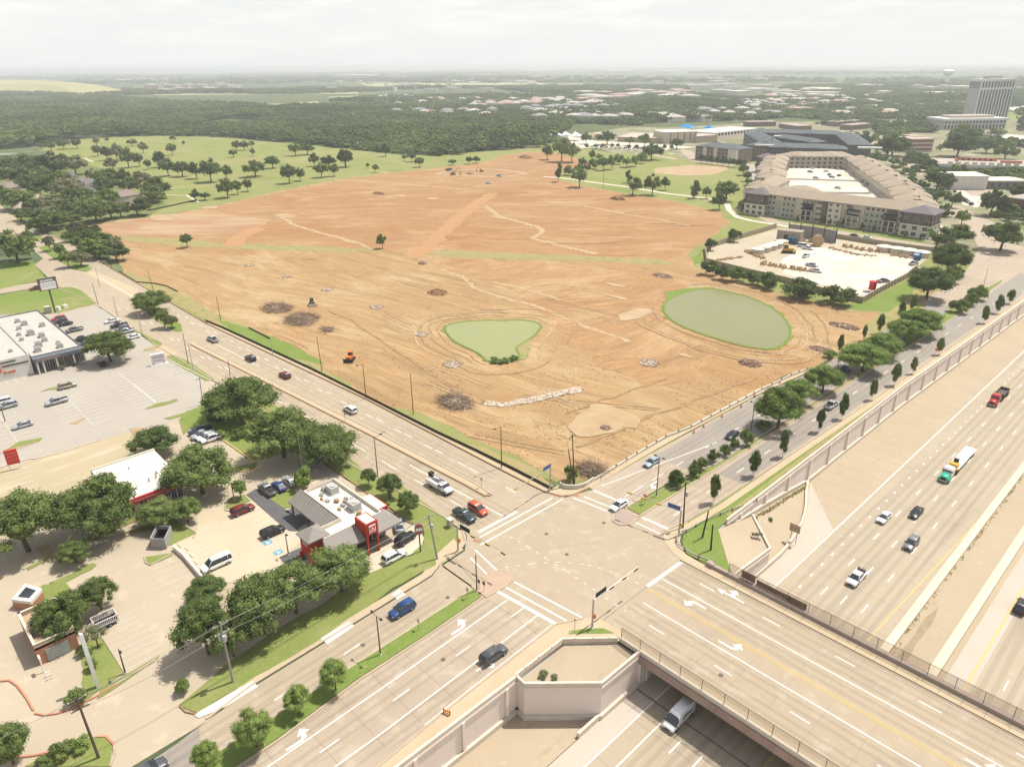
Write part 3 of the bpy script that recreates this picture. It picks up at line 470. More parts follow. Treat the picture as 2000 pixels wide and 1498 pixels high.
sheets('lawn', [subdiv(PP(s), 1.5, .25, i) for i, s in enumerate(GL)], .15, GRASS)
sheets('lawn_bright', [subdiv(PP(s), 1.5, .3, i) for i, s in enumerate(['d 0 665 400 612 520 605 580 622 620 655 400 700 0 740 -200 760', 'h 0 300 200 180 720 170 600 280 380 490 330 430 230 330 100 370', 'h 740 960 940 870 990 930 970 1030 860 1040', 'd 0 430 240 412 260 450 0 480'])], .154, GRASSG)
sheets('bare_island', [PP(s) for s in ['g 580 335 700 285 715 290 640 340', 'g 1080 375 1200 370 1170 440 1140 460', 'd 1050 1070 1150 1035 1190 1030 1120 1070', 'g 0 590 150 500 345 470 330 485 150 545', 'g 1230 215 1310 180 1480 150 1330 190', 'g 300 1370 400 1340 460 1430 400 1498']], .158, mat('red_bare_soil', (.36, .23, .14), var=(.32, .26, .13), scale=.8))
sheets('shaded_drive', [PP('h 560 930 640 880 960 1100 | i 30 600 | i 150 540 270 640 280 700 190 740 140 790 80 790 0 735 | h 620 980'), PP('h 840 1450 1020 1370 | i 220 960 | i 250 1060 100 1120 20 1090 | h 870 1498')], .165, DARKA)  # asphalt drive; shade beside the restaurant is painted in as dark sheets
sheets('restaurant_walk', [PP('i 790 1060 1140 870 1290 720 1390 850 1360 960 1200 1060 840 1250 700 1330'), PP('h 930 900 1030 860 1240 780 1210 800 1000 900'), PP('h 900 1230 1020 1240 1040 1330 980 1300')], .10, mat('walk_cream', (.55, .46, .36), var=(.5, .41, .3), scale=.3))
sheet('drive_lane', PP('h 1060 660 1220 640 1330 760 1600 910 1700 980 | i 1200 680 1390 800 1290 720 880 440 520 210 | h 1250 790 1120 800'), .105, mat('lane_grey', (.34, .29, .245), var=(.3, .25, .21), scale=.3))
# kerbs of the lots
for s, m_ in [('H 0 372 150 330 300 285 340 290 560 235 980 100 960 85', CAPC), ('d 790 780 930 880 1140 1035', CAPC), ('d 1220 1130 1350 1200 1540 1290', CAPC), ('h 330 450 560 610 630 660', YELL), ('h 425 715 520 740 640 720 680 690', YELL), ('d 0 810 330 800 440 795 700 735', CAPC), ('j 0 945 60 940 110 975 170 1055 215 1135', REDM), ('j 225 1155 290 1168 380 1155 480 1120 620 1050 760 965', REDM), ('j 760 965 900 880 1000 815 1045 770', KERB), ('j 655 640 810 885', KERB), ('j 110 1445 230 1430 340 1405', REDM), ('j 630 1310 690 1308 740 1360', REDM), ('j 740 1360 745 1420 715 1498', KERB), ('k 0 1105 40 1145 110 1160', BROWNC), ('g 1420 1110 1640 1250 1610 1290', KERB), ('g 740 1310 1040 1190 1240 1110', BROWNC), ('i 430 130 800 400 1000 560 1200 690 1290 730', BROWNC), ('d 700 720 400 607', KERB), ('h 380 1040 380 1060 450 1075', KERB), ('j 940 130 950 170 985 185 1120 115', KERB)]:
    q = PP(s); kerbline('lot_kerb', q, .25, .16, m_)
# ---- concrete ramps and paving in the corner pits
def slopemesh(name, pts, faces, m): return tag(mesh_obj(name, pts, faces, m), kind='structure')
slopemesh('pit_paving', [(-59, 57, -.7), (-57.2, 56.9, -.9), (-49.3, 65.2, -.9), (-49.3, 74.2, -.5), (-53, 74.2, -.3), (-59, 67.7, -.3)], [(0, 1, 2, 3, 4, 5)], TANC)
slopemesh('embankment_paving', [(-51.2, 104, 0), (-58.6, 112.5, 0), (-58.3, 116, -.3), (-57.6, 124.6, -2.2), (-49.4, 116.6, -2.2), (-49.4, 101.9, -.1)], [(0, 5, 4, 1), (1, 4, 3, 2)], TANC)
rp = [(-58.2, 118, -1.6), (-58.2, 128, -2.8), (-58.2, 140, -4.4), (-58, 153, -6.2)]
bar = [P('F', a, b, -6.2) for a, b in [(1580, 936), (1578, 987), (1571, 1016), (1553, 1047), (1527, 1080), (1485, 1117)]]
slopemesh('side_slope', rp+[(-57.6, 124.6, -3.0), (-49.4, 116.6, -5.8), (-49.4, 103, -6.2)]+[tuple(v) for v in bar], [(1, 2, 5, 4), (2, 3, 7, 8), (2, 8, 9), (2, 9, 10, 5), (5, 10, 11), (5, 11, 12, 6)], TANC)
# ---- painted markings
mk, mf, my = MB(), MB(), MB()
def line(b, p, q, w, z=z+.014):
    p, q = Vector(p), Vector(q); d = (q-p).normalized(); o = Vector((-d.y, d.x))*w/2
    b.add([(*(p-o), z), (*(q-o), z), (*(q+o), z), (*(p+o), z)], [(0, 1, 2, 3)])
def dashes(b, p, q, L=3.05, cyc=12.19, w=.22, z=z+.014, off=0.):
    p, q = Vector(p), Vector(q); D = (q-p).length; d = (q-p).normalized(); t = off
    while t < D: line(b, p+d*t, p+d*min(D, t+L), w, z); t += cyc
zm = z+.016
for p, q, w in [((-91.2, 77.8), (-91, 88.4), .65), ((-89.7, 76.9), (-89.4, 97.4), .33), ((-87.8, 75.4), (-87.5, 98.6), .33), ((-86.3, 100.5), (-76.2, 102), .33), ((-85, 102.5), (-76.5, 103.6), .33), ((-85, 105.8), (-76.3, 106.6), .6), ((-71.4, 105), (-65.4, 105.4), .6), ((-71.4, 102.6), (-65.6, 102.9), .33),
    ((-86.2, 71.4), (-80.2, 70.3), .33), ((-87.4, 73.6), (-79.8, 72.4), .33), ((-75.4, 72.4), (-60.9, 74.1), .36), ((-75.4, 70.3), (-62.2, 71.7), .36), ((-75.8, 68.5), (-62.8, 69.9), .7), ((-58, 88.3), (-57.7, 98.2), .7),
    ((-57.3, 91.9), (60, 92.2), .24), ((-55.9, 84.3), (60, 84.6), .24), ((-72.8, 68.2), (-71.9, 41.9), .22), ((-71.9, 41.9), (-69.5, -60), .22), ((-66.5, 69.2), (-65.3, 37.3), .22), ((-65.3, 37.3), (-64, -60), .22), ((-63.3, 69.3), (-62.2, 42), .15)]: line(mk, p, q, w, zm+.01)
line(mk, *PP('l 0 220 690 600'), .24, zm+.01); line(mk, *PP('e 90 650 400 810'), .24, zm+.01); line(mk, *PP('d 700 520 1000 690'), .3, zm+.01)
line(mk, *PP('s 300 1400 1200 1060'), .22, zm+.02); line(mk, *PP('n 80 310 410 110'), .22, zm+.02)
for yy, x0, off in ((95.6, -54, 2.), (80.6, -53.5, 1.5)): dashes(mk, (x0, yy), (60, yy+.3), off=off, z=zm+.01)
line(my, (-57.4, 87.55), (60, 87.9), .17, zm+.012); line(my, (-57.4, 88.0), (60, 88.35), .17, zm+.012)
dashes(mk, PP('m 990 140')[0], (-66.8, -50), off=0, z=zm+.01); dashes(mk, (-69.4, 66), (-67.6, -50), off=2, z=zm+.012) if False else None
dashes(mk, PP('k 1178 697')[0], PP('k -600 1880')[0], z=zm+.01)
for a, b_ in (('l 370 520', 'e -300 -60'), ): dashes(mk, PP(a)[0], (-300, 76.2), z=zm, off=0)
dashes(mk, PP('l 800 435')[0], (-300, 90.2), z=zm, off=1); dashes(mk, PP('l 545 300')[0], (-300, 88.6), z=zm, off=6)
dashes(mk, PP('i 1120 190')[0], (-300, 78.4), z=zm, off=0)
dashes(mk, (-78.6, 110), (-77.8, 260), z=zm+.02, off=5); dashes(mk, (-67.4, 106), (-66.6, 200), z=zm+.02, off=4); dashes(mk, (-66.6, 203), (-63, 330), z=zm+.02, off=1)
for s in ('l 735 745 870 820 1000 905 1150 1000 1360 1140', 'l 700 970 900 940 1080 930 1300 950 1500 1010 1700 1100', 'l 1430 1190 1640 1330'):
    q = PP(s)
    for a, b_ in zip(q, q[1:]): dashes(mk, a, b_, .7, 2.1, .13, zm)
for (a, b_) in (('n 870 1085', 'x'),): pass
# freeway
zf = ZF+.016
line(mk, (-45.4, -300), (-45.3, 700), .28, zf); line(mk, (-42.2, -300), (-42.2, 74), .24, zf)
dashes(mk, (-42.08, 104), (-42.08, 400), .95, 4.66, .3, zf, off=1.9); dashes(mk, (-38.3, -100), (-38.3, 700), z=zf, off=8.9, w=.24); dashes(mk, (-34.65, -100), (-34.65, 700), z=zf, off=8.9, w=.24); dashes(mk, (-31., -100), (-31., 700), z=zf, off=9.4, w=.24)
line(my, (-29, -100), (-27.3, 113), .22, zf); line(my, (-27.3, 113), (-24.6, 176), .22, zf); line(my, (-24.6, 176), (-24.2, 700), .22, zf)
line(my, (-12.4, -300), (-12.4, 700), .3, zf+.01); dashes(mk, (-8, -300), (-8, 700), z=zf+.01)
dashes(mk, (-42.2, 20), (-42.2, 21), z=zf)
jt = MB()
for p, q, w, zz in [((-49.6, 73.6), (-15, 73.6), .3, zf+.004), ((-49.2, 103.2), (-6, 103.4), .16, zf+.004), ((-49.1, -300), (-49.1, 74), .12, zf+.004), ((-58, 76), (-58, 99), .1, zm-.004), ((-88, 69), (-76, 66.5), .1, zm-.004), ((-57, 98.3), (40, 98.5), .12, zm)]: line(jt, p, q, w, zz)
for y0 in range(-60, 70, 6): line(jt, (-75, y0), (-63, y0), .03, zm-.002)
for k_ in range(-56, 40, 2): line(jt, (k_*1.0, 99), (k_*1.0, 100.3), .05, zm+.11) if False else None
for y0 in range(106, 330, 5): line(jt, (-57.5, y0), (-45.6, y0), .04, ZF-.008)
for y0 in range(-40, 300, 9): line(jt, (-45.3, y0+.5), (-24, y0+.5), .045, zf-.006)
for x0 in range(-54, 36, 6): line(jt, (x0, 76), (x0, 98.4), .018, zm+.001)
for x0 in range(-240, -92, 7): line(jt, (x0, 76), (x0, 96.5), .025, zm+.001)
tw_ = MB()
for x0 in (-40.2, -36.5, -32.8, -28.9):
    for o_ in (-.8, .8): line(tw_, (x0+o_, -120), (x0+o_, 420), .75, zf-.004)
for x0 in (-9.8, -6): 
    for o_ in (-.8, .8): line(tw_, (x0+o_, 0), (x0+o_, 300), .8, zf+.02)
for y0 in (78.4, 82.4, 90, 93.8, 97):
    for o_ in (-.75, .75): line(tw_, (-57, y0+o_), (36, y0+o_), .6, zm+.003)
for a_, b_ in (((-92, 79.8), (-240, 76.2)), ((-92, 83), (-240, 79)), ((-92, 86.6), (-150, 84.6)), ((-104, 91), (-240, 87.6)), ((-104, 94.6), (-240, 91)), ((-74.2, 66), (-71.6, -50)), ((-69.6, 67), (-67.5, -50)), ((-64.9, 67.5), (-63.6, 10)), ((-84, 60), (-81.6, 10)), ((-81, 60), (-79.8, 10)), ((-82, 108), (-80.6, 250)), ((-78, 108), (-75, 250)), ((-69, 107), (-67.8, 250)), ((-65.6, 107), (-64, 250))):
    d_ = Vector((b_[0]-a_[0], b_[1]-a_[1])).normalized(); n_ = Vector((-d_.y, d_.x))
    for o_ in (-.75, .75): line(tw_, Vector(a_)+n_*o_, Vector(b_)+n_*o_, .55, zm+.002)
tag(tw_.build('tyre_wear', mat('tyre_wear', (.16, .13, .105), rough=.8, alpha=.09)), kind='structure')
tag(jt.build('pavement_joints', JOINT), kind='structure')
# turn arrows: outline in lane coordinates (x across to the right, y ahead)
AR_L = [(.35, -1.8), (.7, -1.8), (.75, .3), (.45, .95), (-.15, 1.15), (-.15, 1.75), (-1.15, .85), (-.15, .0), (-.15, .55), (.2, .4), (.38, .05)]
AR_SL = [(.1, -2.2), (.4, -2.2), (.4, 1.2), (.8, 1.2), (.25, 2.4), (-.3, 1.2), (.1, 1.2), (.1, .4), (-.3, .1), (-.6, .35), (-.6, .95), (-1.4, 0), (-.6, -.9), (-.6, -.35), (-.1, -.45), (.1, -.9)]
def arrow(shape, c, ang, s=1.2, zz=zm+.02, flip=1):
    ca, sa = math.cos(ang), math.sin(ang); v = [(c[0]+(x*flip*sa+y*ca)*s, c[1]+(-x*flip*ca+y*sa)*s) for x, y in shape]
    tri = tessellate_polygon([[Vector((*p, 0)) for p in v]]); fs = []
    for t in tri:
        A, B, C_ = [v[i] for i in t]; fs.append(tuple(t) if (B[0]-A[0])*(C_[1]-A[1])-(B[1]-A[1])*(C_[0]-A[0]) > 0 else tuple(t)[::-1])
    mk.add([(*p, zz) for p in v], fs)
arrow(AR_L, PP('m 530 270')[0], R(90), 1.15); arrow(AR_L, PP('k 775 1315')[0], R(90), 1.15); arrow(AR_L, PP('m 725 560')[0], R(90), .9, flip=-1)
arrow(AR_L, PP('n 665 1208')[0], R(180), 1.1); arrow(AR_SL, PP('n 980 1128')[0], R(180), 1.15, flip=-1); arrow(AR_L, PP('p 572 278')[0], R(0), 1.1); arrow(AR_L, PP('n 335 208')[0], R(270), 1.); arrow(AR_L, PP('p 1800 865')[0], R(0), 1.1)
# parking bays
def bays(s0, s1, n, L, ang=None, b=mf, w=.16, zz=.11):
    a, c = Vector(PP(s0)[0]), Vector(PP(s1)[0]); d = Vector(ang).normalized()*L
    for i in range(n+1):
        p = a+(c-a)*i/max(n, 1); line(b, p, p+d, w, zz)
tag(mk.build('road_markings', WHITE), kind='structure'); tag(my.build('yellow_markings', YELL), kind='structure')
line(mf, *PP('g 560 110 780 350'), .14, .11); bays('g 560 110', 'g 760 330', 9, 5.3, (0, 1)); bays('g 560 110', 'g 740 300', 8, 5.3, (0, -1)); line(mf, *PP('g 780 350 950 280'), .13, .11)
line(mf, *PP('g 1120 0 1310 155'), .14, .11); line(mf, *PP('g 0 270 150 490'), .14, .11)
a0, a1 = PP('d 860 1225 1140 1450'); line(mf, a0, a1, .2, .115)
for i in range(13): 
    p = Vector(a0)+(Vector(a1)-Vector(a0))*i/12; line(mf, p+Vector((0, -5.2)), p+Vector((0, 5.2)), .16, .112)
bays('d 1170 1185', 'd 1530 1290', 13, 5.2, (0, -1)); bays('d 0 1340', 'd 560 1170', 9, 5.2, (-1, -.05)); bays('d 560 1170', 'd 750 1110', 3, 4.5, (-1, -.05))
bays('d 930 860', 'd 1140 1035', 9, 5.2, (0, -1)); bays('d 790 780', 'd 930 860', 5, 5.2, (0, -1)); bays('d 365 820', 'd 640 1030', 10, 5.2, (0, 1))
bays('g 0 640', 'g 90 920', 7, 5.2, (0, 1)); bays('g 20 300', 'g 130 470', 6, 5.2, (0, -1)); bays('g 20 300', 'g 130 470', 6, 5.2, (0, 1))
bays('h 445 1075', 'h 690 1275', 6, 5.2, (0, 1)); bays('k 40 90', 'k 150 240', 5, 5.2, (0, 1)); bays('j 640 590', 'j 815 870', 8, 6.2, (0, 1), w=.14); bays('j 1140 110', 'j 1270 280', 5, 6., (0, -1), w=.14); 

for i in range(9): p = Vector(PP('h 740 1340')[0])+Vector((.62*i*0, .62*i)); line(mf, p, p+Vector((2.4, .6)), .1, .112)
tag(mf.build('parking_bay_lines', FAINT), kind='structure')
sheet('side_drive', strip(resample(PP('d -160 660 0 632 240 592 400 566 560 590'), 5), 10), .115, ROADY)
hb = MB()
for s in ('h 738 1328', 'h 828 1408'):
    c = PP(s)[0]; hb.obox(c, 1.3, 1.7, .09, .113)
tag(hb.build('accessible_bay_symbols', BLUEM), kind='structure')
hb = MB()
for s in ('h 738 1328', 'h 828 1408'):
    c = PP(s)[0]; hb.obox(c, .7, .16, .1, .118, .5); hb.obox((c[0]+.15, c[1]+.1), .16, .8, .1, .119, .3)
tag(hb.build('accessible_symbol_marks', SIGNW), kind='structure')
# ================================================================== WALLS AND BRIDGE
wallL = [(-59.0, y) for y in (-60, -30, 0, 20, 30, 38, 43, 50, 57)]
def retaining(name, pts, zb, zt, label, cat='retaining wall', pil=8.5, base=True, side=-1, group=None):
    """pts run so the exposed face is to the right (side=-1): panelled face, pilasters, cap and base plinth"""
    root = empty(name, (0, 0, 0), 0, label, cat, group)
    zt = zt if isinstance(zt, list) else [zt]*len(pts); zb = zb if isinstance(zb, list) else [zb]*len(pts)
    b = MB(); b.wallpath(pts, .5, zb, [v-.85 for v in zt]); b.build('wall_face', WALLC, root)
    b = MB(); q = [(Vector(p)) for p in pts]; off = []
    for i in range(len(q)):
        d = (q[min(i+1, len(q)-1)]-q[max(i-1, 0)]).normalized(); off.append(tuple(q[i]+Vector((d.y, -d.x))*.12))
    b.wallpath(off, .42, [v-.85 for v in zt], zt); b.build('parapet', CAPC, root)
    b = MB(); b.wallpath([tuple(Vector(o)+(Vector(o)-p)*.6) for o, p in zip(off, q)], .2, [v-1.25 for v in zt], [v-.83 for v in zt]); b.build('coping', WALLC, root)
    if base:
        b = MB(); off2 = [tuple(p+(Vector(o)-p).normalized()*.45) for o, p in zip(off, q)]; b.wallpath(off2, .5, [v for v in zb], [v+.85 for v in zb]); b.build('base_barrier', CAPC, root)
    if pil:
        L = 0; nxt = pil*.5; n = 0
        for i in range(len(q)-1):
            a, c = q[i], q[i+1]; d = (c-a); l = d.length
            while nxt < L+l and n < 40:
                t = (nxt-L)/l; p = a+d*t; o = Vector((d.y, -d.x)).normalized(); z0 = zb[i]+(zb[i+1]-zb[i])*t; z1 = zt[i]+(zt[i+1]-zt[i])*t-.9
                m_ = MB(); pc = p+o*.16; m_.obox(pc, .55, .34, z0, z1, math.atan2(d.y, d.x)); m_.build('pilaster', WALLC, root); nxt += pil; n += 1
            L += l
    return root
retaining('retaining_wall', [(p[0], p[1]) for p in wallL[::-1]][::-1], ZF, .9, 'long panelled concrete retaining wall below the lower left frontage road')
farw = [(-58.4, y) for y in (115.5, 122, 130, 141, 152, 165, 180, 195, 210)]+[(-57.2, 260), (-56, 320), (-53.5, 385), (-51, 450), (-45, 700)]
retaining('retaining_wall', farw, [-1.7, -2.2, -3.0, -4.5, -6.2]+[ZF]*9, .95, 'long panelled retaining wall between the freeway and the upper right frontage road', pil=10.5)
retaining('pit_wall', [(-59.2, 57.0), (-57.2, 56.8), (-49.2, 65.1), (-49.2, 74.4)], ZF, [.9, .9, .9, .7], 'angular concrete wall wrapping the paved pit under the bridge corner', pil=0)
b_ = retaining('pit_wall', [(-49.2, 101.6), (-49.2, 116.5), (-57.6, 125)], [-6.3, -5.9, -3.], [-.2, -1.6, -1.9], 'low bent concrete wall edging the paved slope beyond the bridge', pil=0, base=False)
pr = empty('parapet_wall', (0, 0, 0), 0, 'straight concrete parapet between corner sidewalk and paved pit', 'parapet')
b = MB(); b.wallpath([(-59.2, 57), (-59.3, 67.6), (-53.3, 74.0)], .35, -.7, .85); b.build('barrier', CAPC, pr)
for i, (x, y) in enumerate([(-59.3, 59), (-59.3, 62), (-59.3, 65), (-58, 69), (-56, 71.2), (-54.2, 73)]): MB().obox((x, y), .12, .12, .85, 1.05).build('anchor_bolt', METAL, pr)
cb = [(-57.9, 154)]+[tuple(P('F', a, b, -5.4)[:2]) for a, b in [(1580, 936), (1577, 960), (1576, 987), (1573, 1004), (1568, 1020), (1553, 1047), (1540, 1065), (1527, 1080), (1485, 1117)]]+[(-49, 101), (-49, 60)]
o = MB(); o.wallpath(cb[::-1], .45, ZF-.1, -5.35); tag(o.build('curved_barrier', CAPC), 'smoothly curving pale barrier edging the paved slope beside the freeway shoulder', 'barrier')
for nm, pts, lab in (('freeway_barrier', [(-23.6, -300), (-23.6, 700)], 'pale barrier wall left of the freeway median ditch'), ('freeway_barrier', [(-16.2, -300), (-16.2, 700)], 'pale barrier wall right of the freeway median ditch')):
    o = MB(); o.wallpath(pts, .75, ZF-.1, -5.45); o.wallpath([(p[0]-.3, p[1]) for p in pts], 1.3, ZF-.1, -6.15); tag(o.build(nm, mat('barrier_pale', (.64, .56, .42), var=(.55, .47, .34), scale=.4)), lab, 'barrier')
sheet('median_ditch', [(-22.6, -300), (-16.4, -300), (-16.4, 700), (-22.6, 700)], ZF+.02, TANC)
wd = MB(); q = random.Random(5)
for i in range(330):
    y = q.uniform(60, 260); x = -23.5+abs(q.gauss(0, .12)); s = q.uniform(.06, .2)
    for _ in range(4): wd.obox((x+q.uniform(-.3, .3), y+q.uniform(-.4, .4)), s, s*.6, ZF, ZF+s, q.uniform(0, 3), 0, .4)
for i in range(150):
    y = q.uniform(60, 240); x = -17.05-abs(q.gauss(0, .12)); wd.obox((x, y), .25, .2, ZF, ZF+.2, q.uniform(0, 3), 0, .4)
for i in range(120):
    y = q.uniform(118, 150); wd.obox((-57.5+q.uniform(0, .5), y), .4, .4, -2.3-(y-118)*.115, -1.6-(y-118)*.115, q.uniform(0, 3), 0, .3)
tag(wd.build('barrier_weeds', mat('dry_weeds', (.42, .34, .17), var=(.36, .33, .15), scale=1)), 'dry weeds growing along the freeway barriers', 'weeds', kind='stuff')
sheet('ditch_stain', subdiv([(-22.4, 60), (-20.9, 60), (-21.2, 120), (-21.8, 130), (-22.4, 118)], 2, .3, 2), ZF+.03, mat('wet_stain', (.24, .19, .12), var=(.33, .26, .17), scale=1.5))
# bridge
br = empty('road_bridge', (0, 88, 0), 0, 'wide concrete overpass carrying the arterial across the freeway', 'bridge')
def child(b, name, m): 
    o = b.build(name, m); o.parent = br; o.location = (0, -88, 0); return o
ROADB = ROADC
b = MB(); b.box(-58.9, 32, 75.9, 100.2, .02, .118); b.box(-49.6, 32, 74.3, 102.2, -1.25, .0); child(b, 'deck', ROADB)
b = MB(); b.box(-58.2, 32, 98.75, 100.6, .1, .30); child(b, 'north_walkway', SIDE)
b = MB()
for x in range(-56, 32, 3): b.box(x, x+.06, 98.8, 100.6, .3, .304)
o = child(b, 'walkway_joints', JOINT); o['kind'] = 'stuff'
b = MB(); b.box(-54.2, 32, 74.75, 75.95, .1, .28); child(b, 'south_kerb_walk', SIDE)
b = MB(); b.box(-53.4, 32, 100.6, 101.25, .1, .95); b.box(-53.8, -52.4, 100.5, 101.4, .05, 1.15); child(b, 'north_parapet', mat('parapet_weathered', (.36, .285, .24), var=(.29, .23, .195), scale=.7, stretch=(1, 1, .2)))
b = MB(); b.box(-53.2, 32, 74.3, 74.75, .0, .8); child(b, 'south_parapet', CAPC)
b = MB(); b.box(-49.4, 32, 74.0, 74.28, -1.45, -.02); b.box(-49.4, 32, 102.22, 102.45, -1.45, .1); child(b, 'edge_beam', mat('girder_stained', (.40, .29, .24), var=(.24, .17, .14), scale=.5, stretch=(1, 1, .3)))
b = MB(); b.box(-51.5, -48.8, 74.3, 102.2, ZF, -1.2)
for y in (76, 78.5, 84, 90, 96, 100): b.box(-48.8, -48.6, y, y+.35, ZF, -1.25)
child(b, 'abutment', WALLC)
for x0 in (-20.4, 27):
    b = MB(); b.box(x0, x0+1.2, 75, 101.5, -2.2, -1.26); child(b, 'bent_cap', WALLC)
    for y in (78, 88, 98): b = MB(); b.cyl((x0+.6, y), .5, ZF, -2.2); child(b, 'pier', WALLC)
MESH = mat('chain_link', (.26, .19, .13), rough=.6, alpha=.20)
MESHP = mat('fence_post', (.14, .10, .07), rough=.6)
def fence(name, pts, z0, h, step, label, cat='fence', panel=MESH, pm=MESHP, r=.05, rails=(1.,), group=None, mt=.02):
    root = empty(name, (0, 0, 0), 0, label, cat, group); L = 0
    b = MB(); b.wallpath(pts, mt, z0, z0+h); b.build('mesh_panel', panel, root)
    for rr in rails:
        b = MB(); b.path([(p[0], p[1], z0+h*rr) for p in pts], r*.8, 4); b.build('rail', pm, root)
    q = resample(pts, step); first = None
    for i, p in enumerate(q[:100]):
        if first is None: first = MB().tube((0, 0, 0), (0, 0, h), r, r, 5).build('post', pm, root); first.location = (p[0], p[1], z0)
        else: c = first.copy(); COL.objects.link(c); c.location = (p[0], p[1], z0)
    return root
fence('bridge_fence', [(-49.5, 100.95), (32, 100.95)], .95, 2.0, 3.6, 'brown chain link fence on the far parapet of the overpass')
fence('bridge_fence', [(-53, 74.5), (32, 74.5)], .8, 2.0, 3.6, 'brown chain link fence on the near parapet of the overpass')
for x, w, zz, hh, sgn in [(-47.2, 2.6, 1.05, 1.5, 0), (-44.3, 6.5, .95, 1.1, 1), (-38.4, 3.2, .9, 1.2, 2)]:
    r_ = empty('overhead_sign_back', (x, 101.35, 0), 0, ['dark back of the tall sign at the end of the overpass fence', 'long dark sign back along the overpass fence', 'shorter dark sign back, farthest along the overpass fence'][sgn], 'sign', 'freeway signs mounted on the overpass')
    MB().box(0, w, 0, .08, zz, zz+hh).build('panel', mat('sign_back', (.10, .075, .06), rough=.6), r_)
    for k in range(3): MB().box(w*(.15+.33*k), w*(.15+.33*k)+.08, -.12, 0, zz-.2, zz+hh).build('bracket', MESHP, r_)
# black silt fence and white barrier round the dirt field
o = MB(); pts = resample([(-91.5, 99.6), (-104, 99.6), (-116, 99.3), (-130, 98.6), (-160, 98.2), (-190, 97.6), (-221, 96.2), (-245, 95), (-259, 93.8)], 5)
o.wallpath(pts, .05, .1, .85); tag(o.build('silt_fence', mat('black_silt_fabric', (.03, .024, .018), rough=.9, var=(.055, .045, .03), scale=2)), 'low black silt fence between the arterial sidewalk and the dirt field', 'fence')
o = MB(); o.wallpath(resample(PP('d 870 490 1000 570 1130 580 1220 600 1300 640'), 4), .06, .1, .55); tag(o.build('silt_fence', MATS['black_silt_fabric']), 'loose black silt fence curving along the upper left grass', 'fence')
o = MB(); o.wallpath(resample(PP('e 320 530 400 570 475 610'), 4), .06, .1, .6); tag(o.build('silt_fence', MATS['black_silt_fabric']), 'short black silt fence piece below the two brush heaps', 'fence')
o = MB(); o.wallpath(resample(PP('a 820 1180 900 1165 1100 1120'), 6), .06, .1, .9); tag(o.build('edge_fence', MATS['black_silt_fabric']), 'dark low fence along the far left edge of the dirt field', 'fence')
fb = empty('concrete_barrier', (0, 0, 0), 0, 'low white concrete barrier along the dirt field beside the frontage road', 'barrier')
bp = [tuple(v) for v in PP('l 1095 375 1110 388 1140 397 1190 400 1240 397 1290 380 1350 340')]
MB().wallpath(bp, .35, .1, 1.15).build('curved_wall', mat('barrier_white', (.54, .49, .42), var=(.47, .42, .35), scale=.6), fb)
bp2 = resample(PP('l 1350 340 1872 25 | s 1000 950 1300 790 1550 655 1780 545 1900 500'), 4)
MB().wallpath(bp2, .35, .1, .75).build('barrier', MATS['barrier_white'], fb)
n_ = 0
for p in resample(bp2, 2.6)[2:100]:
    MB().obox((p[0]-.1, p[1]+.1), .35, .35, .75, .95, .6).build('ballast_bag', mat('ballast', (.08, .07, .06)), fb) if n_ == 0 else None
    n_ += 1
f0 = [c for c in fb.children if c.name.startswith('ballast_bag')][0]
ps = resample(bp2, 2.6)
for p in ps[3:60]:
    c = f0.copy(); c.data = f0.data; COL.objects.link(c); c.location = (p[0]-ps[2][0], p[1]-ps[2][1], 0)
# guard rail round the far corner lawn
gr = empty('guard_rail', (0, 0, 0), 0, 'steel guard rail curving round the green corner lawn beside the overpass', 'guard rail')
gp = resample(PP('n 835 855 640 775 540 700 520 665 530 630 600 590 720 520 830 470 940 425 1080 380 1190 330', .5), 1.4)
b = MB(); b.wallpath(gp, .09, .48, .82); b.build('rail', METAL, gr)
for i, p in enumerate(gp[::2]):
    if i == 0: g0 = MB().box(-.09, .09, -.09, .09, 0, .8).build('post', WOODP, gr); g0.location = (p[0], p[1], .1)
    else: c = g0.copy(); COL.objects.link(c); c.location = (p[0], p[1], .1)
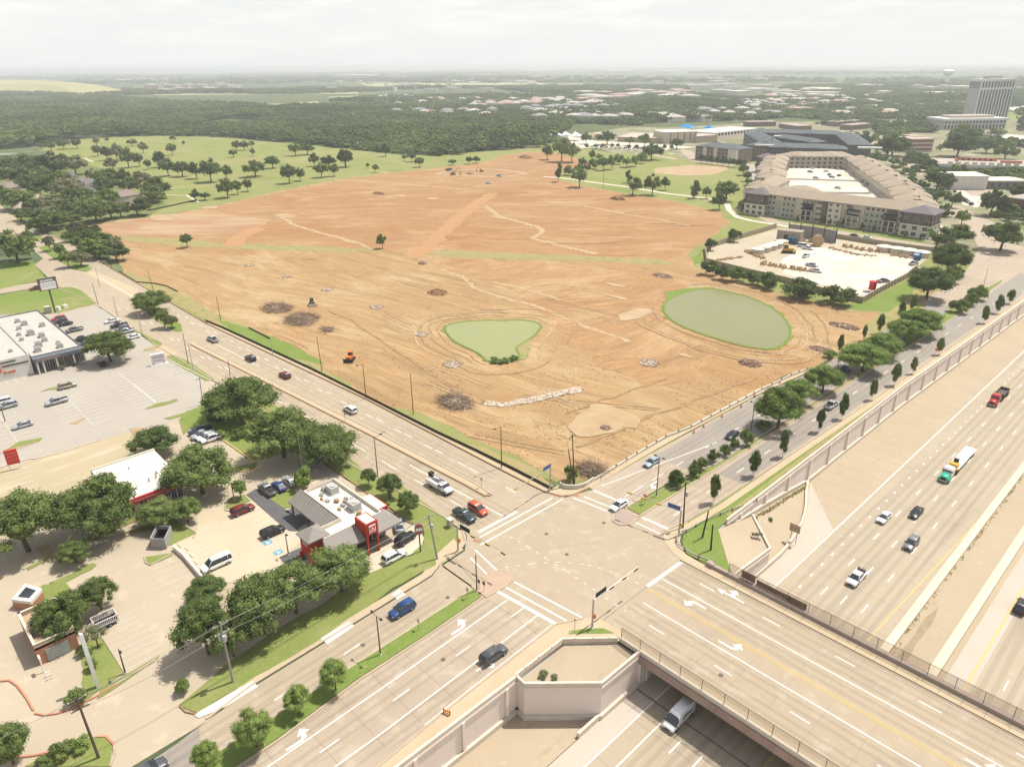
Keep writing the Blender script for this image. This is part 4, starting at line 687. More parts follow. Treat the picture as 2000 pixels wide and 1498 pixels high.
# ================================================================== TREES
LEAF = leafmat('leaf_oak', (.088, .122, .040), (.185, .23, .075))
LEAFB = leafmat('leaf_bright', (.12, .17, .045), (.225, .285, .085))
LEAFD = leafmat('leaf_dark', (.062, .090, .033), (.13, .168, .06))
LEAFG = leafmat('leaf_grey', (.125, .135, .07), (.22, .215, .12))
def leaf_mesh(name, seed, lobes, nleaf, size, mats_core=True, shape='oak', core=.66):
    """crown in a unit box: radius 1 in x,y and half height 1 in z; lobes of small leaf faces round ragged cores"""
    q = np.random.RandomState(seed); L = []
    for i in range(lobes):
        if shape == 'oak':
            th = q.uniform(0, 2*np.pi); ph = np.arccos(q.uniform(-.35, 1)); r = q.uniform(.16, .36); d = 1-r+q.uniform(-.12, .14)
            c = np.array([np.sin(ph)*np.cos(th), np.sin(ph)*np.sin(th), np.cos(ph)])*d; L.append((c, r))
        elif shape == 'tall':
            z = q.uniform(-.8, .82); w = (1-abs(z)**1.6)*(.62 if z > 0 else .70); th = q.uniform(0, 2*np.pi); r = q.uniform(.2, .34)
            L.append((np.array([np.cos(th)*w*.8, np.sin(th)*w*.8, z]), r))
        else:
            th = q.uniform(0, 2*np.pi); ph = np.arccos(q.uniform(-.1, 1)); r = q.uniform(.25, .4); d = 1-r
            L.append((np.array([np.sin(ph)*np.cos(th)*d, np.sin(ph)*np.sin(th)*d, np.cos(ph)*d]), r))
    if shape != 'sparse': L.append((np.array([0, 0, -.1]), .58))
    wts = np.array([l[1]**2 for l in L]); wts[-1] *= .25; wts /= wts.sum()
    idx = q.choice(len(L), nleaf, p=wts); C_ = np.array([l[0] for l in L])[idx]; Rr = np.array([l[1] for l in L])[idx]
    n = q.normal(size=(nleaf, 3)); n[:, 2] += .25; n /= np.linalg.norm(n, axis=1)[:, None]
    pos = C_+n*(Rr*q.uniform(.60, 1.22, nleaf))[:, None]
    nn = n+q.normal(size=(nleaf, 3))*.7; nn /= np.linalg.norm(nn, axis=1)[:, None]
    t = np.cross(nn, q.normal(size=(nleaf, 3))); t /= np.linalg.norm(t, axis=1)[:, None]; b = np.cross(nn, t)
    s = size*q.uniform(.6, 1.35, nleaf)[:, None]; t *= s; b *= s*q.uniform(.5, .95, nleaf)[:, None]
    V = np.stack([pos-t, pos+b, pos+t, pos-b], 1).reshape(-1, 3); F_ = np.arange(nleaf*4).reshape(-1, 4)
    verts = [V]; faces = [tuple(f) for f in F_]
    if core:
        import itertools
        bm = bmesh.new(); bmesh.ops.create_icosphere(bm, subdivisions=2, radius=1.); iv = np.array([v.co[:] for v in bm.verts]); ifc = [[v.index for v in f.verts] for f in bm.faces]; bm.free()
        base = len(V)
        for c, r in L:
            k = iv*(r*core)*(1+q.uniform(-.16, .16, len(iv)))[:, None]+c
            verts.append(k); faces += [tuple(base+i for i in f) for f in ifc]; base += len(iv)
    V = np.concatenate(verts); me = bpy.data.meshes.new(name); me.from_pydata(V.tolist(), [], faces); me.update(); return me
def trunk_mesh(name, seed, kind='oak'):
    q = random.Random(seed); b = MB()
    if kind == 'oak':
        b.tube((0, 0, 0), (.03, .02, .42), .050, .036, 7); 
        for i in range(5):
            a = i*1.26+q.uniform(-.3, .3); e = Vector((.03+math.cos(a)*.30, .02+math.sin(a)*.30, q.uniform(.6, .75))); b.tube((.03, .02, .36), e, .030, .014, 5); b.tube(e, e+Vector((math.cos(a+.5)*.18, math.sin(a+.5)*.18, .14)), .013, .006, 4)
    else:
        b.tube((0, 0, 0), (.0, .0, .85), .022, .008, 6)
        for i in range(4): a = i*1.7; z0 = .3+.1*i; b.tube((0, 0, z0), (math.cos(a)*.1, math.sin(a)*.1, z0+.16), .010, .004, 4)
    me = bpy.data.meshes.new(name); me.from_pydata(b.v, [], b.f); me.update(); return me
CR = {'oakN': [leaf_mesh('crown', 10+i, 46, 12500, .030) for i in range(5)], 'oakF': [leaf_mesh('crown', 30+i, 24, 1500, .075) for i in range(5)],
      'tallN': [leaf_mesh('crown', 50+i, 22, 3200, .05, shape='tall', core=.75) for i in range(3)], 'tallF': [leaf_mesh('crown', 55+i, 12, 500, .11, shape='tall') for i in range(2)],
      'bush': [leaf_mesh('foliage', 60+i, 14, 1500, .065, shape='bush') for i in range(3)], 'sparse': [leaf_mesh('crown', 70+i, 13, 1500, .05, shape='sparse', core=.5) for i in range(2)],
      'flatN': [leaf_mesh('crown', 80+i, 30, 6000, .04) for i in range(2)]}
TM = {'oak': [trunk_mesh('trunk', i) for i in range(3)], 'tall': [trunk_mesh('trunk', 9, 'tall')]}
for v in list(TM.values()): 
    for me in v: me.materials.append(BARK)
for v in list(CR.values()):
    for me in v: me.materials.append(LEAF)
def place_tree(name, base, a, b, clear, kind, leaf=None, label=None, group=None, cat='tree', trunk=True, far=False, seed=None):
    """a crown radius, b crown half height, clear = height of the crown's underside"""
    root = empty(name, base, 0, label, cat, group)
    key = {'oak': 'oakF' if far else 'oakN', 'tall': 'tallF' if far else 'tallN'}.get(kind, kind)
    me = rnd.choice(CR[key]); c = bpy.data.objects.new('foliage' if kind == 'bush' else 'crown', me); COL.objects.link(c); c.parent = root
    c.location = (0, 0, clear+b*.90); k_ = 1.25 if kind == 'bush' else 1.08; c.scale = (a*k_, a*k_, b*k_); c.rotation_euler = (0, 0, rnd.uniform(0, 6.28))
    if leaf is not None: c.material_slots[0].link = 'OBJECT'; c.material_slots[0].material = leaf
    if trunk:
        H_ = clear+2*b; t = bpy.data.objects.new('trunk', rnd.choice(TM['tall' if kind == 'tall' else 'oak'])); COL.objects.link(t); t.parent = root; w_ = min(H_*.95, a*1.35); t.scale = (w_, w_, H_*.85); t.rotation_euler = (0, 0, rnd.uniform(0, 6.28))
    return root
def tree_at(k, x0, x1, y0, y1, kind='oak', leaf=None, label=None, group=None, cat='tree', name='oak_tree', clr=.16, far=None, z=.1):
    """crown box in the survey picture -> a tree of that size standing where it stands"""
    sc = ZT[k][2]; xc, yc = (x0+x1)/2, (y0+y1)/2; h = 3.
    for _ in range(6):
        c = P(k, xc, yc, h); zc = depth(c); m = zc/FPX
        a = (x1-x0)/sc/2*m; mv = (y1-y0)/sc/2*m
        hd = math.hypot(c.x, c.y); se = (HC-h)/math.hypot(hd, HC-h); ce = hd/math.hypot(hd, HC-h)
        b2 = (mv*mv-a*a*se*se)/(ce*ce); lo, hi = {'tall': (1.0, 2.1), 'bush': (.6, 1.3)}.get(kind, (.55, 1.05)); b = min(max(math.sqrt(max(b2, .01)), lo*a), hi*a)
        cl = 0 if kind == 'bush' else max(.9, clr*2*b+.6); h = cl+b*.93
    c = P(k, xc, yc, h); f = (far if far is not None else zc > 330)
    kind_ = kind
    return place_tree(name, (c.x, c.y, z), a, b, cl, kind_, leaf, label, group, cat, kind != 'bush', f)
T = tree_at
# --- big oaks round the lots (near)
for k, x0, x1, y0, y1, lab in [
    ('g', -150, 480, 920, 1420, 'huge spreading oak at the left edge, below the dry lot'), ('g', 470, 1110, 790, 1270, 'large spreading oak in front of the red banded building'),
    ('h', -110, 425, 530, 930, 'broad oak at the upper right corner of the red banded building'), ('h', 200, 780, 10, 270, 'round oak nearest the arterial beside the hardware store lot entrance'),
    ('h', 560, 1130, 180, 620, 'widest oak on the lawn above the bank of parked pickups'), ('h', 1000, 1480, 360, 660, 'oak overhanging a parked car beside the arterial'),
    ('k', 850, 1230, 40, 370, 'oak against the front of the red towered restaurant'), ('k', 560, 920, 160, 500, 'second oak from the restaurant in the row along the frontage lawn'), ('k', 330, 720, 250, 640, 'middle oak of the frontage lawn row, dead red twigs in its crown'),
    ('k', -20, 330, 380, 790, 'oak behind the transformer pole on the frontage lawn'), ('k', 40, 310, 260, 450, 'lowest and leftmost crown behind the frontage row, beside the white van'), ('k', 200, 460, 480, 800, 'oak leaning over the transformer pole'),
    ('g', 1170, 1500, 940, 1180, 'small oak in front of the red banded building, left of a pair'), ('g', 1440, 1660, 950, 1150, 'small oak in front of the red banded building, right of a pair'), ('g', 1100, 1460, 370, 590, 'dense dark round oak behind the white roof'),
    ('d', 620, 950, 930, 1140, 'oak casting shade on the hardware store corner'), ('d', 985, 1240, 645, 770, 'umbrella shaped oak alone on the arterial median'), ('j', 370, 590, 25, 165, 'small oak on the kerbed island left of the retaining wall'),
    ('j', 230, 560, 370, 660, 'oak over the roof of the small brick building'), ('j', 520, 750, 260, 470, 'oak beside the white railed trailer'), ('j', -90, 170, 1200, 1498, 'oak at the lower left picture corner'), ('d', -60, 250, 190, 410, 'big oak at the left edge above the bright lawn')]:
    T(k, x0, x1, y0, y1, 'oak', LEAFD if 'dark' in lab else None, lab, 'spreading oaks round the lots', clr=.09)
for k, x0, x1, y0, y1, kd, lf, lab, nm in [
    ('h', 440, 560, 795, 940, 'oak', LEAFB, 'small young tree on the kerbed grass island beside the maroon car', 'young_tree'), ('i', 770, 920, 180, 320, 'oak', None, 'leftmost of three small trees beside the arterial kerb', 'young_tree'), ('i', 925, 1160, 230, 440, 'oak', None, 'middle and tallest of three small trees beside the arterial kerb', 'young_tree'), ('i', 1130, 1340, 400, 590, 'oak', None, 'rightmost of three small trees beside the arterial kerb', 'young_tree'),
    ('k', 920, 1095, 770, 1010, 'oak', LEAFB, 'fresh green tree on the median strip, nearest the intersection', 'median_tree'), ('k', 680, 845, 940, 1170, 'oak', LEAFB, 'second fresh green tree down the median strip', 'median_tree'), ('k', 365, 600, 1100, 1360, 'oak', LEAFB, 'third fresh green tree down the median strip', 'median_tree'), ('k', 75, 265, 1330, 1540, 'oak', LEAFB, 'fresh green tree on the median strip cut by the bottom edge', 'median_tree'),
    ('j', 540, 690, 560, 700, 'sparse', LEAFG, 'half bare small tree behind the tall white pylon', 'bare_tree'), ('d', 1140, 1240, 775, 880, 'oak', None, 'low bushy tree right of the median umbrella oak', 'median_tree'), ('d', 1200, 1300, 815, 890, 'oak', LEAFG, 'brownish small tree at the tip of the arterial median', 'median_tree'),
    ('B', 470, 610, 930, 1060, 'oak', LEAFG, 'greyish tree leading the row on the upper arterial median', 'median_tree'), ('B', 590, 730, 1010, 1140, 'oak', LEAFB, 'first yellow green tree of the upper arterial median', 'median_tree'), ('B', 660, 830, 1090, 1240, 'oak', LEAFB, 'second yellow green tree of the upper arterial median', 'median_tree'), ('B', 780, 990, 1090, 1230, 'oak', LEAFG, 'brown trunked tree ending the row on the upper arterial median', 'median_tree')]:
    T(k, x0, x1, y0, y1, kd, lf, lab, 'young trees on verges and medians', name=nm, clr=.2)
for k, x0, x1, y0, y1, lf, lab in [('i', 125, 325, 180, 390, LEAFB, 'ball clipped bright green bush behind the restaurant'), ('h', 240, 370, 235, 340, LEAFD, 'round dark bush on the lawn behind four parked cars'), ('h', 440, 560, 370, 460, LEAFB, 'low bush at the foot of the widest oak'), ('k', -20, 60, 930, 1030, LEAFB, 'round bush at the lawn corner by the frontage driveway'), ('j', 1160, 1230, 920, 1020, LEAFB, 'green bush inside the brick edged corner bed'), ('j', 440, 560, 990, 1110, None, 'bush beside the timber pole at the red kerb'), ('j', 500, 560, 690, 800, None, 'dark bush behind the white pylon base'), ('j', 560, 630, 780, 890, None, 'bush in front of the white pylon'), ('j', 340, 460, 1330, 1450, None, 'middle bush of the lower left hedge'), ('j', 450, 580, 1300, 1400, LEAFB, 'right bush of the lower left hedge'), ('j', 240, 340, 1430, 1500, None, 'left bush of the lower left hedge'), ('d', 430, 480, 1180, 1205, LEAFG, 'small shrub by the store front, left one'), ('d', 530, 570, 1155, 1180, LEAFG, 'small shrub by the store front, right one'), ('l', 1130, 1230, 230, 350, LEAFB, 'weedy bush round the bases of the crossed timber poles'), ('zz', 0, 0, 0, 0, 0, 0)]:
    if k != 'zz': T(k, x0, x1, y0, y1, 'bush', lf, lab, 'bushes round the lots', 'bush', 'bush')
# --- upright street trees along the far frontage
def nth(i): n = i+1; return ORD[i] if i < 20 else str(n)+('st' if n % 10 == 1 else 'nd' if n % 10 == 2 else 'rd' if n % 10 == 3 else 'th')
ORD = ['first', 'second', 'third', 'fourth', 'fifth', 'sixth', 'seventh', 'eighth', 'ninth', 'tenth', 'eleventh', 'twelfth', 'thirteenth', 'fourteenth', 'fifteenth', 'sixteenth', 'seventeenth', 'eighteenth', 'nineteenth', 'twentieth']
for i, (k, x0, x1, y0, y1) in enumerate([('n', 785, 900, 110, 310), ('n', 1115, 1240, -90, 90), ('q', 405, 482, 870, 1010), ('q', 645, 715, 725, 850), ('q', 795, 865, 630, 765), ('q', 993, 1055, 535, 645), ('q', 1135, 1210, 430, 550), ('q', 1262, 1315, 393, 480), ('q', 1433, 1490, 265, 355), ('q', 1722, 1785, 58, 150), ('q', 1812, 1875, -10, 85), ('q', 1890, 1950, -50, 25)]):
    T(k, x0, x1, y0, y1, 'tall', None, ORD[i]+' upright street tree from the overpass corner along the frontage sidewalk', 'upright trees between frontage road and freeway wall', name='street_tree', clr=.2)
for i, (k, x0, x1, y0, y1) in enumerate([('q', 785, 835, 240, 350), ('q', 945, 985, 175, 265), ('q', 1040, 1100, 110, 215), ('q', 1178, 1240, 30, 130), ('q', 1255, 1315, -15, 75)]):
    T(k, x0, x1, y0, y1, 'tall', None, ORD[i]+' upright tree from the left in the row below the storage yard', 'upright trees below the storage yard', name='street_tree', clr=.2)
for i, (k, x0, x1, y0, y1) in enumerate([('q', 270, 560, 590, 840), ('q', 430, 650, 545, 700), ('q', 590, 815, 445, 610), ('q', 815, 1110, 300, 480), ('q', 980, 1205, 250, 370), ('q', 1120, 1350, 145, 290), ('q', 1200, 1460, 85, 230)]):
    T(k, x0, x1, y0, y1, 'oak', leafmat('leaf_elm', (.11, .165, .045), (.21, .275, .08)) if i == 0 else bpy.data.materials['leaf_elm'], ORD[i]+' leafy green crown from the near end of the frontage median', 'leafy trees on the frontage median', name='median_tree', clr=.12)
for i, (k, x0, x1, y0, y1) in enumerate([('s', 830, 950, 1285, 1400), ('s', 975, 1075, 1230, 1340), ('s', 1020, 1120, 1180, 1280), ('s', 1130, 1220, 1120, 1220), ('s', 1225, 1310, 1080, 1170), ('s', 1300, 1380, 1030, 1110), ('s', 1385, 1485, 965, 1090), ('n', 460, 580, 90, 230), ('n', 610, 740, -10, 160), ('s', 1510, 1620, 890, 980)][:]):
    if k == 'n' and x0 == 610: continue
    T(k, x0, x1, y0, y1, 'bush', None if i % 2 else LEAFB, ORD[i]+' shrub of the line planted on the frontage median, counted in planting order', 'shrubs on the frontage median', 'shrub', 'shrub')
for i, (k, x0, x1, y0, y1) in enumerate([('q', 1530, 1640, 20, 110), ('q', 1620, 1700, -20, 60), ('c', 1700, 1790, 1370, 1450), ('q', 700, 770, 350, 400)]):
    T(k, x0, x1, y0, y1, 'bush', LEAFB, ['bright shrub clump where the frontage roads merge', 'shrub clump beyond the merge of the frontage roads', 'far shrub clump on the merge island', 'low scrub at the field corner by the barrier'][i], 'shrub clumps at the road merge', 'shrub', 'shrub')
# --- hedge and trees round the storage yard
for i, (x0, x1, y0, y1) in enumerate([(-45, 95, 410, 540), (85, 200, 455, 580), (170, 350, 470, 600), (345, 480, 510, 620), (440, 635, 520, 660), (700, 990, 590, 740), (1030, 1300, 640, 800)]):
    T('y', x0, x1, y0, y1, 'bush', LEAFD, ORD[i]+' big dark shrub from the left along the storage yard wall', 'dark shrubs along the storage yard wall', 'large_shrub', 'shrub')
for k, x0, x1, y0, y1, lab in [('y', 185, 310, 130, 225, 'round dark tree on the upper left edge of the storage yard'), ('y', -20, 95, 215, 300, 'round dark tree at the left corner of the storage yard'), ('c', 1365, 1590, 1260, 1429, 'broad dark oak at the lower right corner of the storage yard'), ('c', 1495, 1695, 1135, 1290, 'round oak on the right of the storage yard'), ('c', 1440, 1600, 1040, 1150, 'oak in front of the apartment corner tower'), ('c', 1540, 1710, 1030, 1130, 'oak right of the apartment corner tower'), ('c', 1560, 1660, 1255, 1340, 'lighter oak between the two yard oaks'), ('c', 1620, 1700, 945, 1020, 'bright tree right of the apartment corner roof'), ('c', 1780, 1995, 1010, 1160, 'spreading oak at the right edge beyond the curving road'), ('c', 1760, 1900, 830, 960, 'dark oak beside the brown brick building'), ('c', 1890, 2010, 810, 870, 'flat dark tree at the right edge above the brown building'), ('c', 1450, 1600, 715, 820, 'dark oak beside the white warehouse'), ('c', 1380, 1470, 640, 700, 'oak left of the shopping centre, front one'), ('c', 1460, 1540, 645, 690, 'oak left of the shopping centre, back one'), ('c', 1190, 1360, 530, 630, 'broad oak left of the brick office'), ('c', 1590, 1760, 470, 580, 'tall pale oak right of the brick office'), ('c', 1540, 1740, 540, 620, 'dark oak behind the shopping centre roof'), ('c', 1740, 1850, 560, 620, 'dark oak right behind the shopping centre'), ('c', 1840, 1965, 590, 645, 'oak at the right end of the shopping centre roof'), ('c', 1480, 1560, 820, 890, 'left oak of the pair behind the apartment corner'), ('c', 1560, 1650, 840, 920, 'right oak of the pair behind the apartment corner'), ('c', 1340, 1400, 600, 680, 'small bright tree by the apartment garage wing'), ('c', 1520, 1600, 760, 830, 'small oak at the white warehouse corner'), ('c', 1060, 1160, 520, 600, 'dark tree right of the far apartment block'), ('c', 1130, 1220, 620, 680, 'tree behind the garage wing roof')]:
    T(k, x0, x1, y0, y1, 'oak', LEAFD if 'dark' in lab else (LEAFB if 'bright' in lab else None), lab, 'oaks round the yard and apartments', clr=.1)
for i, (x0, x1, y0, y1) in enumerate([(405, 465, 690, 740), (435, 480, 730, 775), (440, 480, 770, 800), (440, 480, 800, 830), (455, 500, 830, 870), (405, 465, 890, 940), (500, 560, 670, 720), (520, 570, 720, 760), (560, 600, 730, 780)]):
    T('c', x0, x1, y0, y1, 'oak', None, ORD[i]+' small tree in the apartment car park strips, counting from the top', 'small trees in the apartment car park', name='young_tree')
for i, x in enumerate(list(range(190, 460, 30))):
    T('c', x-6, x+30, 628+i*5, 680+i*3, 'oak', LEAFD, ORD[i]+' tree from the left in front of the far apartment block', 'trees in front of the far apartment block', name='young_tree')
for i, (x, y) in enumerate([(760, 665), (825, 680), (870, 665), (1035, 695), (1140, 710), (1230, 735), (715, 640), (1420, 770), (480, 630), (1550, 790)]):
    T('u', x-18, x+20, y-5, y+45, 'tall', LEAFD, ORD[i]+' small dark conifer at the foot of the apartment front, in planting order', 'conifers along the apartment front', 'conifer', 'tree', far=True)
# --- meadow, field and hedgerow trees
md = [('A', 715, 800, 620, 690), ('A', 785, 870, 630, 720), ('A', 850, 960, 610, 720), ('A', 930, 1050, 630, 790), ('A', 1040, 1120, 670, 780), ('A', 820, 930, 720, 800), ('A', 1120, 1180, 725, 800), ('A', 1190, 1290, 665, 775), ('A', 1075, 1150, 595, 665), ('A', 1300, 1375, 605, 680), ('A', 1325, 1375, 540, 590), ('A', 1420, 1445, 565, 630), ('A', 1810, 1880, 585, 650), ('A', 1870, 1935, 585, 645), ('A', 1935, 1990, 585, 635), ('A', 1950, 1995, 640, 695), ('A', 1790, 1850, 650, 700), ('A', 725, 775, 560, 610), ('A', 820, 850, 555, 590), ('A', 990, 1065, 570, 615), ('A', 560, 630, 565, 630), ('A', 440, 540, 575, 635), ('A', 350, 430, 590, 650), ('A', 280, 350, 600, 640),
      ('a', 885, 975, 890, 970), ('a', 960, 1060, 905, 975), ('a', 1050, 1130, 910, 985), ('a', 1110, 1225, 890, 1000), ('a', 1230, 1290, 925, 990), ('a', 1360, 1480, 900, 975), ('a', 1475, 1560, 875, 930), ('a', 1565, 1650, 920, 1010), ('a', 1640, 1700, 940, 1000), ('a', 1215, 1310, 1000, 1090), ('a', 1290, 1350, 1005, 1080), ('a', 1350, 1405, 985, 1075), ('a', 1720, 1780, 860, 920), ('a', 1790, 1870, 870, 930), ('a', 1880, 1965, 840, 920), ('a', 1750, 1830, 910, 980), ('a', 1830, 1890, 920, 975), ('a', 1055, 1110, 1060, 1115), ('a', 1110, 1170, 1075, 1110), ('a', 1610, 1680, 800, 860), ('a', 1670, 1755, 800, 855),
      ('b', 0, 30, 890, 975), ('b', 30, 108, 840, 920), ('b', 265, 320, 800, 870), ('b', 415, 465, 850, 895), ('b', 455, 510, 880, 925), ('b', 215, 255, 920, 955), ('b', 645, 690, 893, 915), ('b', 740, 780, 875, 910), ('b', 780, 825, 875, 905), ('b', 385, 410, 865, 892), ('b', 182, 206, 913, 934)]
md.sort(key=lambda t: ZT[t[0]][0]+t[1]/ZT[t[0]][2])
for i, (k, x0, x1, y0, y1) in enumerate(md):
    w_ = (x1-x0)/ZT[k][2]; sz = 'broad dark' if w_ > 28 else ('mid sized' if w_ > 17 else 'small round')
    o_ = nth(i)
    T(k, x0, x1, y0, y1, 'sparse' if (x1-x0) < 60 and k == 'A' and i % 3 == 0 else 'oak', LEAFG if (k == 'A' and 700 < x0 < 1100 and i % 2) else (LEAFD if i % 3 == 0 else None), sz+' tree standing in the green meadow, '+o_+' from the left there', 'scattered trees in the meadow', name='meadow_tree', clr=.14)
for k, x0, x1, y0, y1, kd, lab in [('a', 1005, 1070, 1305, 1368, 'oak', 'lone small tree on the left of the grass strip crossing the bare field'), ('b', 245, 305, 1308, 1380, 'oak', 'lone small tree on the grass strip near the middle of the bare field'), ('b', 1230, 1290, 915, 1000, 'tall', 'tall dark tree at the field corner by the pale path'), ('b', 1335, 1420, 935, 1035, 'oak', 'round tree beside the pale path at the field edge'), ('b', 1625, 1680, 955, 1010, 'tall', 'upright tree behind the round one, right of the lamp by the path'), ('b', 1625, 1725, 995, 1075, 'oak', 'left of two round trees above the dirt heap by the path'), ('b', 1740, 1830, 970, 1080, 'oak', 'right of two round trees above the dirt heap by the path'), ('b', 1830, 1885, 980, 1060, 'oak', 'oval tree farthest right along the pale path'), ('b', 1165, 1230, 815, 880, 'oak', 'dark oak left of the big clump at the field top'), ('b', 1225, 1330, 765, 895, 'oak', 'tall centre of the big clump at the field top'), ('b', 1290, 1380, 800, 890, 'oak', 'right part of the big clump at the field top'), ('b', 1720, 1840, 805, 880, 'oak', 'wide dark oak beside the school drive'), ('b', 1370, 1415, 880, 930, 'oak', 'small pale tree in front of the big clump'), ('c', 265, 340, 848, 930, 'oak', 'round dark tree where the pale path bends'), ('c', 280, 405, 782, 880, 'oak', 'broad tree behind the bend of the pale path'), ('c', 120, 205, 780, 860, 'tall', 'upright tree in the scrub left of the path bend'), ('c', 205, 255, 815, 870, 'oak', 'low scrub tree left of the path bend'), ('c', 405, 460, 885, 930, 'oak', 'small dark tree right of the path bend'), ('J', 730, 860, 310, 420, 'oak', 'round oak in front of the school hall'), ('J', 600, 700, 345, 410, 'oak', 'oak left of the school hall'), ('J', 1040, 1180, 360, 440, 'oak', 'oak before the tall school wall'), ('J', 340, 520, 290, 395, 'oak', 'dark oak at the left end of the school'), ('J', 170, 275, 300, 390, 'oak', 'oak on the pale ground left of the school')]:
    T(k, x0, x1, y0, y1, kd, LEAFD if 'dark' in lab else None, lab, 'trees at the field edge and school')
hr = [(1290, 1350, 930, 980), (1350, 1400, 915, 960), (1395, 1440, 905, 965), (1430, 1490, 890, 945), (1480, 1540, 880, 940), (1530, 1590, 870, 935), (1570, 1620, 865, 920), (1610, 1670, 880, 925), (1660, 1720, 875, 920), (1700, 1752, 855, 915), (1420, 1465, 840, 890), (1465, 1510, 860, 890)]
for i, (x0, x1, y0, y1) in enumerate(hr): T('b', x0, x1, y0, y1, 'bush' if i % 3 == 0 else 'oak', LEAFB if i % 2 else None, ORD[i]+' tree of the hedgerow beyond the path, counted from its left end', 'hedgerow beyond the path', name='hedgerow_tree')
for i, x in enumerate([225, 322, 390, 480, 535, 640, 715, 990, 1055]): T('J', x-22, x+22, 405, 445 if i < 5 else 470, 'oak', None, ORD[i]+' small tree from the left along the school car park', 'small trees along the school car park', name='young_tree')
# --- wooded neighbourhood on the left
nb = [(0, 60, 60, 190), (30, 260, 40, 180), (200, 480, 20, 190), (420, 760, 20, 200), (700, 940, 40, 210), (10, 320, 170, 300), (250, 480, 130, 260), (180, 400, 250, 420), (370, 640, 200, 330), (560, 760, 200, 340), (400, 700, 300, 430), (600, 900, 330, 430), (0, 60, 330, 460), (0, 320, 420, 580), (280, 420, 500, 640), (970, 1100, 180, 290), (1090, 1300, 180, 330), (1280, 1440, 190, 320), (1440, 1660, 220, 340), (1060, 1320, 280, 420), (1320, 1520, 280, 420), (1540, 1850, 300, 470), (1560, 1800, 400, 500), (1090, 1290, 400, 560), (690, 1000, 430, 540), (460, 720, 480, 600), (640, 900, 560, 700), (850, 1120, 480, 640), (900, 1200, 560, 720), (1100, 1350, 560, 700), (1250, 1420, 560, 690), (1390, 1640, 540, 650), (470, 700, 600, 720), (140, 300, 620, 730), (440, 720, 660, 800), (700, 900, 660, 760), (320, 560, 740, 850), (520, 700, 700, 820), (250, 470, 640, 720), (740, 900, 770, 900), (860, 1090, 820, 970), (700, 860, 880, 960), (870, 1180, 880, 1020), (1060, 1300, 900, 1060), (880, 1180, 980, 1120), (1160, 1400, 1020, 1180), (1200, 1360, 960, 1080), (930, 1100, 800, 900), (1000, 1200, 1040, 1150)]
for i, (x0, x1, y0, y1) in enumerate(nb):
    where = 'in the wooded street of houses' if y1 < 760 else 'in the belt between arterial and bare field'
    n = i+1; o_ = ORD[i] if i < 20 else str(n)+('st' if n % 10 == 1 else 'nd' if n % 10 == 2 else 'rd' if n % 10 == 3 else 'th')
    T('B', x0-.09*(x1-x0), x1+.09*(x1-x0), y0-4, y1+6, 'oak', [None, LEAFD, None, LEAFB, LEAFD, None, LEAFG][(i*5) % 7], 'tree '+where+', '+o_+' from the back', 'trees round the houses on the left', clr=.1, name='garden_tree')
# --- woodland and far tree cover (nobody could count it)
def stuff_trees(name, label, pts, mats_):
    """pts: x,y,scale -> one object instancing small far crowns"""
    me = bpy.data.meshes.new(name); me.from_pydata([(p[0], p[1], min(4, p[2]*.5)-(p[2]*.3 if p[2] > 12 else 0)+max(0, noise.noise((p[0]*.004, p[1]*.004, 7)))*(16 if p[0] < -520 else 3)) for p in pts], [], [])
    at = me.attributes.new('sz', 'FLOAT', 'POINT'); at.data.foreach_set('value', [p[2] for p in pts])
    o = bpy.data.objects.new(name, me); COL.objects.link(o); tag(o, label, 'woodland', kind='stuff')
    g = bpy.data.node_groups.new(name, 'GeometryNodeTree'); g.interface.new_socket('Geometry', in_out='INPUT', socket_type='NodeSocketGeometry'); g.interface.new_socket('Geometry', in_out='OUTPUT', socket_type='NodeSocketGeometry')
    gi, go = g.nodes.new('NodeGroupInput'), g.nodes.new('NodeGroupOutput'); ip = g.nodes.new('GeometryNodeInstanceOnPoints'); ci = g.nodes.new('GeometryNodeCollectionInfo')
    ci.inputs['Collection'].default_value = FARC; ci.inputs['Separate Children'].default_value = True; ci.inputs['Reset Children'].default_value = True
    ip.inputs['Pick Instance'].default_value = True; na = g.nodes.new('GeometryNodeInputNamedAttribute'); na.data_type = 'FLOAT'; na.inputs['Name'].default_value = 'sz'
    rv = g.nodes.new('FunctionNodeRandomValue'); rv.data_type = 'FLOAT_VECTOR'; rv.inputs[0].default_value = (0, 0, 0); rv.inputs[1].default_value = (0, 0, 6.28)
    l = g.links.new; l(gi.outputs[0], ip.inputs['Points']); l(ci.outputs[0], ip.inputs['Instance']); l(rv.outputs[0], ip.inputs['Rotation']); l(na.outputs[0], ip.inputs['Scale']); l(ip.outputs[0], go.inputs[0])
    md_ = o.modifiers.new('scatter', 'NODES'); md_.node_group = g; return o
FARC = bpy.data.collections.new('far_crowns')
for i in range(4):
    me = leaf_mesh('far_crown', 200+i, 9, 150, .14, core=.86); me.materials.append([LEAF, LEAFD, LEAF, leafmat('leaf_woods', (.078, .115, .036), (.165, .20, .068))][i] if i < 3 else leafmat('leaf_woods', (.078, .115, .036), (.165, .20, .068)))
    me.transform(Matrix.Scale(.62, 4, (0, 0, 1))); o = bpy.data.objects.new('far_crown', me); FARC.objects.link(o)
q = random.Random(11)
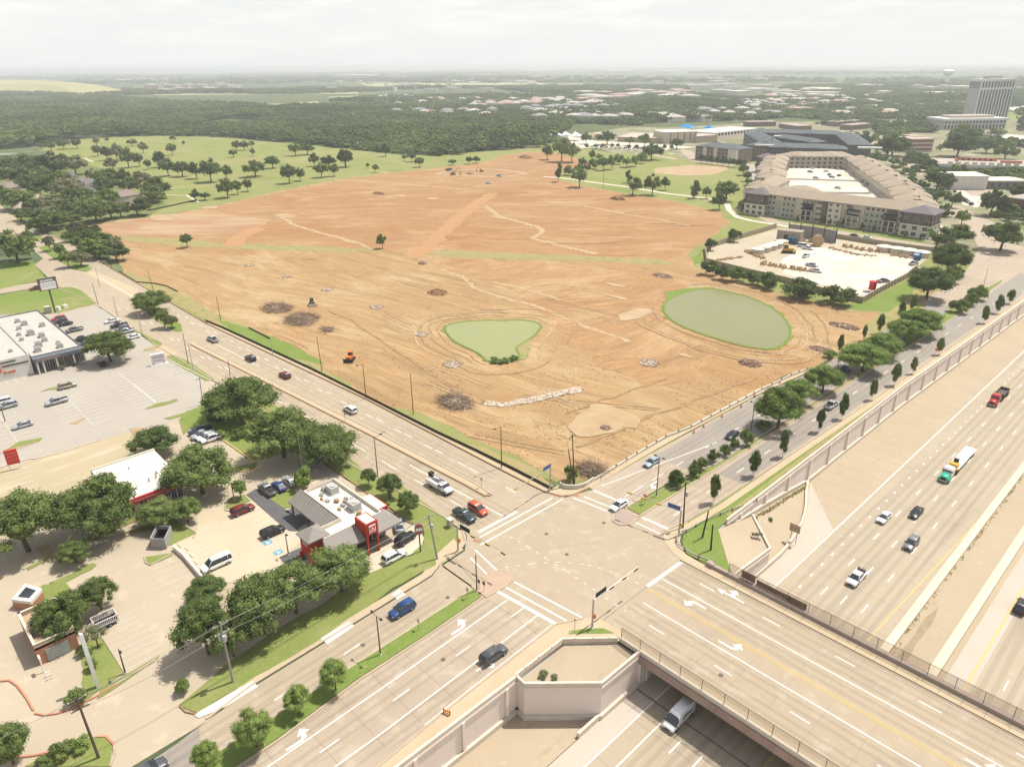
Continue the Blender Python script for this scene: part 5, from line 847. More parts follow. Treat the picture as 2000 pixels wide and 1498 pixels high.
def scatter(poly_px, n, s0, s1, keep=None, bypx=True):
    """random points of a picture-space polygon, weighted evenly over the ground"""
    xs = [p[0] for p in poly_px]; ys = [p[1] for p in poly_px]; pw = [tuple(P('F', *p)[:2]) for p in poly_px]
    X0, X1, Y0, Y1 = min(p[0] for p in pw), max(p[0] for p in pw), min(p[1] for p in pw), max(p[1] for p in pw); r = []; t = 0
    while len(r) < n and t < n*60:
        t += 1; x, y = q.uniform(X0, X1), q.uniform(Y0, Y1)
        if inpoly(x, y, pw) and (keep is None or keep(x, y)): r.append((x, y, s0+(s1-s0)*q.random()**1.6))
    return r
def fp(s): v = list(map(float, s.split())); return [(v[i], v[i+1]) for i in range(0, len(v), 2)]
A1 = scatter(fp('-60 300 60 288 160 272 300 266 450 268 620 285 700 293 780 302 870 306 930 296 1010 292 1080 286 1100 262 1120 240 900 225 600 222 300 222 -60 226'), 9500, 3.8, 9.0, lambda x, y: noise.noise((x*.006, y*.006, 2)) > -.42)
A1 += scatter(fp('-60 226 300 222 600 222 900 225 900 205 620 212 450 206 300 200 200 190 -60 190'), 9000, 4.5, 12, lambda x, y: noise.noise((x*.004, y*.004, 4)) > -.30)
stuff_trees('woodland', 'dense dark green woodland behind the meadow', A1, None)
# ================================================================== VEHICLES
def paint(name, c, metal=.0): return mat('paint_'+name, c, rough=.32, spec=.5, metal=metal)
PT = dict(white=paint('white', (.72, .72, .71)), silver=paint('silver', (.42, .43, .44), .3), grey=paint('grey', (.20, .20, .205), .3), dkgrey=paint('dark_grey', (.085, .088, .095), .2), black=paint('black', (.018, .018, .02)), red=paint('red', (.42, .035, .02)), orange=paint('orange_red', (.50, .085, .03)), maroon=paint('maroon', (.16, .018, .02)), blue=paint('blue', (.02, .055, .17)), navy=paint('navy', (.025, .03, .06)), ltblue=paint('pale_blue', (.33, .39, .43), .2), teal=paint('dark_teal', (.035, .06, .065), .2), tan=paint('tan', (.40, .35, .27), .2), green=paint('green', (.03, .40, .24)), purple=paint('plum', (.07, .04, .06)))
TYRE = mat('tyre', (.018, .018, .018), rough=.9); RIM = mat('rim', (.38, .38, .39), rough=.4, metal=.7); LAMP = mat('headlamp', (.6, .6, .6), rough=.2); TAIL = mat('tail_lamp', (.35, .01, .01), rough=.3); TRIM = mat('black_trim', (.025, .025, .027), rough=.6); BED = mat('truck_bed', (.03, .03, .032), rough=.8)
def loft(b, secs, m=0):
    """secs: (x, half width bottom, half width top, z0, z1) -> closed loft with chamfered top"""
    n = 8; base = len(b.v)
    for x, wb, wt, z0, z1 in secs:
        zc = z1-(z1-z0)*.18
        ring = [(-wb*.96, z0), (-wb, z0+(z1-z0)*.3), (-(wb*.3+wt*.7), zc), (-wt*.88, z1), (wt*.88, z1), (wb*.3+wt*.7, zc), (wb, z0+(z1-z0)*.3), (wb*.96, z0)]
        b.v += [(x, y, z) for y, z in ring]
    for i in range(len(secs)-1):
        for j in range(n):
            a = base+i*n+j; c = base+i*n+(j+1) % n; b.f.append((a, a+n, c+n, c)); b.m.append(m)
    b.f.append(tuple(base+j for j in range(n))); b.m.append(m); b.f.append(tuple(base+(len(secs)-1)*n+j for j in range(n))[::-1]); b.m.append(m)
KINDS = dict(
 sedan=dict(L=4.8, w=.91, body=[(-2.4, .62, .95), (-2.3, .42, .98), (-1.5, .3, 1.0), (.9, .3, .98), (1.9, .32, .84), (2.3, .38, .72), (2.42, .45, .62)], cab=[(-1.9, .98, 1.0), (-1.25, .95, 1.38), (-.5, .95, 1.46), (.35, .95, 1.43), (1.15, .93, .98)], roof=(-1.2, .3, 1.40, 1.47), wh=(-1.42, 1.42, .33)),
 coupe=dict(L=4.6, w=.9, body=[(-2.3, .6, .9), (-2.2, .4, .95), (-1.4, .3, .96), (.8, .3, .93), (1.8, .32, .8), (2.2, .38, .68), (2.3, .45, .6)], cab=[(-1.9, .93, .96), (-1.0, .9, 1.28), (-.4, .9, 1.33), (.3, .9, 1.29), (1.1, .88, .93)], roof=(-1.0, .2, 1.27, 1.34), wh=(-1.4, 1.4, .33)),
 suv=dict(L=4.85, w=.97, body=[(-2.42, .6, 1.08), (-2.35, .42, 1.14), (-1.5, .34, 1.15), (.9, .34, 1.12), (1.9, .36, 1.02), (2.3, .42, .9), (2.43, .5, .72)], cab=[(-2.38, 1.1, 1.12), (-2.1, 1.08, 1.66), (-1.2, 1.08, 1.76), (.4, 1.08, 1.73), (1.2, 1.06, 1.12)], roof=(-2.1, .4, 1.70, 1.78), wh=(-1.45, 1.45, .38)),
 pickup=dict(L=5.7, w=1.0, body=[(-2.85, .6, 1.12), (-2.8, .5, 1.15), (-1.5, .42, 1.15), (1.2, .42, 1.14), (2.3, .44, 1.08), (2.75, .5, 1.0), (2.87, .55, .8)], cab=[(-.85, 1.12, 1.14), (-.72, 1.1, 1.78), (-.3, 1.1, 1.85), (.85, 1.1, 1.82), (1.6, 1.08, 1.12)], roof=(-.72, .85, 1.80, 1.87), wh=(-1.75, 1.8, .4), bed=(-2.75, -.95)),
 van=dict(L=5.6, w=1.0, body=[(-2.8, .55, 1.1), (-2.75, .45, 1.15), (-1.5, .4, 1.15), (1.3, .4, 1.14), (2.3, .42, 1.05), (2.7, .48, .92), (2.8, .55, .8)], cab=[(-2.74, 1.1, 1.14), (-2.62, 1.08, 2.05), (-1.0, 1.08, 2.12), (.9, 1.08, 2.1), (1.75, 1.06, 1.14)], roof=(-2.6, .95, 2.02, 2.16), wh=(-1.75, 1.75, .37)),
 cargo=dict(L=6.0, w=1.03, body=[(-3.0, .55, 2.3), (-2.97, .45, 2.55), (-2.0, .42, 2.62), (.9, .42, 2.58), (1.45, .42, 2.40), (1.5, .42, 1.3), (2.5, .45, 1.15), (2.95, .5, .95), (3.02, .55, .8)], cab=[(1.2, 1.28, 2.2), (1.5, 1.28, 2.28), (2.35, 1.2, 1.28)], roof=(-2.9, 1.3, 2.58, 2.66), wh=(-1.9, 1.85, .37)))
VT = {}
def build_vehicle(kind):
    K = KINDS[kind]; root = empty(kind+'_car' if kind not in ('pickup', 'van', 'cargo') else {'pickup': 'pickup_truck', 'van': 'passenger_van', 'cargo': 'cargo_van'}[kind], (0, 0, -500)); w = K['w']; X = PT['white']
    b = MB(); n = len(K['body'])
    loft(b, [(x, w*(.9 if i in (0, n-1) else (.97 if i in (1, n-2) else 1)), w*(.82 if i in (0, n-1) else .92), z0, z1) for i, (x, z0, z1) in enumerate(K['body'])]); b.build('body', X, root, True)
    b = MB(); nc = len(K['cab'])
    loft(b, [(x, w*.93, w*(.90 if i in (0, nc-1) else .76), z0, z1) for i, (x, z0, z1) in enumerate(K['cab'])]); b.build('windows', GLASS, root)
    r0, r1, z0, z1 = K['roof']; b = MB(); loft(b, [(r0, w*.78, w*.68, z0-.02, z1-.02), ((r0+r1)/2, w*.79, w*.7, z0+.02, z1+.02), (r1, w*.77, w*.66, z0-.03, z1-.03)])
    if kind != 'cargo':
        c = K['cab']
        for s in (-1, 1):
            b.tube((c[-1][0], s*w*.88, c[-1][2]-.02), (r1, s*w*.72, z0), .045, .045, 4); b.tube((c[0][0]+.05, s*w*.88, c[0][2]), (r0, s*w*.72, z0), .07, .06, 4); b.tube(((r0+r1)/2, s*w*.93, c[0][1]), ((r0+r1)/2, s*w*.75, z1-.03), .045, .04, 4)
            if kind in ('suv', 'van'): b.tube((r0+.7, s*w*.93, c[0][1]), (r0+.65, s*w*.75, z1-.03), .06, .05, 4)
    b.build('roof', X, root, True)
    wr, wf, r = K['wh']
    for x in (wr, wf):
        for s in (-1, 1):
            b = MB(); b.tube((0, -.11, 0), (0, .11, 0), r, r, 14); o = b.build('wheel', TYRE, root, loc=(x, s*(w-.1), r))
            MB().tube((0, s*.112, 0), (0, s*.125, 0), r*.62, r*.5, 10).build('rim', RIM, o)
    L = K['body'][-1][0]; R0 = K['body'][0][0]
    for s in (-1, 1):
        MB().box(L-.13, L-.005, s*w*.68-.17, s*w*.68+.17, .62, .78).build('headlight', LAMP, root)
        MB().box(R0-.01, R0+.12, s*w*.72-.12, s*w*.72+.12, .72, 1.0 if kind != 'coupe' else .86).build('tail_light', TAIL, root)
        MB().box(K['cab'][-1][0]-.25, K['cab'][-1][0]-.08, s*(w+.02)-.09, s*(w+.02)+.09, K['cab'][-1][1]+.02, K['cab'][-1][1]+.18).build('side_mirror', TRIM, root)
    MB().box(L-.06, L+.015, -w*.42, w*.42, .5, .72).build('grille', TRIM, root)
    if 'bed' in K: MB().box(K['bed'][0], K['bed'][1], -w*.8, w*.8, .8, 1.165).build('cargo_bed', BED, root)
    for c in root.children:
        if c.name.split('.')[0] in ('body', 'roof'): c.material_slots[0].link = 'OBJECT'
    return root
def vehicle(kind, col, loc, heading, label, cat='car', group=None, fresh=False):
    first = kind not in VT
    if first: VT[kind] = build_vehicle(kind); r = VT[kind]
    else: r = copy_tree(VT[kind])
    r.location = loc; r.rotation_euler = (0, 0, R(heading))
    for kx in ('label', 'category', 'group'):
        if kx in r: del r[kx]
    for c in r.children:
        if c.name.split('.')[0] in ('body', 'roof'): c.material_slots[0].link = 'OBJECT'; c.material_slots[0].material = PT[col]
    return tag(r, label, cat, group)
def V(kind, col, k, x, y, hd, label, z=.12, group=None):
    p = P(k, x, y, z+(.95 if kind in ('suv', 'pickup', 'van') else 1.2 if kind == 'cargo' else .75)); return vehicle(kind, col, (p.x, p.y, z), hd, label, {'pickup': 'pickup truck', 'van': 'van', 'cargo': 'van'}.get(kind, 'car'), group)
V('sedan', 'white', 'F', 1727, 1009, 270, 'white sedan on the freeway, left of the black sedan', ZF)
V('sedan', 'black', 'o', 898, 560, 270, 'black sedan on the freeway behind the green hooded truck lane', ZF)
V('suv', 'grey', 'o', 862, 782, 270, 'grey SUV on the freeway following the white pickup', ZF)
wp = V('pickup', 'white', 'o', 462, 1030, 270, 'white pickup with tools standing in its bed, nearest the overpass on the freeway', ZF)
b = MB(); q = random.Random(3)
for i in range(9): x = q.uniform(-2.6, -1.1); y = q.uniform(-.7, .7); b.tube((x, y, .9), (x+q.uniform(-.5, .2), y+q.uniform(-.1, .1), 1.9), .05, .05, 4)
tag(b.build('tool_load', mat('tools', (.2, .14, .1), var=(.5, .3, .2), scale=4)), 'long handled tools standing in the white pickup bed', 'tools').matrix_world = Matrix.Translation(wp.location) @ Matrix.Rotation(R(270), 4, 'Z')
V('suv', 'black', 'F', 1996, 1181, 90, 'black car cut off by the right picture edge on the far carriageway', ZF)
cv = V('cargo', 'white', 'p', 316, 612, 270, 'white high roofed cargo van in the shade of the overpass', ZF)
V('suv', 'blue', 'k', 1455, 458, 270, 'blue SUV heading down the frontage service lane')
V('suv', 'dkgrey', 'm', 778, 453, 90, 'dark grey SUV driving up the lower frontage road')
V('pickup', 'teal', 'l', 400, 575, 0, 'dark teal pickup waiting at the crosswalk beside the orange red SUV')
V('suv', 'orange', 'l', 500, 530, 0, 'orange red SUV waiting next to the dark pickup')
V('sedan', 'white', 'F', 1209, 985, 270, 'white sedan waiting beside the grassy median nose')
V('sedan', 'ltblue', 'F', 1273, 901, 270, 'pale blue sedan on the frontage road under the street lamp')
V('coupe', 'black', 'F', 1430, 848, 270, 'black car on the frontage road beside the row of shrubs')
V('suv', 'navy', 'F', 1649, 722, 270, 'navy car half hidden by the leafy median trees')
V('pickup', 'silver', 'F', 1624, 789, 90, 'silver and white pickup heading up the frontage road')
V('suv', 'white', 'F', 684, 798, 180, 'white SUV driving up the arterial beside the silt fence')
V('suv', 'maroon', 'F', 556, 731, 180, 'dark maroon car on the arterial ahead of the white SUV')
V('suv', 'black', 'F', 489, 698, 180, 'black car on the arterial between the maroon car and the silver pickup')
V('pickup', 'silver', 'F', 415, 661, 180, 'silver pickup farthest up the arterial in its lane')
V('suv', 'maroon', 'F', 70, 562, 265, 'maroon car entering the side drive between two lawns', .1)
V('pickup', 'grey', 'h', 733, 872, 180, 'grey pickup at the end of the row beside the shaded asphalt drive')
V('sedan', 'blue', 'h', 832, 850, 180, 'blue sedan parked between the grey pickup and the silver sedan')
V('sedan', 'silver', 'h', 925, 808, 180, 'silver sedan parked beside the ball clipped bush')
V('suv', 'silver', 'h', 1130, 605, 90, 'silver car under the oak beside the arterial')
for i, (x, y, kd, c, l) in enumerate([(172, 378, 'pickup', 'navy', 'navy pickup at the upper end of the row of four by the lawn'), (195, 412, 'pickup', 'silver', 'silver pickup second in the row of four by the lawn'), (225, 430, 'suv', 'white', 'white car third in the row of four by the lawn'), (258, 447, 'suv', 'white', 'white SUV at the lower end of the row of four by the lawn')]): V(kd, c, 'h', x, y, 270, l, .1)
V('suv', 'maroon', 'h', 527, 1040, 90, 'maroon car parked at the kerbed grass island', .1)
V('suv', 'black', 'h', 778, 1222, 90, 'black hatchback parked next to the blue accessible bays', .1)
V('van', 'white', 'F', 422, 1098, 270, 'white passenger van beside the low retaining wall', .1)
V('suv', 'black', 'i', 1208, 842, 100, 'black off roader with a spare wheel in the drive through lane', .11)
V('suv', 'white', 'i', 1095, 1018, 90, 'white SUV second in the drive through lane', .11)
V('sedan', 'ltblue', 'i', 1142, 722, 150, 'pale car rounding the restaurant in the drive through lane', .11)
V('suv', 'dkgrey', 'F', 288, 1503, 90, 'dark roofed car at the very bottom edge of the picture')
V('sedan', 'black', 'd', 745, 1158, 180, 'black car in the shade of the store corner oak', .1)
V('suv', 'tan', 'd', 492, 1315, 90, 'brownish grey SUV crossing the hardware store lot', .1)
V('pickup', 'silver', 'd', 412, 1430, 270, 'silver pickup crossing the hardware store lot', .1)
V('sedan', 'silver', 'F', 44, 829, 270, 'silver sedan in the lower bays of the hardware store lot', .1)
V('suv', 'silver', 'F', 14, 790, 270, 'silver SUV at the left picture edge in the store lot', .1)
V('suv', 'white', 'F', 2, 783, 270, 'white car behind the silver SUV at the left picture edge', .1)
for i, (x, y, kd, c, l) in enumerate([(425, 828, 'suv', 'red', 'red car at the top of the row behind the store'), (438, 848, 'suv', 'purple', 'plum car second in the row behind the store'), (478, 868, 'sedan', 'black', 'black sedan third in the row behind the store'), (543, 908, 'pickup', 'grey', 'grey pickup in the middle of the row behind the store'), (600, 977, 'pickup', 'black', 'black pickup near the lower end of the row behind the store'), (640, 1002, 'sedan', 'navy', 'navy car half under the store corner oak'), (815, 845, 'sedan', 'white', 'white sedan at the top of the row by the arterial kerb'), (868, 875, 'pickup', 'black', 'black pickup second in the row by the arterial kerb'), (892, 900, 'suv', 'grey', 'grey car third in the row by the arterial kerb'), (920, 920, 'pickup', 'silver', 'silver pickup fourth in the row by the arterial kerb'), (970, 963, 'sedan', 'white', 'white car at the lower end of the row by the arterial kerb')]): V(kd, c, 'd', x, y, 270, l, .1)
# storage yard, courtyard deck, car parks
for k, x, y, kd, c, hd, l in [('y', 885, 358, 'pickup', 'white', 90, 'white pickup alone in the middle of the storage yard'), ('y', 900, 290, 'pickup', 'white', 0, 'white pickup beside the yellow loader in the yard'), ('y', 860, 268, 'van', 'white', 20, 'white van behind the pickup at the yard shed'), ('y', 935, 440, 'pickup', 'silver', 0, 'silver pickup between the yellow timber racks'), ('y', 970, 490, 'pickup', 'white', 10, 'white pickup at the right end of the timber rack'), ('y', 1570, 580, 'pickup', 'grey', 60, 'grey pickup near the right wall of the yard'), ('y', 1840, 425, 'pickup', 'silver', 80, 'silver pickup beside the blue cabins'), ('y', 1315, 180, 'sedan', 'black', 0, 'black car on the street between yard and apartments'), ('y', 1430, 195, 'sedan', 'white', 0, 'white car on the street between yard and apartments'), ('C', 625, 515, 'pickup', 'silver', 10, 'silver pickup on the pale loop at the field top'), ('C', 525, 583, 'suv', 'white', 60, 'white car alone on the red dirt at the field top')]:
    V(kd, c, k, x, y, hd, l, .1)
for i, (x, y, c) in enumerate([(590, 245, 'black'), (755, 270, 'dkgrey'), (780, 292, 'grey'), (840, 278, 'navy'), (985, 260, 'red'), (960, 228, 'grey'), (825, 220, 'grey'), (860, 220, 'black'), (730, 240, 'white'), (612, 212, 'silver'), (830, 385, 'silver'), (1080, 355, 'silver'), (640, 298, 'tan'), (1050, 325, 'silver')]):
    V('sedan', c, 'u', x, y, [0, 90][i % 2], dict(black='black', dkgrey='dark grey', grey='grey', navy='navy', red='red', white='white', silver='silver', tan='tan')[c]+' car on the apartment roof deck, '+ORD[i]+' listed from its upper left', 6.1)
cols = ['white', 'silver', 'grey', 'black', 'white', 'red', 'navy', 'silver', 'white', 'dkgrey', 'tan', 'maroon']; q = random.Random(4)
def lot(k, x0, y0, x1, y1, n, label, group, hd=90, jit=0.):
    for i in range(n):
        t = i/max(1, n-1); c = q.choice(cols); kd = q.choice(['sedan', 'suv', 'suv', 'pickup']); V(kd, c, k, x0+(x1-x0)*t+q.uniform(-jit, jit), y0+(y1-y0)*t, hd, {'suv': 'tall '}.get(kd, '')+dict(dkgrey='dark grey').get(c, c)+(' pickup ' if kd == 'pickup' else ' car ')+label+', '+nth(i)+' from left', .1, group)
lot('t', 1370, 60, 1700, 75, 16, 'in the back row below the white tower', 'cars parked below the white tower')
lot('t', 1400, 90, 1700, 110, 15, 'in the front row below the white tower', 'cars parked below the white tower')
lot('t', 1500, 150, 1990, 165, 18, 'in the long row right of the brick office', 'cars in the row right of the offices')
lot('t', 1090, 615, 1420, 610, 12, 'in front of the shopping centre', 'cars in front of the shopping centre')
lot('t', 1140, 880, 1320, 985, 10, 'behind the apartments by the warehouse', 'vehicles behind the apartments')
lot('c', 530, 720, 560, 770, 5, 'in the shade along the apartment wing', 'cars along the apartment wing', 0)
lot('c', 470, 820, 465, 890, 5, 'under the small trees left of the apartments', 'cars under the car park trees', 0)
lot('c', 440, 650, 400, 690, 3, 'before the far apartment block', 'cars before the far apartment block')
lot('J', 240, 430, 740, 450, 12, 'along the school drive', 'cars along the school drive')
lot('c', 1900, 330, 1990, 350, 8, 'far right behind the tower', 'far cars right of the tower')
# heavy vehicles -----------------------------------------------------------
def wheels(root, xs, w, r=.5, dual=False):
    for x in xs:
        for s in (-1, 1):
            o = MB().tube((0, -.16, 0), (0, .16, 0), r, r, 14).build('wheel', TYRE, root, loc=(x, s*w, r)); MB().tube((0, s*.16, 0), (0, s*.19, 0), r*.5, r*.4, 8).build('rim', RIM, o)
def tractor(root, col, x0=0., sleeper=True, hood=None):
    b = MB(); loft(b, [(x0+1.2, .95, .85, .9, 2.0), (x0+2.6, .92, .8, .8, 1.85), (x0+3.1, .85, .75, .75, 1.6)]); b.build('hood', PT[hood or col], root, True)
    b = MB(); loft(b, [(x0-1.1, 1.15, 1.0, .95, 3.0 if sleeper else 2.5), (x0+.6, 1.15, 1.0, .95, 3.05 if sleeper else 2.6), (x0+1.25, 1.1, .9, .95, 2.15)]); b.build('cab', PT[col], root)
    b = MB(); b.add([(x0+.95, -.95, 2.62), (x0+.95, .95, 2.62), (x0+1.3, 1.02, 2.06), (x0+1.3, -1.02, 2.06)], [(0, 1, 2, 3)][::1]); b.add([(x0+.2, 1.17, 2.0), (x0+1., 1.17, 2.0), (x0+.8, 1.12, 2.55), (x0+.2, 1.12, 2.55)], [(0, 1, 2, 3)]); b.add([(x0+.2, -1.17, 2.0), (x0+1., -1.17, 2.0), (x0+.8, -1.12, 2.55), (x0+.2, -1.12, 2.55)], [(3, 2, 1, 0)]); b.build('windscreen', GLASS, root)
    MB().box(x0+3.05, x0+3.2, -.95, .95, .45, .8).build('bumper', RIM, root); MB().box(x0+3.08, x0+3.14, -.5, .5, .85, 1.5).build('grille', TRIM, root)
    for s in (-1, 1): MB().tube((x0-1.3, s*.95, 1), (x0-1.3, s*.95, 3.3), .08, .08, 6).build('exhaust_stack', RIM, root)
    for s in (-1, 1): MB().obox((x0+2.2, s*.98), 1.3, .45, .55, 1.15, 0, 0, .8).build('fender', PT[hood or col], root)
g = P('o', 1240, 250, ZF); sx = g.x
st = empty('semi_truck', (P('o', 1095, 320, ZF+1)[0], P('o', 1085, 350, ZF)[1]+3.2, ZF), R(270), 'flatbed semi truck with green hood and white cab on the freeway', 'truck')
tractor(st, 'white', 0, True, 'green'); MB().box(-8, .9, -.4, .4, .8, 1.05).build('chassis', TRIM, st); wheels(st, (2.3, -3.2, -4.5), 1.05)
tl = empty('flatbed_trailer', st.location, R(270), 'white flat trailer pulled by the green hooded truck', 'trailer')
MB().box(-17.5, -3.4, -1.25, 1.25, 1.25, 1.5).build('deck', mat('trailer_white', (.72, .69, .64), var=(.6, .57, .5), scale=.8), tl); wheels(tl, (-14.6, -16.), 1.0); MB().box(-10, -9.6, -.8, .8, .3, 1.25).build('landing_leg', TRIM, tl)
fk = empty('truck_forklift', st.location, R(270), 'small yellow machine strapped to the front of the flat trailer', 'forklift')
b = MB(); b.box(-4.9, -3.2, -.9, .9, 1.5, 2.5); b.box(-3.2, -2.4, -1.2, 1.2, 1.4, 1.8); b.build('chassis', SIGY, fk); MB().box(-5.6, -4.8, -.5, .5, 2.3, 3.2).build('counterweight', TRIM, fk)
rt_ = empty('red_truck', (P('q', 1800, 700, ZF)[0], P('q', 1795, 720, ZF)[1]+3.2, ZF), R(270), 'red truck with a dark open hopper trailer farthest up the freeway', 'truck')
tractor(rt_, 'red', 0); MB().box(-9.5, .9, -.45, .45, .8, 1.1).build('chassis', TRIM, rt_); wheels(rt_, (2.3, -3.0, -4.3, -8.2, -9.3), 1.05)
b = MB(); b.wallpath([(-9.8, -1.2), (-9.8, 1.2), (-3.6, 1.2), (-3.6, -1.2), (-9.8, -1.2)], -.12, 1.1, 2.1); b.box(-9.8, -3.6, -1.2, 1.2, 1.1, 1.3); b.build('dump_body', mat('dark_steel', (.10, .085, .075), rough=.6), rt_)
bt = empty('bucket_truck', (*P('l', 222, 372, .9)[:2], .12), 0, 'white utility bucket truck driving down the arterial', 'truck')
b = MB(); loft(b, [(.4, 1.05, .9, .7, 2.1), (1.7, 1.05, .88, .7, 2.15), (2.3, 1.0, .85, .7, 1.45), (3.3, .95, .8, .6, 1.3), (3.5, .9, .75, .6, 1.1)]); b.build('cab', PT['white'], bt, True)
b = MB(); b.add([(1.78, -.85, 2.08), (1.78, .85, 2.08), (2.33, .93, 1.5), (2.33, -.93, 1.5)], [(0, 1, 2, 3)]); b.box(.7, 1.75, -1.06, 1.06, 1.45, 1.95); b.build('windows', GLASS, bt)
b = MB(); b.box(-3.6, .3, -1.15, -.55, .75, 1.75); b.box(-3.6, .3, .55, 1.15, .75, 1.75); b.box(-3.6, .3, -.55, .55, .7, 1.0); b.build('service_body', PT['white'], bt)
b = MB(); b.cyl((-1.2, 0), .35, 1., 2.1, 10); b.tube((-1.2, 0, 2.1), (1.6, .1, 2.7), .16, .14, 6); b.tube((1.6, .15, 2.75), (-2.6, .2, 2.6), .14, .12, 6); b.build('boom', mat('boom_grey', (.30, .29, .28), rough=.5), bt)
b = MB(); b.obox((-3.2, .2), .9, .9, 1.9, 2.9, 0, 0, 1.1); b.build('bucket', TRIM, bt); MB().box(3.45, 3.58, -.9, .9, .5, .8).build('bumper', TRIM, bt); wheels(bt, (-2.1, 2.6), 1.0, .45)
# white lettering on the cargo van and spare wheel
def text(s, size, loc, rot, m, name='lettering', parent=None, ext=.004, align='CENTER', bold=0., spacing=1.):
    c = bpy.data.curves.new(name, 'FONT'); c.body = s; c.size = size; c.extrude = ext; c.offset = bold; c.align_x = align; c.align_y = 'CENTER'; c.space_character = spacing
    t = bpy.data.objects.new(name, c); COL.objects.link(t); dg = bpy.context.evaluated_depsgraph_get(); me = bpy.data.meshes.new_from_object(t.evaluated_get(dg)); bpy.data.objects.remove(t)
    me.materials.clear(); me.materials.append(m); o = bpy.data.objects.new(name, me); COL.objects.link(o); o.location = loc; o.rotation_euler = rot
    if parent is not None: o.parent = parent
    return o
text('Libbey', .95, (-.6, 1.045, 1.75), (R(90), 0, R(180)), BLACK, 'lettering', cv, bold=.02)
jeep = [o for o in bpy.data.objects if o.get('label', '').startswith('black off roader')][0]
MB().tube((-2.45, 0, 1.0), (-2.7, 0, 1.0), .38, .38, 14).build('spare_wheel', TYRE, jeep)
# construction machines
def excavator(loc, rz, label, col=SIGY):
    r = empty('excavator', loc, rz, label, 'excavator')
    for s in (-1, 1): b = MB(); loft(b, [(-2., .3, .3, .0, .7), (-1.6, .3, .3, -.02, .9), (1.6, .3, .3, -.02, .9), (2., .3, .3, .0, .7)]); b.build('track', TRIM, r, loc=(0, s*1.2, 0))
    b = MB(); b.box(-2.2, .9, -1.3, 1.3, 1.0, 1.9); b.obox((-1.7, 0), 1.3, 2.5, 1.9, 2.4, 0, 0, .85); b.build('engine_house', col, r)
    MB().obox((.4, .8), 1.5, 1.0, 1.9, 3., 0, 0, .85).build('cab', GLASS, r)
    b = MB(); b.tube((.7, -.3, 1.6), (3.4, -.3, 4.6), .38, .3, 5); b.tube((3.4, -.3, 4.6), (5.6, -.3, 4.2), .3, .22, 5); b.build('boom', col, r)
    b = MB(); b.tube((5.6, -.3, 4.3), (6.3, -.3, 1.4), .22, .18, 5); b.obox((6.1, -.3), 1.0, 1.0, .1, 1.3, 0, 0, .7); b.build('arm', mat('dark_steel', (.10, .085, .075)), r); return r
p = P('C', 175, 510, 0); excavator((p.x, p.y, .1), R(50), 'yellow excavator with its boom out at the top of the dirt field', mat('machine_tan', (.30, .21, .13)))
p = P('C', 452, 480, 0); e2 = excavator((p.x, p.y, .1), R(200), 'small yellow excavator on the pale loop at the field top', SIGY); e2.scale = (.8,)*3
def dozer(loc, rz, label, c1, c2):
    r = empty('bulldozer', loc, rz, label, 'bulldozer')
    for s in (-1, 1): b = MB(); loft(b, [(-1.7, .25, .25, 0, .6), (-1.3, .25, .25, 0, .85), (1.3, .25, .25, 0, .85), (1.7, .25, .25, 0, .6)]); b.build('track', TRIM, r, loc=(0, s*.95, 0))
    b = MB(); b.box(.1, 1.8, -.6, .6, .8, 1.7); b.box(-1.6, .1, -.75, .75, .8, 1.5); b.build('hull', c1, r); MB().obox((-.6, 0), 1.3, 1.3, 1.5, 2.7, 0, 0, .9).build('cab', GLASS, r)
    MB().obox((-.6, 0), 1.35, 1.35, 2.7, 2.8).build('cab_roof', c1, r); b = MB(); b.obox((2.3, 0), .25, 3.0, .1, 1.2); b.tube((2.2, .8, .5), (.6, .9, .5), .1, .1, 4); b.tube((2.2, -.8, .5), (.6, -.9, .5), .1, .1, 4); b.build('blade', c2, r); return r
p = P('e', 785, 350, .8); dozer((p.x, p.y, .1), R(-20), 'dark tracked loader with a pale blade beside the brush heaps', mat('machine_dark', (.09, .06, .05)), CAPC)
p = P('e', 1063, 748, .8); dozer((p.x, p.y, .1), R(-50), 'small orange and black machine near the arterial side of the field', ORANGE, TRIM)
p = P('y', 720, 325, .8); ld = dozer((p.x, p.y, .1), R(30), 'yellow loader working beside the tank row in the yard', SIGY, SIGY); ld.scale = (1.5,)*3
for i, (x, y) in enumerate([(128, 460), (150, 452)]):
    p = P('C', x, y, 0); V('suv', ['navy', 'dkgrey'][i], 'C', x, y, 20, ['navy machine like truck', 'dark grey truck'][i]+' behind the big excavator at the field top', .1)
# ================================================================== BUILDINGS
M_ = mat
ROOFW = M_('membrane_roof', (.47, .44, .40), var=(.39, .36, .32), scale=.25, detail=6, extra=[((.36, .31, .26), .5, .62, .8, (1, .25, 1)), ((.64, .61, .57), 1.2, .58, .75)])
ROOFT = M_('shingle_tan', (.33, .265, .20), var=(.29, .23, .17), scale=.35, extra=[((.25, .20, .15), 1.5, .58, .8)])
ROOFG = M_('shingle_grey', (.16, .14, .145), var=(.13, .115, .12), scale=.4)
ROOFD = M_('shingle_slate', (.11, .12, .13), var=(.09, .10, .11), scale=.3)
ROOFM = M_('metal_roof_grey', (.27, .24, .215), var=(.22, .20, .18), scale=.8, stretch=(1, .1, 1))
CREAM = M_('stucco_cream', (.62, .56, .47), var=(.56, .50, .42), scale=.3)
SAGE = M_('siding_sage', (.36, .38, .30), var=(.32, .34, .27), scale=.4)
BEIGE = M_('siding_beige', (.52, .46, .37), var=(.47, .41, .33), scale=.4)
DKBRICK = M_('dark_brick', (.16, .125, .105), var=(.13, .10, .085), scale=.8)
BRICK = M_('brick_orange', (.40, .20, .12), var=(.33, .16, .09), scale=1.2)
REDW = M_('red_stucco', (.40, .045, .03), var=(.34, .035, .025), scale=.4)
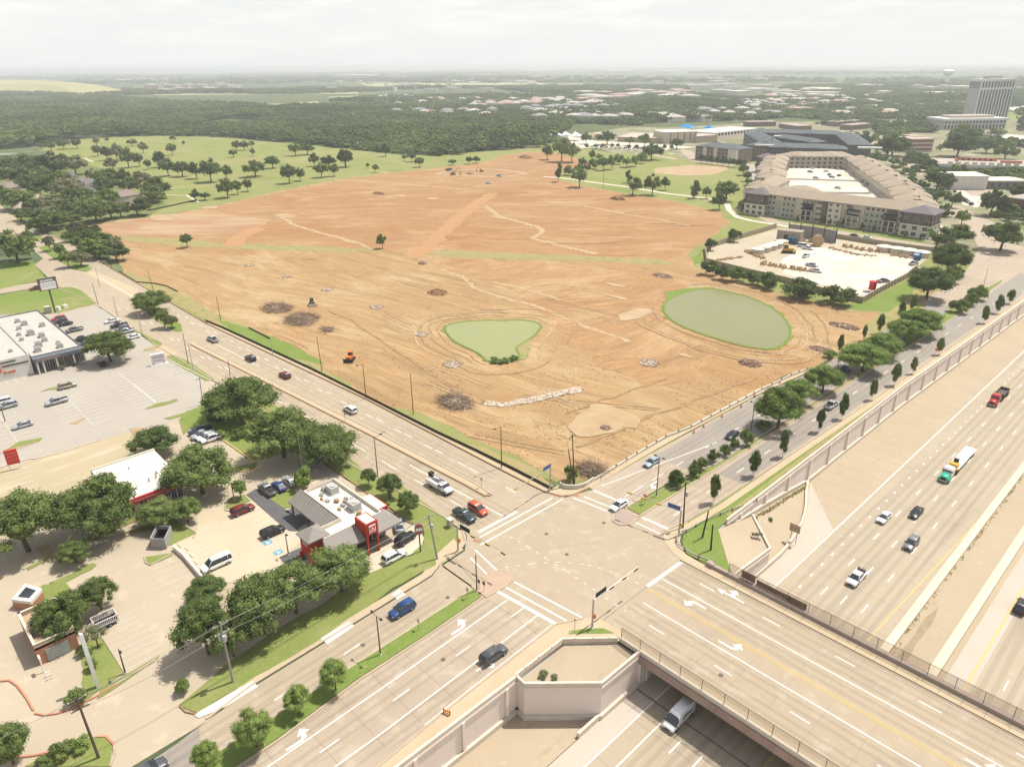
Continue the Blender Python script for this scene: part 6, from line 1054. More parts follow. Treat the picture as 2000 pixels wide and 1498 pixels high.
WHITEW = M_('painted_white', (.62, .59, .55), var=(.55, .52, .47), scale=.4)
GREYW = M_('painted_grey', (.13, .15, .17), var=(.11, .12, .14), scale=.5)
TOWERC = M_('tower_concrete', (.44, .44, .43), var=(.40, .40, .39), scale=.1)
LTGREY = M_('light_grey', (.40, .39, .37)); WINDF = M_('window_frame', (.62, .60, .56))
def building(name, loc, rz, label, cat='building', group=None): return empty(name, loc, rz, label, cat, group)
def win(parent, x, y, z, w, h, axis='y', sgn=-1, frame=True, m=GLASS, cache={}):
    """window with frame on a wall plane: axis='y' faces -Y or +Y, axis='x' faces +-X"""
    key = (w, h, axis, sgn, frame, m.name)
    if key not in cache:
        b = MB(); 
        if axis == 'y': b.box(-w/2, w/2, 0 if sgn > 0 else -.04, .04 if sgn > 0 else 0, 0, h)
        else: b.box(0 if sgn > 0 else -.04, .04 if sgn > 0 else 0, -w/2, w/2, 0, h)
        g = MB(); t = .09
        for (a0, a1, z0, z1) in ((-w/2-t, -w/2, -t, h+t), (w/2, w/2+t, -t, h+t), (-w/2, w/2, -t, 0), (-w/2, w/2, h, h+t), (-.04, .04, 0, h)):
            if axis == 'y': g.box(a0, a1, 0 if sgn > 0 else -.09, .09 if sgn > 0 else 0, z0, z1)
            else: g.box(0 if sgn > 0 else -.09, .09 if sgn > 0 else 0, a0, a1, z0, z1)
        o = b.build('window', m, parent, loc=(x, y, z)); f = g.build('frame', WINDF, o) if frame else None; cache[key] = (o.data, f.data if f else None); return o
    d, fd = cache[key]; o = bpy.data.objects.new('window', d); COL.objects.link(o); o.parent = parent; o.location = (x, y, z)
    if fd: f = bpy.data.objects.new('frame', fd); COL.objects.link(f); f.parent = o
    return o
def unit(parent, x, y, z, s=1., m=None, name='rooftop_unit'):
    b = MB(); b.obox((x, y), 1.7*s, 1.3*s, z+.15, z+1.15*s, 0); b.obox((x, y), 2.*s, 1.6*s, z, z+.15); b.cyl((x+.25*s, y), .38*s, z+1.15*s, z+1.28*s, 10); return b.build(name, m or METAL, parent)
def flat(parent, x0, x1, y0, y1, h, wm, rm, ph=.5, t=.3, cap=None):
    b = MB(); b.box(x0, x1, y0, y1, 0, h); b.build('wall', wm, parent); MB().box(x0+t, x1-t, y0+t, y1-t, h, h+.03).build('roof', rm, parent)
    b = MB(); b.wallpath([(x0, y0), (x1, y0), (x1, y1), (x0, y1), (x0, y0+.01)], t, h, h+ph); b.build('parapet', cap or wm, parent)
# --- hardware store
hs = building('hardware_store', (0, 0, 0), 0, 'long flat roofed store with red and orange wall signs at the left edge', 'store')
flat(hs, -300, -247.5, -14, 36.2, 6.0, WHITEW, ROOFW, .5)
flat(hs, -300, -248.4, 36.6, 50.4, 4.9, GREYW, ROOFW, .35, cap=GREYW)
b = MB(); b.box(-248.4, -245.6, 36.6, 50.4, 3.9, 5.0); b.build('canopy', GREYW, hs); MB().box(-245.58, -245.5, 37.2, 43.5, 4.0, 4.7).build('canopy_sign', M_('dull_sign', (.20, .12, .12), var=(.3, .22, .2), scale=2), hs)
for y in (37.3, 38.9, 42.5, 47.2, 50.1): MB().box(-246.2, -245.7, y-.2, y+.2, .1, 3.9).build('column', WHITEW, hs)
for y in (38, 40.2, 41.6, 44, 45.6, 47.6, 49): win(hs, -248.38, y, .5, 1.3, 2.7, 'x', 1)
MB().box(-248.38, -248.3, 43.5, 50.2, .1, 3.6).build('brick_panel', DKBRICK, hs)
for x, y, s in [(-290, 42, 1.), (-285, 43, 1.2), (-281, 40.5, .9), (-279, 47, 1.1), (-272, 42, 1.4), (-274, 39, .8), (-267, 44, 1.2), (-262, 43.6, 1.), (-258, 41, 1.3), (-256, 46, .8), (-252, 45.5, 1.1), (-253, 39.6, 1.2), (-268, 38.5, .8)]: unit(hs, x, y, 4.92, s)
for x, y, s in [(-262, 28, 1.2), (-280, 30, 1.), (-255, 33, .7)]: unit(hs, x, y, 6.03, s)
RL = M_('letter_red', (.60, .02, .03)); OL = M_('letter_orange', (.62, .12, .03))
text('ACE', 2.2, (-247.4, 26.4, 3.7), (R(90), 0, R(90)), RL, 'red_letters', hs, .06, bold=.07)
text('Rental', 1.2, (-247.4, 30.2, 2.5), (R(90), 0, R(90)), OL, 'orange_letters', hs, .05, bold=.04)
for y0, y1, z in ((25.4, 26.8, 5.2), (27.6, 32.4, 5.35), (28.8, 35.6, 4.2)):
    b = MB(); y = y0
    while y < y1: b.box(-247.48, -247.4, y, y+.30, z, z+.42); y += .38
    b.build('black_letters', BLACK, hs)
# --- red towered restaurant
rs = building('restaurant', (0, 0, 0), 0, 'fast food restaurant with red corner tower and white roof with machinery', 'restaurant')
b = MB(); b.box(-121.4, -103.9, 57, 64.2, 0, 4.7); b.box(-107.6, -103.9, 51.4, 57, 0, 4.7); b.build('wall', CREAM, rs)
WR = M_('bright_membrane', (.70, .66, .58), var=(.60, .53, .42), scale=.5)
b = MB(); b.box(-121.1, -104.2, 57.3, 63.9, 4.7, 4.74); b.box(-107.3, -104.2, 51.7, 57.3, 4.7, 4.74); b.build('roof', WR, rs)
b = MB(); b.wallpath([(-107.6, 51.4), (-103.9, 51.4), (-103.9, 64.2), (-121.4, 64.2), (-121.4, 57), (-107.6, 57), (-107.6, 51.41)], .3, 4.7, 5.5); b.build('parapet', CREAM, rs)
unit(rs, -117.8, 61.6, 4.74, 1.35, LTGREY); unit(rs, -109.4, 61.4, 4.74, 1.45, LTGREY); unit(rs, -119.6, 60.8, 4.74, .7)
q = random.Random(2); RUST = M_('rusty_fittings', (.40, .27, .15), var=(.3, .2, .12), scale=2)
for i, (x, y) in enumerate([(-115.5, 59.0), (-114, 60.2), (-113.4, 62), (-112.4, 61.0), (-111.8, 60.3), (-116.8, 58.4), (-118.3, 59.3), (-111.2, 59.0), (-110.6, 62.8), (-107, 61), (-112.6, 62.9)]):
    b = MB(); b.obox((x, y), q.uniform(.4, 1.), q.uniform(.3, .8), 4.74, 4.74+q.uniform(.3, .9), q.uniform(0, 1)); b.cyl((x+.6, y), .12, 4.74, 5.4, 6); b.build('vent', RUST if i % 2 else METAL, rs)
b = MB(); b.add([(-122.6, 57.1, 5.4), (-107.6, 57.1, 5.4), (-107.6, 54.1, 3.5), (-122.9, 54.1, 3.5), (-122.6, 57.1, 5.2), (-107.6, 57.1, 5.2), (-107.6, 54.1, 3.2), (-122.9, 54.1, 3.2)], [(0, 3, 2, 1), (4, 5, 6, 7), (3, 7, 6, 2), (0, 4, 7, 3)]); b.build('shed_roof', ROOFM, rs)
for x in (-122, -116, -110): MB().box(x-.15, x+.15, 54.3, 54.6, 0, 3.3).build('canopy_post', GREYW, rs)
for x in np.arange(-122.2, -108, .9): MB().tube((x, 57.05, 5.44), (x, 54.12, 3.54), .04, .04, 4).build('roof_seam', ROOFM, rs)
def hip(x0, x1, y0, y1, z, zr, ov=.5, ridge=None):
    x0 -= ov; x1 += ov; y0 -= ov; y1 += ov; w, d = x1-x0, y1-y0; v = [(x0, y0, z), (x1, y0, z), (x1, y1, z), (x0, y1, z)]
    if w >= d: r0, r1 = (x0+d/2, (y0+y1)/2, zr), (x1-d/2, (y0+y1)/2, zr); f = [(0, 1, 5, 4), (1, 2, 5), (2, 3, 4, 5), (3, 0, 4)]
    else: r0, r1 = ((x0+x1)/2, y0+w/2, zr), ((x0+x1)/2, y1-w/2, zr); f = [(0, 1, 4), (1, 2, 5, 4), (2, 3, 5), (3, 0, 4, 5)]
    return v+[r0, r1]+[(a, b_, c-.25) for a, b_, c in v], f+[(0, 6, 7, 1)[::-1], (1, 7, 8, 2)[::-1], (2, 8, 9, 3)[::-1], (3, 9, 6, 0)[::-1], (9, 8, 7, 6)]
b = MB(); b.box(-108.4, -104.7, 48.9, 52.4, 1.6, 5.7)
for x, y in ((-108.4, 48.8), (-104.8, 48.8), (-104.8, 52.2), (-108.4, 52.2)): b.box(x-.25, x+.25, y-.25, y+.25, 0, 1.6)
b.build('corner_tower', REDW, rs); b = MB(); v, f = hip(-108.4, -104.7, 48.9, 52.4, 5.7, 7.0); b.add(v, f); b.build('tower_roof', ROOFM, rs)
MB().box(-107.4, -105.8, 48.82, 48.9, 3.9, 5.2).build('tower_sign', M_('sign_cream', (.4, .3, .25)), rs)
b = MB(); b.add([(-103.9, 51.2, 5.3), (-103.9, 58.1, 5.3), (-100.6, 58.1, 3.8), (-100.6, 50.2, 3.8), (-103.9, 51.2, 5.1), (-103.9, 58.1, 5.1), (-100.6, 58.1, 3.4), (-100.6, 50.2, 3.4)], [(0, 3, 2, 1), (4, 5, 6, 7), (3, 7, 6, 2), (0, 4, 7, 3)]); b.add([(-103.9, 60.7, 5.5), (-103.9, 64.4, 5.5), (-100.2, 66.2, 4.0), (-100.2, 60.7, 4.0), (-103.9, 60.7, 5.2), (-103.9, 64.4, 5.2), (-100.2, 66.2, 3.6), (-100.2, 60.7, 3.6), (-105.4, 66.4, 4.0), (-105.4, 64.4, 5.5)], [(0, 3, 2, 1), (3, 7, 6, 2), (1, 2, 8, 9), (0, 4, 7, 3)]); b.build('front_roof', ROOFM, rs)
MB().box(-103.8, -103.4, 51.6, 64, .1, 4.7).build('front_wall', M_('dark_front', (.06, .055, .05)), rs)
for y in (53.5, 56, 62, 63.4): win(rs, -103.38, y, .7, 1.6, 2.0, 'x', 1)
b = MB(); b.box(-103.9, -100.1, 58.1, 60.7, 4.4, 7.0); b.box(-100.5, -100.1, 58.1, 58.5, 0, 4.4); b.box(-100.5, -100.1, 60.3, 60.7, 0, 4.4); b.build('sign_tower', REDW, rs); MB().box(-103.6, -100.4, 58.4, 60.4, 7.0, 7.05).build('tower_cap', WR, rs)
lg = MB().box(-100.09, -99.98, 58.7, 60.1, 4.9, 6.5).build('logo_panel', SIGNW, rs)
b = MB(); b.box(-99.97, -99.93, 58.85, 59.95, 5.6, 6.3); b.build('logo_red_field', RL, rs); text('Jx', .6, (-99.92, 59.4, 5.9), (R(90), 0, R(90)), SIGNW, 'logo_letters', rs, .01, bold=.03); MB().box(-99.97, -99.93, 58.9, 59.9, 5.1, 5.3).build('logo_caption', RL, rs)
b = MB(); b.box(-113.4, -107.4, 64.3, 67.6, 3.3, 3.6); b.build('drive_canopy', WR, rs); b = MB(); b.box(-107.4, -107.1, 64.3, 67.6, 2.6, 3.7); b.box(-113.4, -107.4, 67.6, 67.8, 2.9, 3.65); b.build('canopy_fascia', REDW, rs)
for x in (-113, -107.6): MB().box(x-.15, x+.15, 67.2, 67.5, 0, 3.3).build('canopy_column', REDW, rs)
# --- white roofed shop with red band
rb = building('red_banded_shop', (0, 0, 0), 0, 'white ribbed roof shop with a red and yellow sign band', 'shop')
b = MB(); b.box(-162, -146.2, 29.2, 41.6, 0, 3.9); b.build('wall', BEIGE, rb)
b = MB(); b.add([(-162.6, 28.8, 4.7), (-145.9, 28.8, 4.0), (-145.9, 42, 4.0), (-162.6, 42, 4.7), (-162.6, 28.8, 4.4), (-145.9, 28.8, 3.7), (-145.9, 42, 3.7), (-162.6, 42, 4.4)], [(0, 1, 2, 3), (4, 7, 6, 5), (0, 4, 5, 1), (1, 5, 6, 2), (2, 6, 7, 3), (3, 7, 4, 0)])
for i in range(26): y = 29+i*.5; b.tube((-162.4, y, 4.72), (-146, y, 4.03), .04, .04, 4)
b.build('roof', M_('ribbed_white', (.68, .64, .57), var=(.62, .57, .49), scale=.4), rb)
MB().box(-162.7, -162.4, 28.6, 42.1, 3.8, 5.1).build('rear_parapet', WR, rb)
b = MB(); b.box(-145.9, -145.6, 28.8, 42, 2.7, 3.9); b.build('red_band', M_('band_red', (.50, .03, .045)), rb)
for y in (30.2, 40.2):
    b = MB(); n = 16; b.add([(-145.55, y+1.0*math.cos(2*math.pi*i/n), 3.3+.42*math.sin(2*math.pi*i/n)) for i in range(n)]+[(-145.6, y+1.0*math.cos(2*math.pi*i/n), 3.3+.42*math.sin(2*math.pi*i/n)) for i in range(n)], [tuple(range(n))]+[(i, (i+1) % n, n+(i+1) % n, n+i)[::-1] for i in range(n)]); b.build('oval_emblem', M_('emblem_yellow', (.62, .42, .04)), rb)
b = MB(); q = random.Random(1); y = 31.8
while y < 38.6: w_ = q.uniform(.2, .34); b.box(-145.58, -145.54, y, y+w_, 3.05, 3.5); y += w_+.12
b.build('band_letters', M_('letter_pink', (.60, .25, .22)), rb)
for y, z0, w_, h_ in ((31, .4, 1.2, 2.1), (33.5, .4, 1.4, 2.1), (38.4, 1.4, 1., .9), (39.6, .2, .9, 2.2), (40.9, .2, .9, 2.2), (36, .8, 1.3, 1.5)): win(rb, -146.18, y, z0, w_, h_, 'x', 1)
for x, y in ((-158, 35), (-152, 38.6), (-150, 36.4), (-150.4, 38)): MB().cyl((x, y), .18, 4.2, 5.0, 8).build('roof_vent', METAL, rb)
MB().box(-162.6, -162.5, 29, 30, .5, 3.8).build('red_corner', MATS['band_red'], rb)
# --- brick bank building, kiosk
bk = building('brick_building', (0, 0, 0), 0, 'small brick building with recessed tan roof and grey shutter front', 'building')
b = MB(); b.box(-122.9, -112.9, 6.2, 11.8, 0, 3.4); b.build('wall', BRICK, bk); MB().box(-122.5, -113.3, 6.6, 11.4, 3.4, 3.44).build('roof', M_('gravel_roof', (.42, .31, .20), var=(.36, .26, .16), scale=.6), bk)
b = MB(); b.wallpath([(-122.9, 6.2), (-112.9, 6.2), (-112.9, 11.8), (-122.9, 11.8), (-122.9, 6.21)], .35, 3.0, 4.1); b.build('parapet', M_('parapet_tan', (.44, .34, .26)), bk); b = MB(); b.wallpath([(-122.95, 6.15), (-112.85, 6.15), (-112.85, 11.85), (-122.95, 11.85), (-122.95, 6.16)], .45, 4.1, 4.2); b.build('coping', CAPC, bk)
MB().box(-112.88, -112.78, 7.4, 10.6, .2, 2.5).build('shutter', M_('shutter_grey', (.26, .27, .27), var=(.32, .34, .30), scale=1.2), bk)
kq = PP('j 75 405 200 420 275 335 165 300', 2.)
ks = building('kiosk', (0, 0, 0), 0, 'little open brick kiosk with white rim and dark glass top', 'kiosk')
b = MB(); b.prism(kq, .05, 1.5); b.build('wall', BRICK, ks); b = MB(); b.prism(kq, 1.5, 2.1); b.build('rim', WHITEW, ks); kc = (sum(p[0] for p in kq)/4, sum(p[1] for p in kq)/4); b = MB(); b.prism([(kc[0]+(p[0]-kc[0])*.6, kc[1]+(p[1]-kc[1])*.6) for p in kq], 2.1, 2.16); b.build('glass_top', GLASS, ks)
dm = building('bin_enclosure', (0, 0, 0), 0, 'grey walled bin enclosure with open black container top', 'enclosure')
dq = [(-131.6, 29.6), (-129.4, 31.6), (-133.0, 34.2), (-135.2, 32.2)]
b = MB(); b.wallpath(dq+[dq[0]], .2, .05, 2.4); b.build('wall', M_('block_grey', (.33, .32, .30), var=(.28, .27, .25), scale=.6), dm)
bn = building('waste_container', (0, 0, 0), 0, 'black open waste container inside the grey walls', 'container'); c_ = (-132.3, 31.9)
b = MB(); b.wallpath([(c_[0]+(p[0]-c_[0])*.72, c_[1]+(p[1]-c_[1])*.72) for p in dq+[dq[0]]], .12, .1, 1.9); b.prism([(c_[0]+(p[0]-c_[0])*.7, c_[1]+(p[1]-c_[1])*.7) for p in dq], .1, .5); b.build('shell', BLACK, bn)
lw = building('low_wall', (0, 0, 0), 0, 'low tan retaining wall between the two restaurant side lots', 'wall'); b = MB(); b.wallpath(PP('g 1440 1355 | k 20 110 160 275', 1.), .35, 0, 1.1); b.build('wall', WALLC, lw)
q0 = PP('g 1500 1345 | k 50 70 110 160 165 240', .2)
for i, p in enumerate(resample(q0, 2.4)):
    c = MB().box(-.75, .75, -.1, .1, .1, .28).build('wheel_stop', CAPC); c.location = (*p, 0); tag(c, nth(i)+' concrete wheel stop from the top along the low wall', 'wheel stop', 'wheel stops beside the low wall')
# --- apartments
ap = building('apartment_building', (0, 0, 0), 0, 'four storey apartment block with tan hip roofs and grey corner pavilions', 'apartments')
def wing(root, a, b_, w, h, rh, wm, rm, wins=(), name='wing', z0=0, ov=.7, nwin=True):
    a, b_ = Vector(a), Vector(b_); d = b_-a; L = d.length; an = math.atan2(d.y, d.x)
    o = empty(name, (a.x, a.y, z0), an); o.parent = root
    m_ = MB(); m_.box(0, L, -w/2, w/2, 0, h); m_.build('wall', wm, o); m_ = MB(); v, f = hip(0, L, -w/2, w/2, h, h+rh, ov); m_.add(v, f)
    for i in range(int(L/26)):
        xc = 13+i*26
        for s in (-1, 1):
            y1_ = s*(w/2+ov+.8); m_.add([(xc-6, 0, h+rh*.98), (xc+6, 0, h+rh*.98), (xc+6.5, y1_, h+.15), (xc-6.5, y1_, h+.15), (xc, s*w*.1, h+rh+.5), (xc, y1_*.72, h+rh*.62)], [(0, 4, 5, 3), (1, 2, 5, 4), (2, 3, 5)] if s < 0 else [(0, 3, 5, 4), (1, 4, 5, 2), (2, 5, 3)])
    m_.build('roof', rm, o)
    return o, L
def winmesh(L, h, floors, sp, w, face):
    """band of windows of a far facade as one part"""
    b = MB(); n = int(L/sp)
    for fl in range(floors):
        for i in range(n):
            x = (i+.5)*L/n; z = 1.0+fl*(h/floors)
            b.box(x-w/2, x+w/2, face-.05, face+.05, z, z+1.4)
    return b
H4 = 12.6
fr = empty('front_wing', (-221, 418, 0), 0); fr.parent = ap
b = MB(); b.box(0, 96, 0, 15, 0, H4); b.build('wall', BEIGE, fr); b = MB(); v, f = hip(0, 96, 0, 15, H4, H4+3.6, .9); b.add(v, f); b.build('roof', ROOFT, fr)
for x0, x1, m_ in ((9, 17, SAGE), (18.5, 28, SAGE), (42, 46, DKBRICK), (55, 60, SAGE), (66.5, 76.5, SAGE), (78, 83, DKBRICK), (27, 31, BEIGE), (60, 66, BEIGE)):
    MB().box(x0, x1, -.35 if m_ is SAGE else -.5, .02, .1, H4-.3-(2.6 if m_ is SAGE else 0)).build('siding_bay', m_, fr)
for x in (32, 50, 64.5, 76.2, 86):
    if x == 50: MB().box(x-4, x+3.5, -1.2, 0, 0, H4-.8).build('white_bay', CREAM, fr); continue
for x in (34, 60.5, 80):
    b = MB()
    for xx in (-3.2, 0, 3.2): b.box(x+xx-.3, x+xx+.3, -2., -1.5, 0, 6.6)
    for z in (0.1, 3.1, 6.2): b.box(x-3.5, x+3.5, -2., 0, z, z+.35)
    b.build('balcony_frame', CREAM, fr); b = MB(); b.box(x-3.4, x+3.4, -1.95, -1.88, 6.55, 7.5); b.box(x-3.4, x+3.4, -1.9, -1.84, 3.45, 4.2); b.build('balcony_railing', TRIM, fr)
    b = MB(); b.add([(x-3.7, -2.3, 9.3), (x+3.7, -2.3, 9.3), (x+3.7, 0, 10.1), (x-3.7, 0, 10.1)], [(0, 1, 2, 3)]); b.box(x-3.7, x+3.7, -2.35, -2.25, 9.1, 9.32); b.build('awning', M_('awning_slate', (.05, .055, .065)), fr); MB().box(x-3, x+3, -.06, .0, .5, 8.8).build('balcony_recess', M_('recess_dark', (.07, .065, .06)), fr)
for fl in range(4):
    z = .9+fl*3.15
    for x in (10.5, 12.9, 19.5, 22, 25, 28.6, 39.4, 41, 47.6, 51.3, 56.5, 67.5, 70.2, 73, 75.4, 84.8, 87.5):
        y = -.37 if (9 < x < 17 or 18.5 < x < 28 or 55 < x < 60 or 66.5 < x < 76.5) and fl < 3 else (-1.22 if 46 < x < 53.5 else -.02); win(fr, x, y, z, 1.5, 1.5)
    for x in (31, 33.2, 35.5, 37.3, 58, 60, 62, 64, 78, 80, 82): 
        if fl == 3: win(fr, x, -.02, z, 1.3, 1.4)
for (x0, x1, y0, y1, nm) in ((-4, 9, -4, 9, 'left_pavilion'), (86, 101, -3, 13, 'right_pavilion')):
    pv = empty(nm, (-221, 418, 0), 0); pv.parent = ap
    MB().box(x0, x1, y0, y1, 0, 6.6).build('base_storeys', CREAM, pv); MB().box(x0+.4, x1-.4, y0+.4, y1-.4, 6.6, 12.2).build('upper_storeys', DKBRICK, pv)
    b = MB(); v, f = hip(x0, x1, y0, y1, 12.6, 15.6, 1.2); b.add(v, f); b.build('roof', ROOFG, pv); MB().box(x0-.1, x1+.1, y0-.1, y1+.1, 6.6, 6.9).build('balcony_slab', TRIM, pv)
    for fl in range(4):
        for i in range(3): win(pv, x0+2.4+i*(x1-x0-4.8)/2, (y0-.02 if fl < 2 else y0+.38), .7+fl*3.1, 2.2, 1.9)
        for i in range(3): win(pv, x1+.02 if fl < 2 else x1-.38, y0+2.4+i*(y1-y0-4.8)/2, .7+fl*3.1, 1.8, 1.9, 'x', 1)
    for xx in (x0+.3, x1-.3): MB().box(xx-.25, xx+.25, y0+.05, y0+.5, 6.9, 12.5).build('post', TRIM, pv)
for a, c, w, nm, h in (((-228, 432), (-238, 480), 15, 'left_wing', 12.6), ((-243, 478), (-258, 512), 17, 'left_wing', 12.9), ((-262, 512), (-296, 590), 17, 'left_wing', 13.2), ((-298, 600), (-256, 640), 17, 'rear_wing', 13.2), ((-133, 432), (-155, 480), 19, 'right_wing', 12.8), ((-157, 484), (-246, 628), 19, 'right_wing', 13.), ((-214, 438), (-196, 452), 18, 'garage_ramp_wing', 12.2)):
    o, L = wing(ap, a, c, w, h, 3.3, BEIGE if 'left' not in nm else CREAM, ROOFT, name=nm)
    for s in (-1, 1): winmesh(L, h, 4, 4.2, 1.9, s*w/2).build('window_rows', GLASS, o)
pv = empty('rear_pavilion', (-306, 592, 0), R(60)); pv.parent = ap; MB().box(-6, 6, -6, 6, 0, 12).build('wall', DKBRICK, pv); b = MB(); v, f = hip(-6, 6, -6, 6, 12.4, 15.6, 1.2); b.add(v, f); b.build('roof', ROOFG, pv)
b = MB(); b.prism([(-222, 440), (-142, 440), (-166, 490), (-236, 604), (-262, 600), (-282, 585), (-250, 500), (-240, 470)], 0, 6.0); b.build('parking_deck', LOTW, ap)
b = MB(); b.wallpath([(-212, 478), (-184, 500)], .3, 6, 7.2); b.wallpath([(-262, 520), (-192, 560)], .25, 6, 7.0); b.build('deck_wall', WHITEW, ap)
b = MB(); 
for i in range(9): b.obox((-290+i*5, 596+i*3), 4, 1.2, 13.4, 14.3, R(45))
b.build('rooftop_condensers', METAL, ap)
ad = building('apartment_building', (0, 0, 0), 0, 'dark slate roofed apartment complex behind the tan roofed one', 'apartments')
for a, c, w, h, wm in (((-398, 641), (-352, 636), 24, 12.5, M_('brick_taupe', (.27, .215, .18), var=(.22, .17, .14), scale=.5)), ((-366, 676), (-340, 668), 18, 12.6, MATS['brick_taupe']), ((-342, 664), (-282, 690), 20, 13.4, M_('cladding_dark', (.10, .095, .10), var=(.08, .078, .08), scale=.3)), ((-352, 690), (-430, 790), 18, 12.8, MATS['cladding_dark']), ((-440, 800), (-345, 838), 20, 12.8, MATS['cladding_dark']), ((-345, 836), (-288, 735), 20, 12.6, MATS['cladding_dark']), ((-330, 740), (-390, 770), 18, 12.2, MATS['cladding_dark'])):
    o, L = wing(ad, a, c, w, h, 3.2, wm, ROOFD)
    for s in (-1, 1): winmesh(L, h, 4, 4., 1.8, s*w/2).build('window_rows', GLASS, o)
for x, y, w, d, h in ((-388, 628.2, 4, 2, 12.2), (-376, 627, 4, 2, 12.2), (-357, 624.6, 9, 3, 12.)): MB().obox((x, y), w, d, 0, h, R(-6)).build('bay', CREAM, ad)
for c, sx_, sy_, z, a_ in (((-342, 663), 26, 5, 14.6, R(24)), ((-300, 690), 6, 6, 15.2, 0), ((-352, 840), 26, 8, 14.2, R(20)), ((-384, 760), 8, 8, 14., R(20)), ((-270, 712), 20, 7, 13.5, R(30))): MB().obox(c, sx_, sy_, z-1.2, z, a_).build('white_roof_block', WHITEW, ad)
# --- school
sc_ = building('school_hall', (0, 0, 0), 0, 'pale tan windowless school hall with dark vertical stripes', 'school')
A, B_ = P('J', 980, 405), P('J', 1300, 395); d = B_-A; an = math.atan2(d.y, d.x); o = empty('hall', A, an); o.parent = sc_; L = d.length
MB().box(0, L, 0, 32, 0, 12).build('wall', M_('tan_panel', (.50, .42, .31)), o); MB().box(-.3, L+.3, -.3, 32.3, 12, 12.5).build('roof', WR, o)
for t_ in (.2, .42, .62, .8, .94): MB().box(L*t_-.4, L*t_+.4, -.08, .02, .5, 12).build('dark_stripe', TRIM, o)
for a_, c_, h_, w_ in ((('J', 530, 385), ('J', 960, 400), 5, 60), (('J', 310, 365), ('J', 360, 365), 6, 20), (('J', 1300, 400), ('J', 1500, 385), 7, 24)):
    A, B_ = P(*a_), P(*c_); d = B_-A; o = empty('low_wing', A, math.atan2(d.y, d.x)); o.parent = sc_; MB().box(0, d.length, 0, w_, 0, h_).build('wall', M_('tan_wall', (.42, .33, .25)), o); MB().box(-.5, d.length+.5, -.5, w_+.5, h_, h_+.5).build('roof', M_('roof_mixed', (.50, .42, .34), var=(.38, .32, .27), scale=.12), o)
pg = building('parking_garage', (0, 0, 0), 0, 'long pale parking structure with open slots behind the dark apartments', 'parking garage')
A, B_ = P('v', 240, 300), P('v', 700, 245); d = B_-A; o = empty('deck', A, math.atan2(d.y, d.x)); o.parent = pg; MB().box(0, d.length, 0, 40, 0, 9).build('frame', WR, o); b = MB()
for i in range(14): b.box(i*d.length/14+1, i*d.length/14+5, -.06, .02, 5, 8)
b.build('openings', TRIM, o)
for i, (x, y) in enumerate([(1205, 285), (1418, 300)]):
    p = P('J', x, y, 3); o = building('shade_tent', (p.x, p.y, 0), 0, ['larger', 'smaller'][i]+' bright blue pitched shade roof behind the school hall', 'shade tent'); b = MB(); s = 10-3*i; b.add([(-s, -s*.6, 8), (s, -s*.6, 8), (s, s*.6, 8), (-s, s*.6, 8), (-s*.3, 0, 12), (s*.3, 0, 12)], [(0, 1, 5, 4), (1, 2, 5), (2, 3, 4, 5), (3, 0, 4)]); b.build('canopy', M_('tent_blue', (.03, .25, .55)), o)
    for xx in (-s, s):
        for yy in (-s*.6, s*.6): MB().cyl((xx, yy), .2, 0, 8, 6).build('post', METAL, o)
p = P('C', 1215, 120, 6); o = building('sail_canopy', (p.x, p.y, 0), R(20), 'white peaked sail canopy beyond the clump of trees', 'sail canopy'); b = MB()
for i in range(4): x = -24+i*13; b.add([(x, -6, 5), (x+12, -6, 6.5), (x+12, 8, 5), (x, 8, 6.5), (x+5, 0, 10.5)], [(0, 1, 4), (1, 2, 4), (2, 3, 4), (3, 0, 4)])
b.build('sails', SIGNW, o)
for i in range(5): MB().cyl((-24+i*12, -6), .25, 0, 7, 6).build('mast', SIGNW, o)
# --- offices, tower, water tower
def hz_(base, top_y):
    h = 1.
    while proj((base[0], base[1], base[2]+h))[1] > top_y and h < 150: h += .5
    return h
A, B_, C_ = P('F', 1898, 245), P('F', 1962, 241), P('F', 1880, 240); ux = (B_-A); L = ux.length; an = math.atan2(ux.y, ux.x); Dp = (C_-A).length; TH = hz_(A, 156)
tw = building('office_tower', (A.x, A.y, 0), an, 'tall white office tower with dark vertical window strips', 'office tower'); D_ = 17
MB().box(0, L, 0, D_, 0, TH-3).build('wall', M_('tower_side', (.27, .27, .275)), tw); MB().box(-1.5, L+1.5, -1.5, D_+1.5, TH-3, TH).build('roof_slab', M_('tower_white', (.60, .60, .58)), tw); MB().box(L*.25, L*.7, 5, D_-5, TH, TH+4).build('penthouse', M_('penthouse_tan', (.42, .36, .29)), tw)
n = 11
for i in range(n+1): x = i*L/n; MB().box(x-1.0, x+1.0, -1.2, 0, 0, TH-3).build('pier', MATS['tower_white'], tw)
for i in range(n): x = (i+.5)*L/n; MB().box(x-L/n/2+1, x+L/n/2-1, -.25, -.02, 0, TH-14).build('window_strip', GLASS, tw); MB().box(x-L/n/2+1, x+L/n/2-1, -.25, -.02, TH-11, TH-4).build('top_window', GLASS, tw)
MB().box(0, L, -1.25, -.3, TH-14, TH-11.5).build('band', MATS['tower_white'], tw); MB().box(-.4, 0, 0, D_, 0, TH-12).build('blank_flank', TOWERC, tw)
A, B_ = P('c', 1548, 497), P('c', 1892, 492); d = B_-A; lo_ = building('office_annex', (A.x, A.y, 0), math.atan2(d.y, d.x), 'low white office annex in front of the tower', 'office'); L = d.length
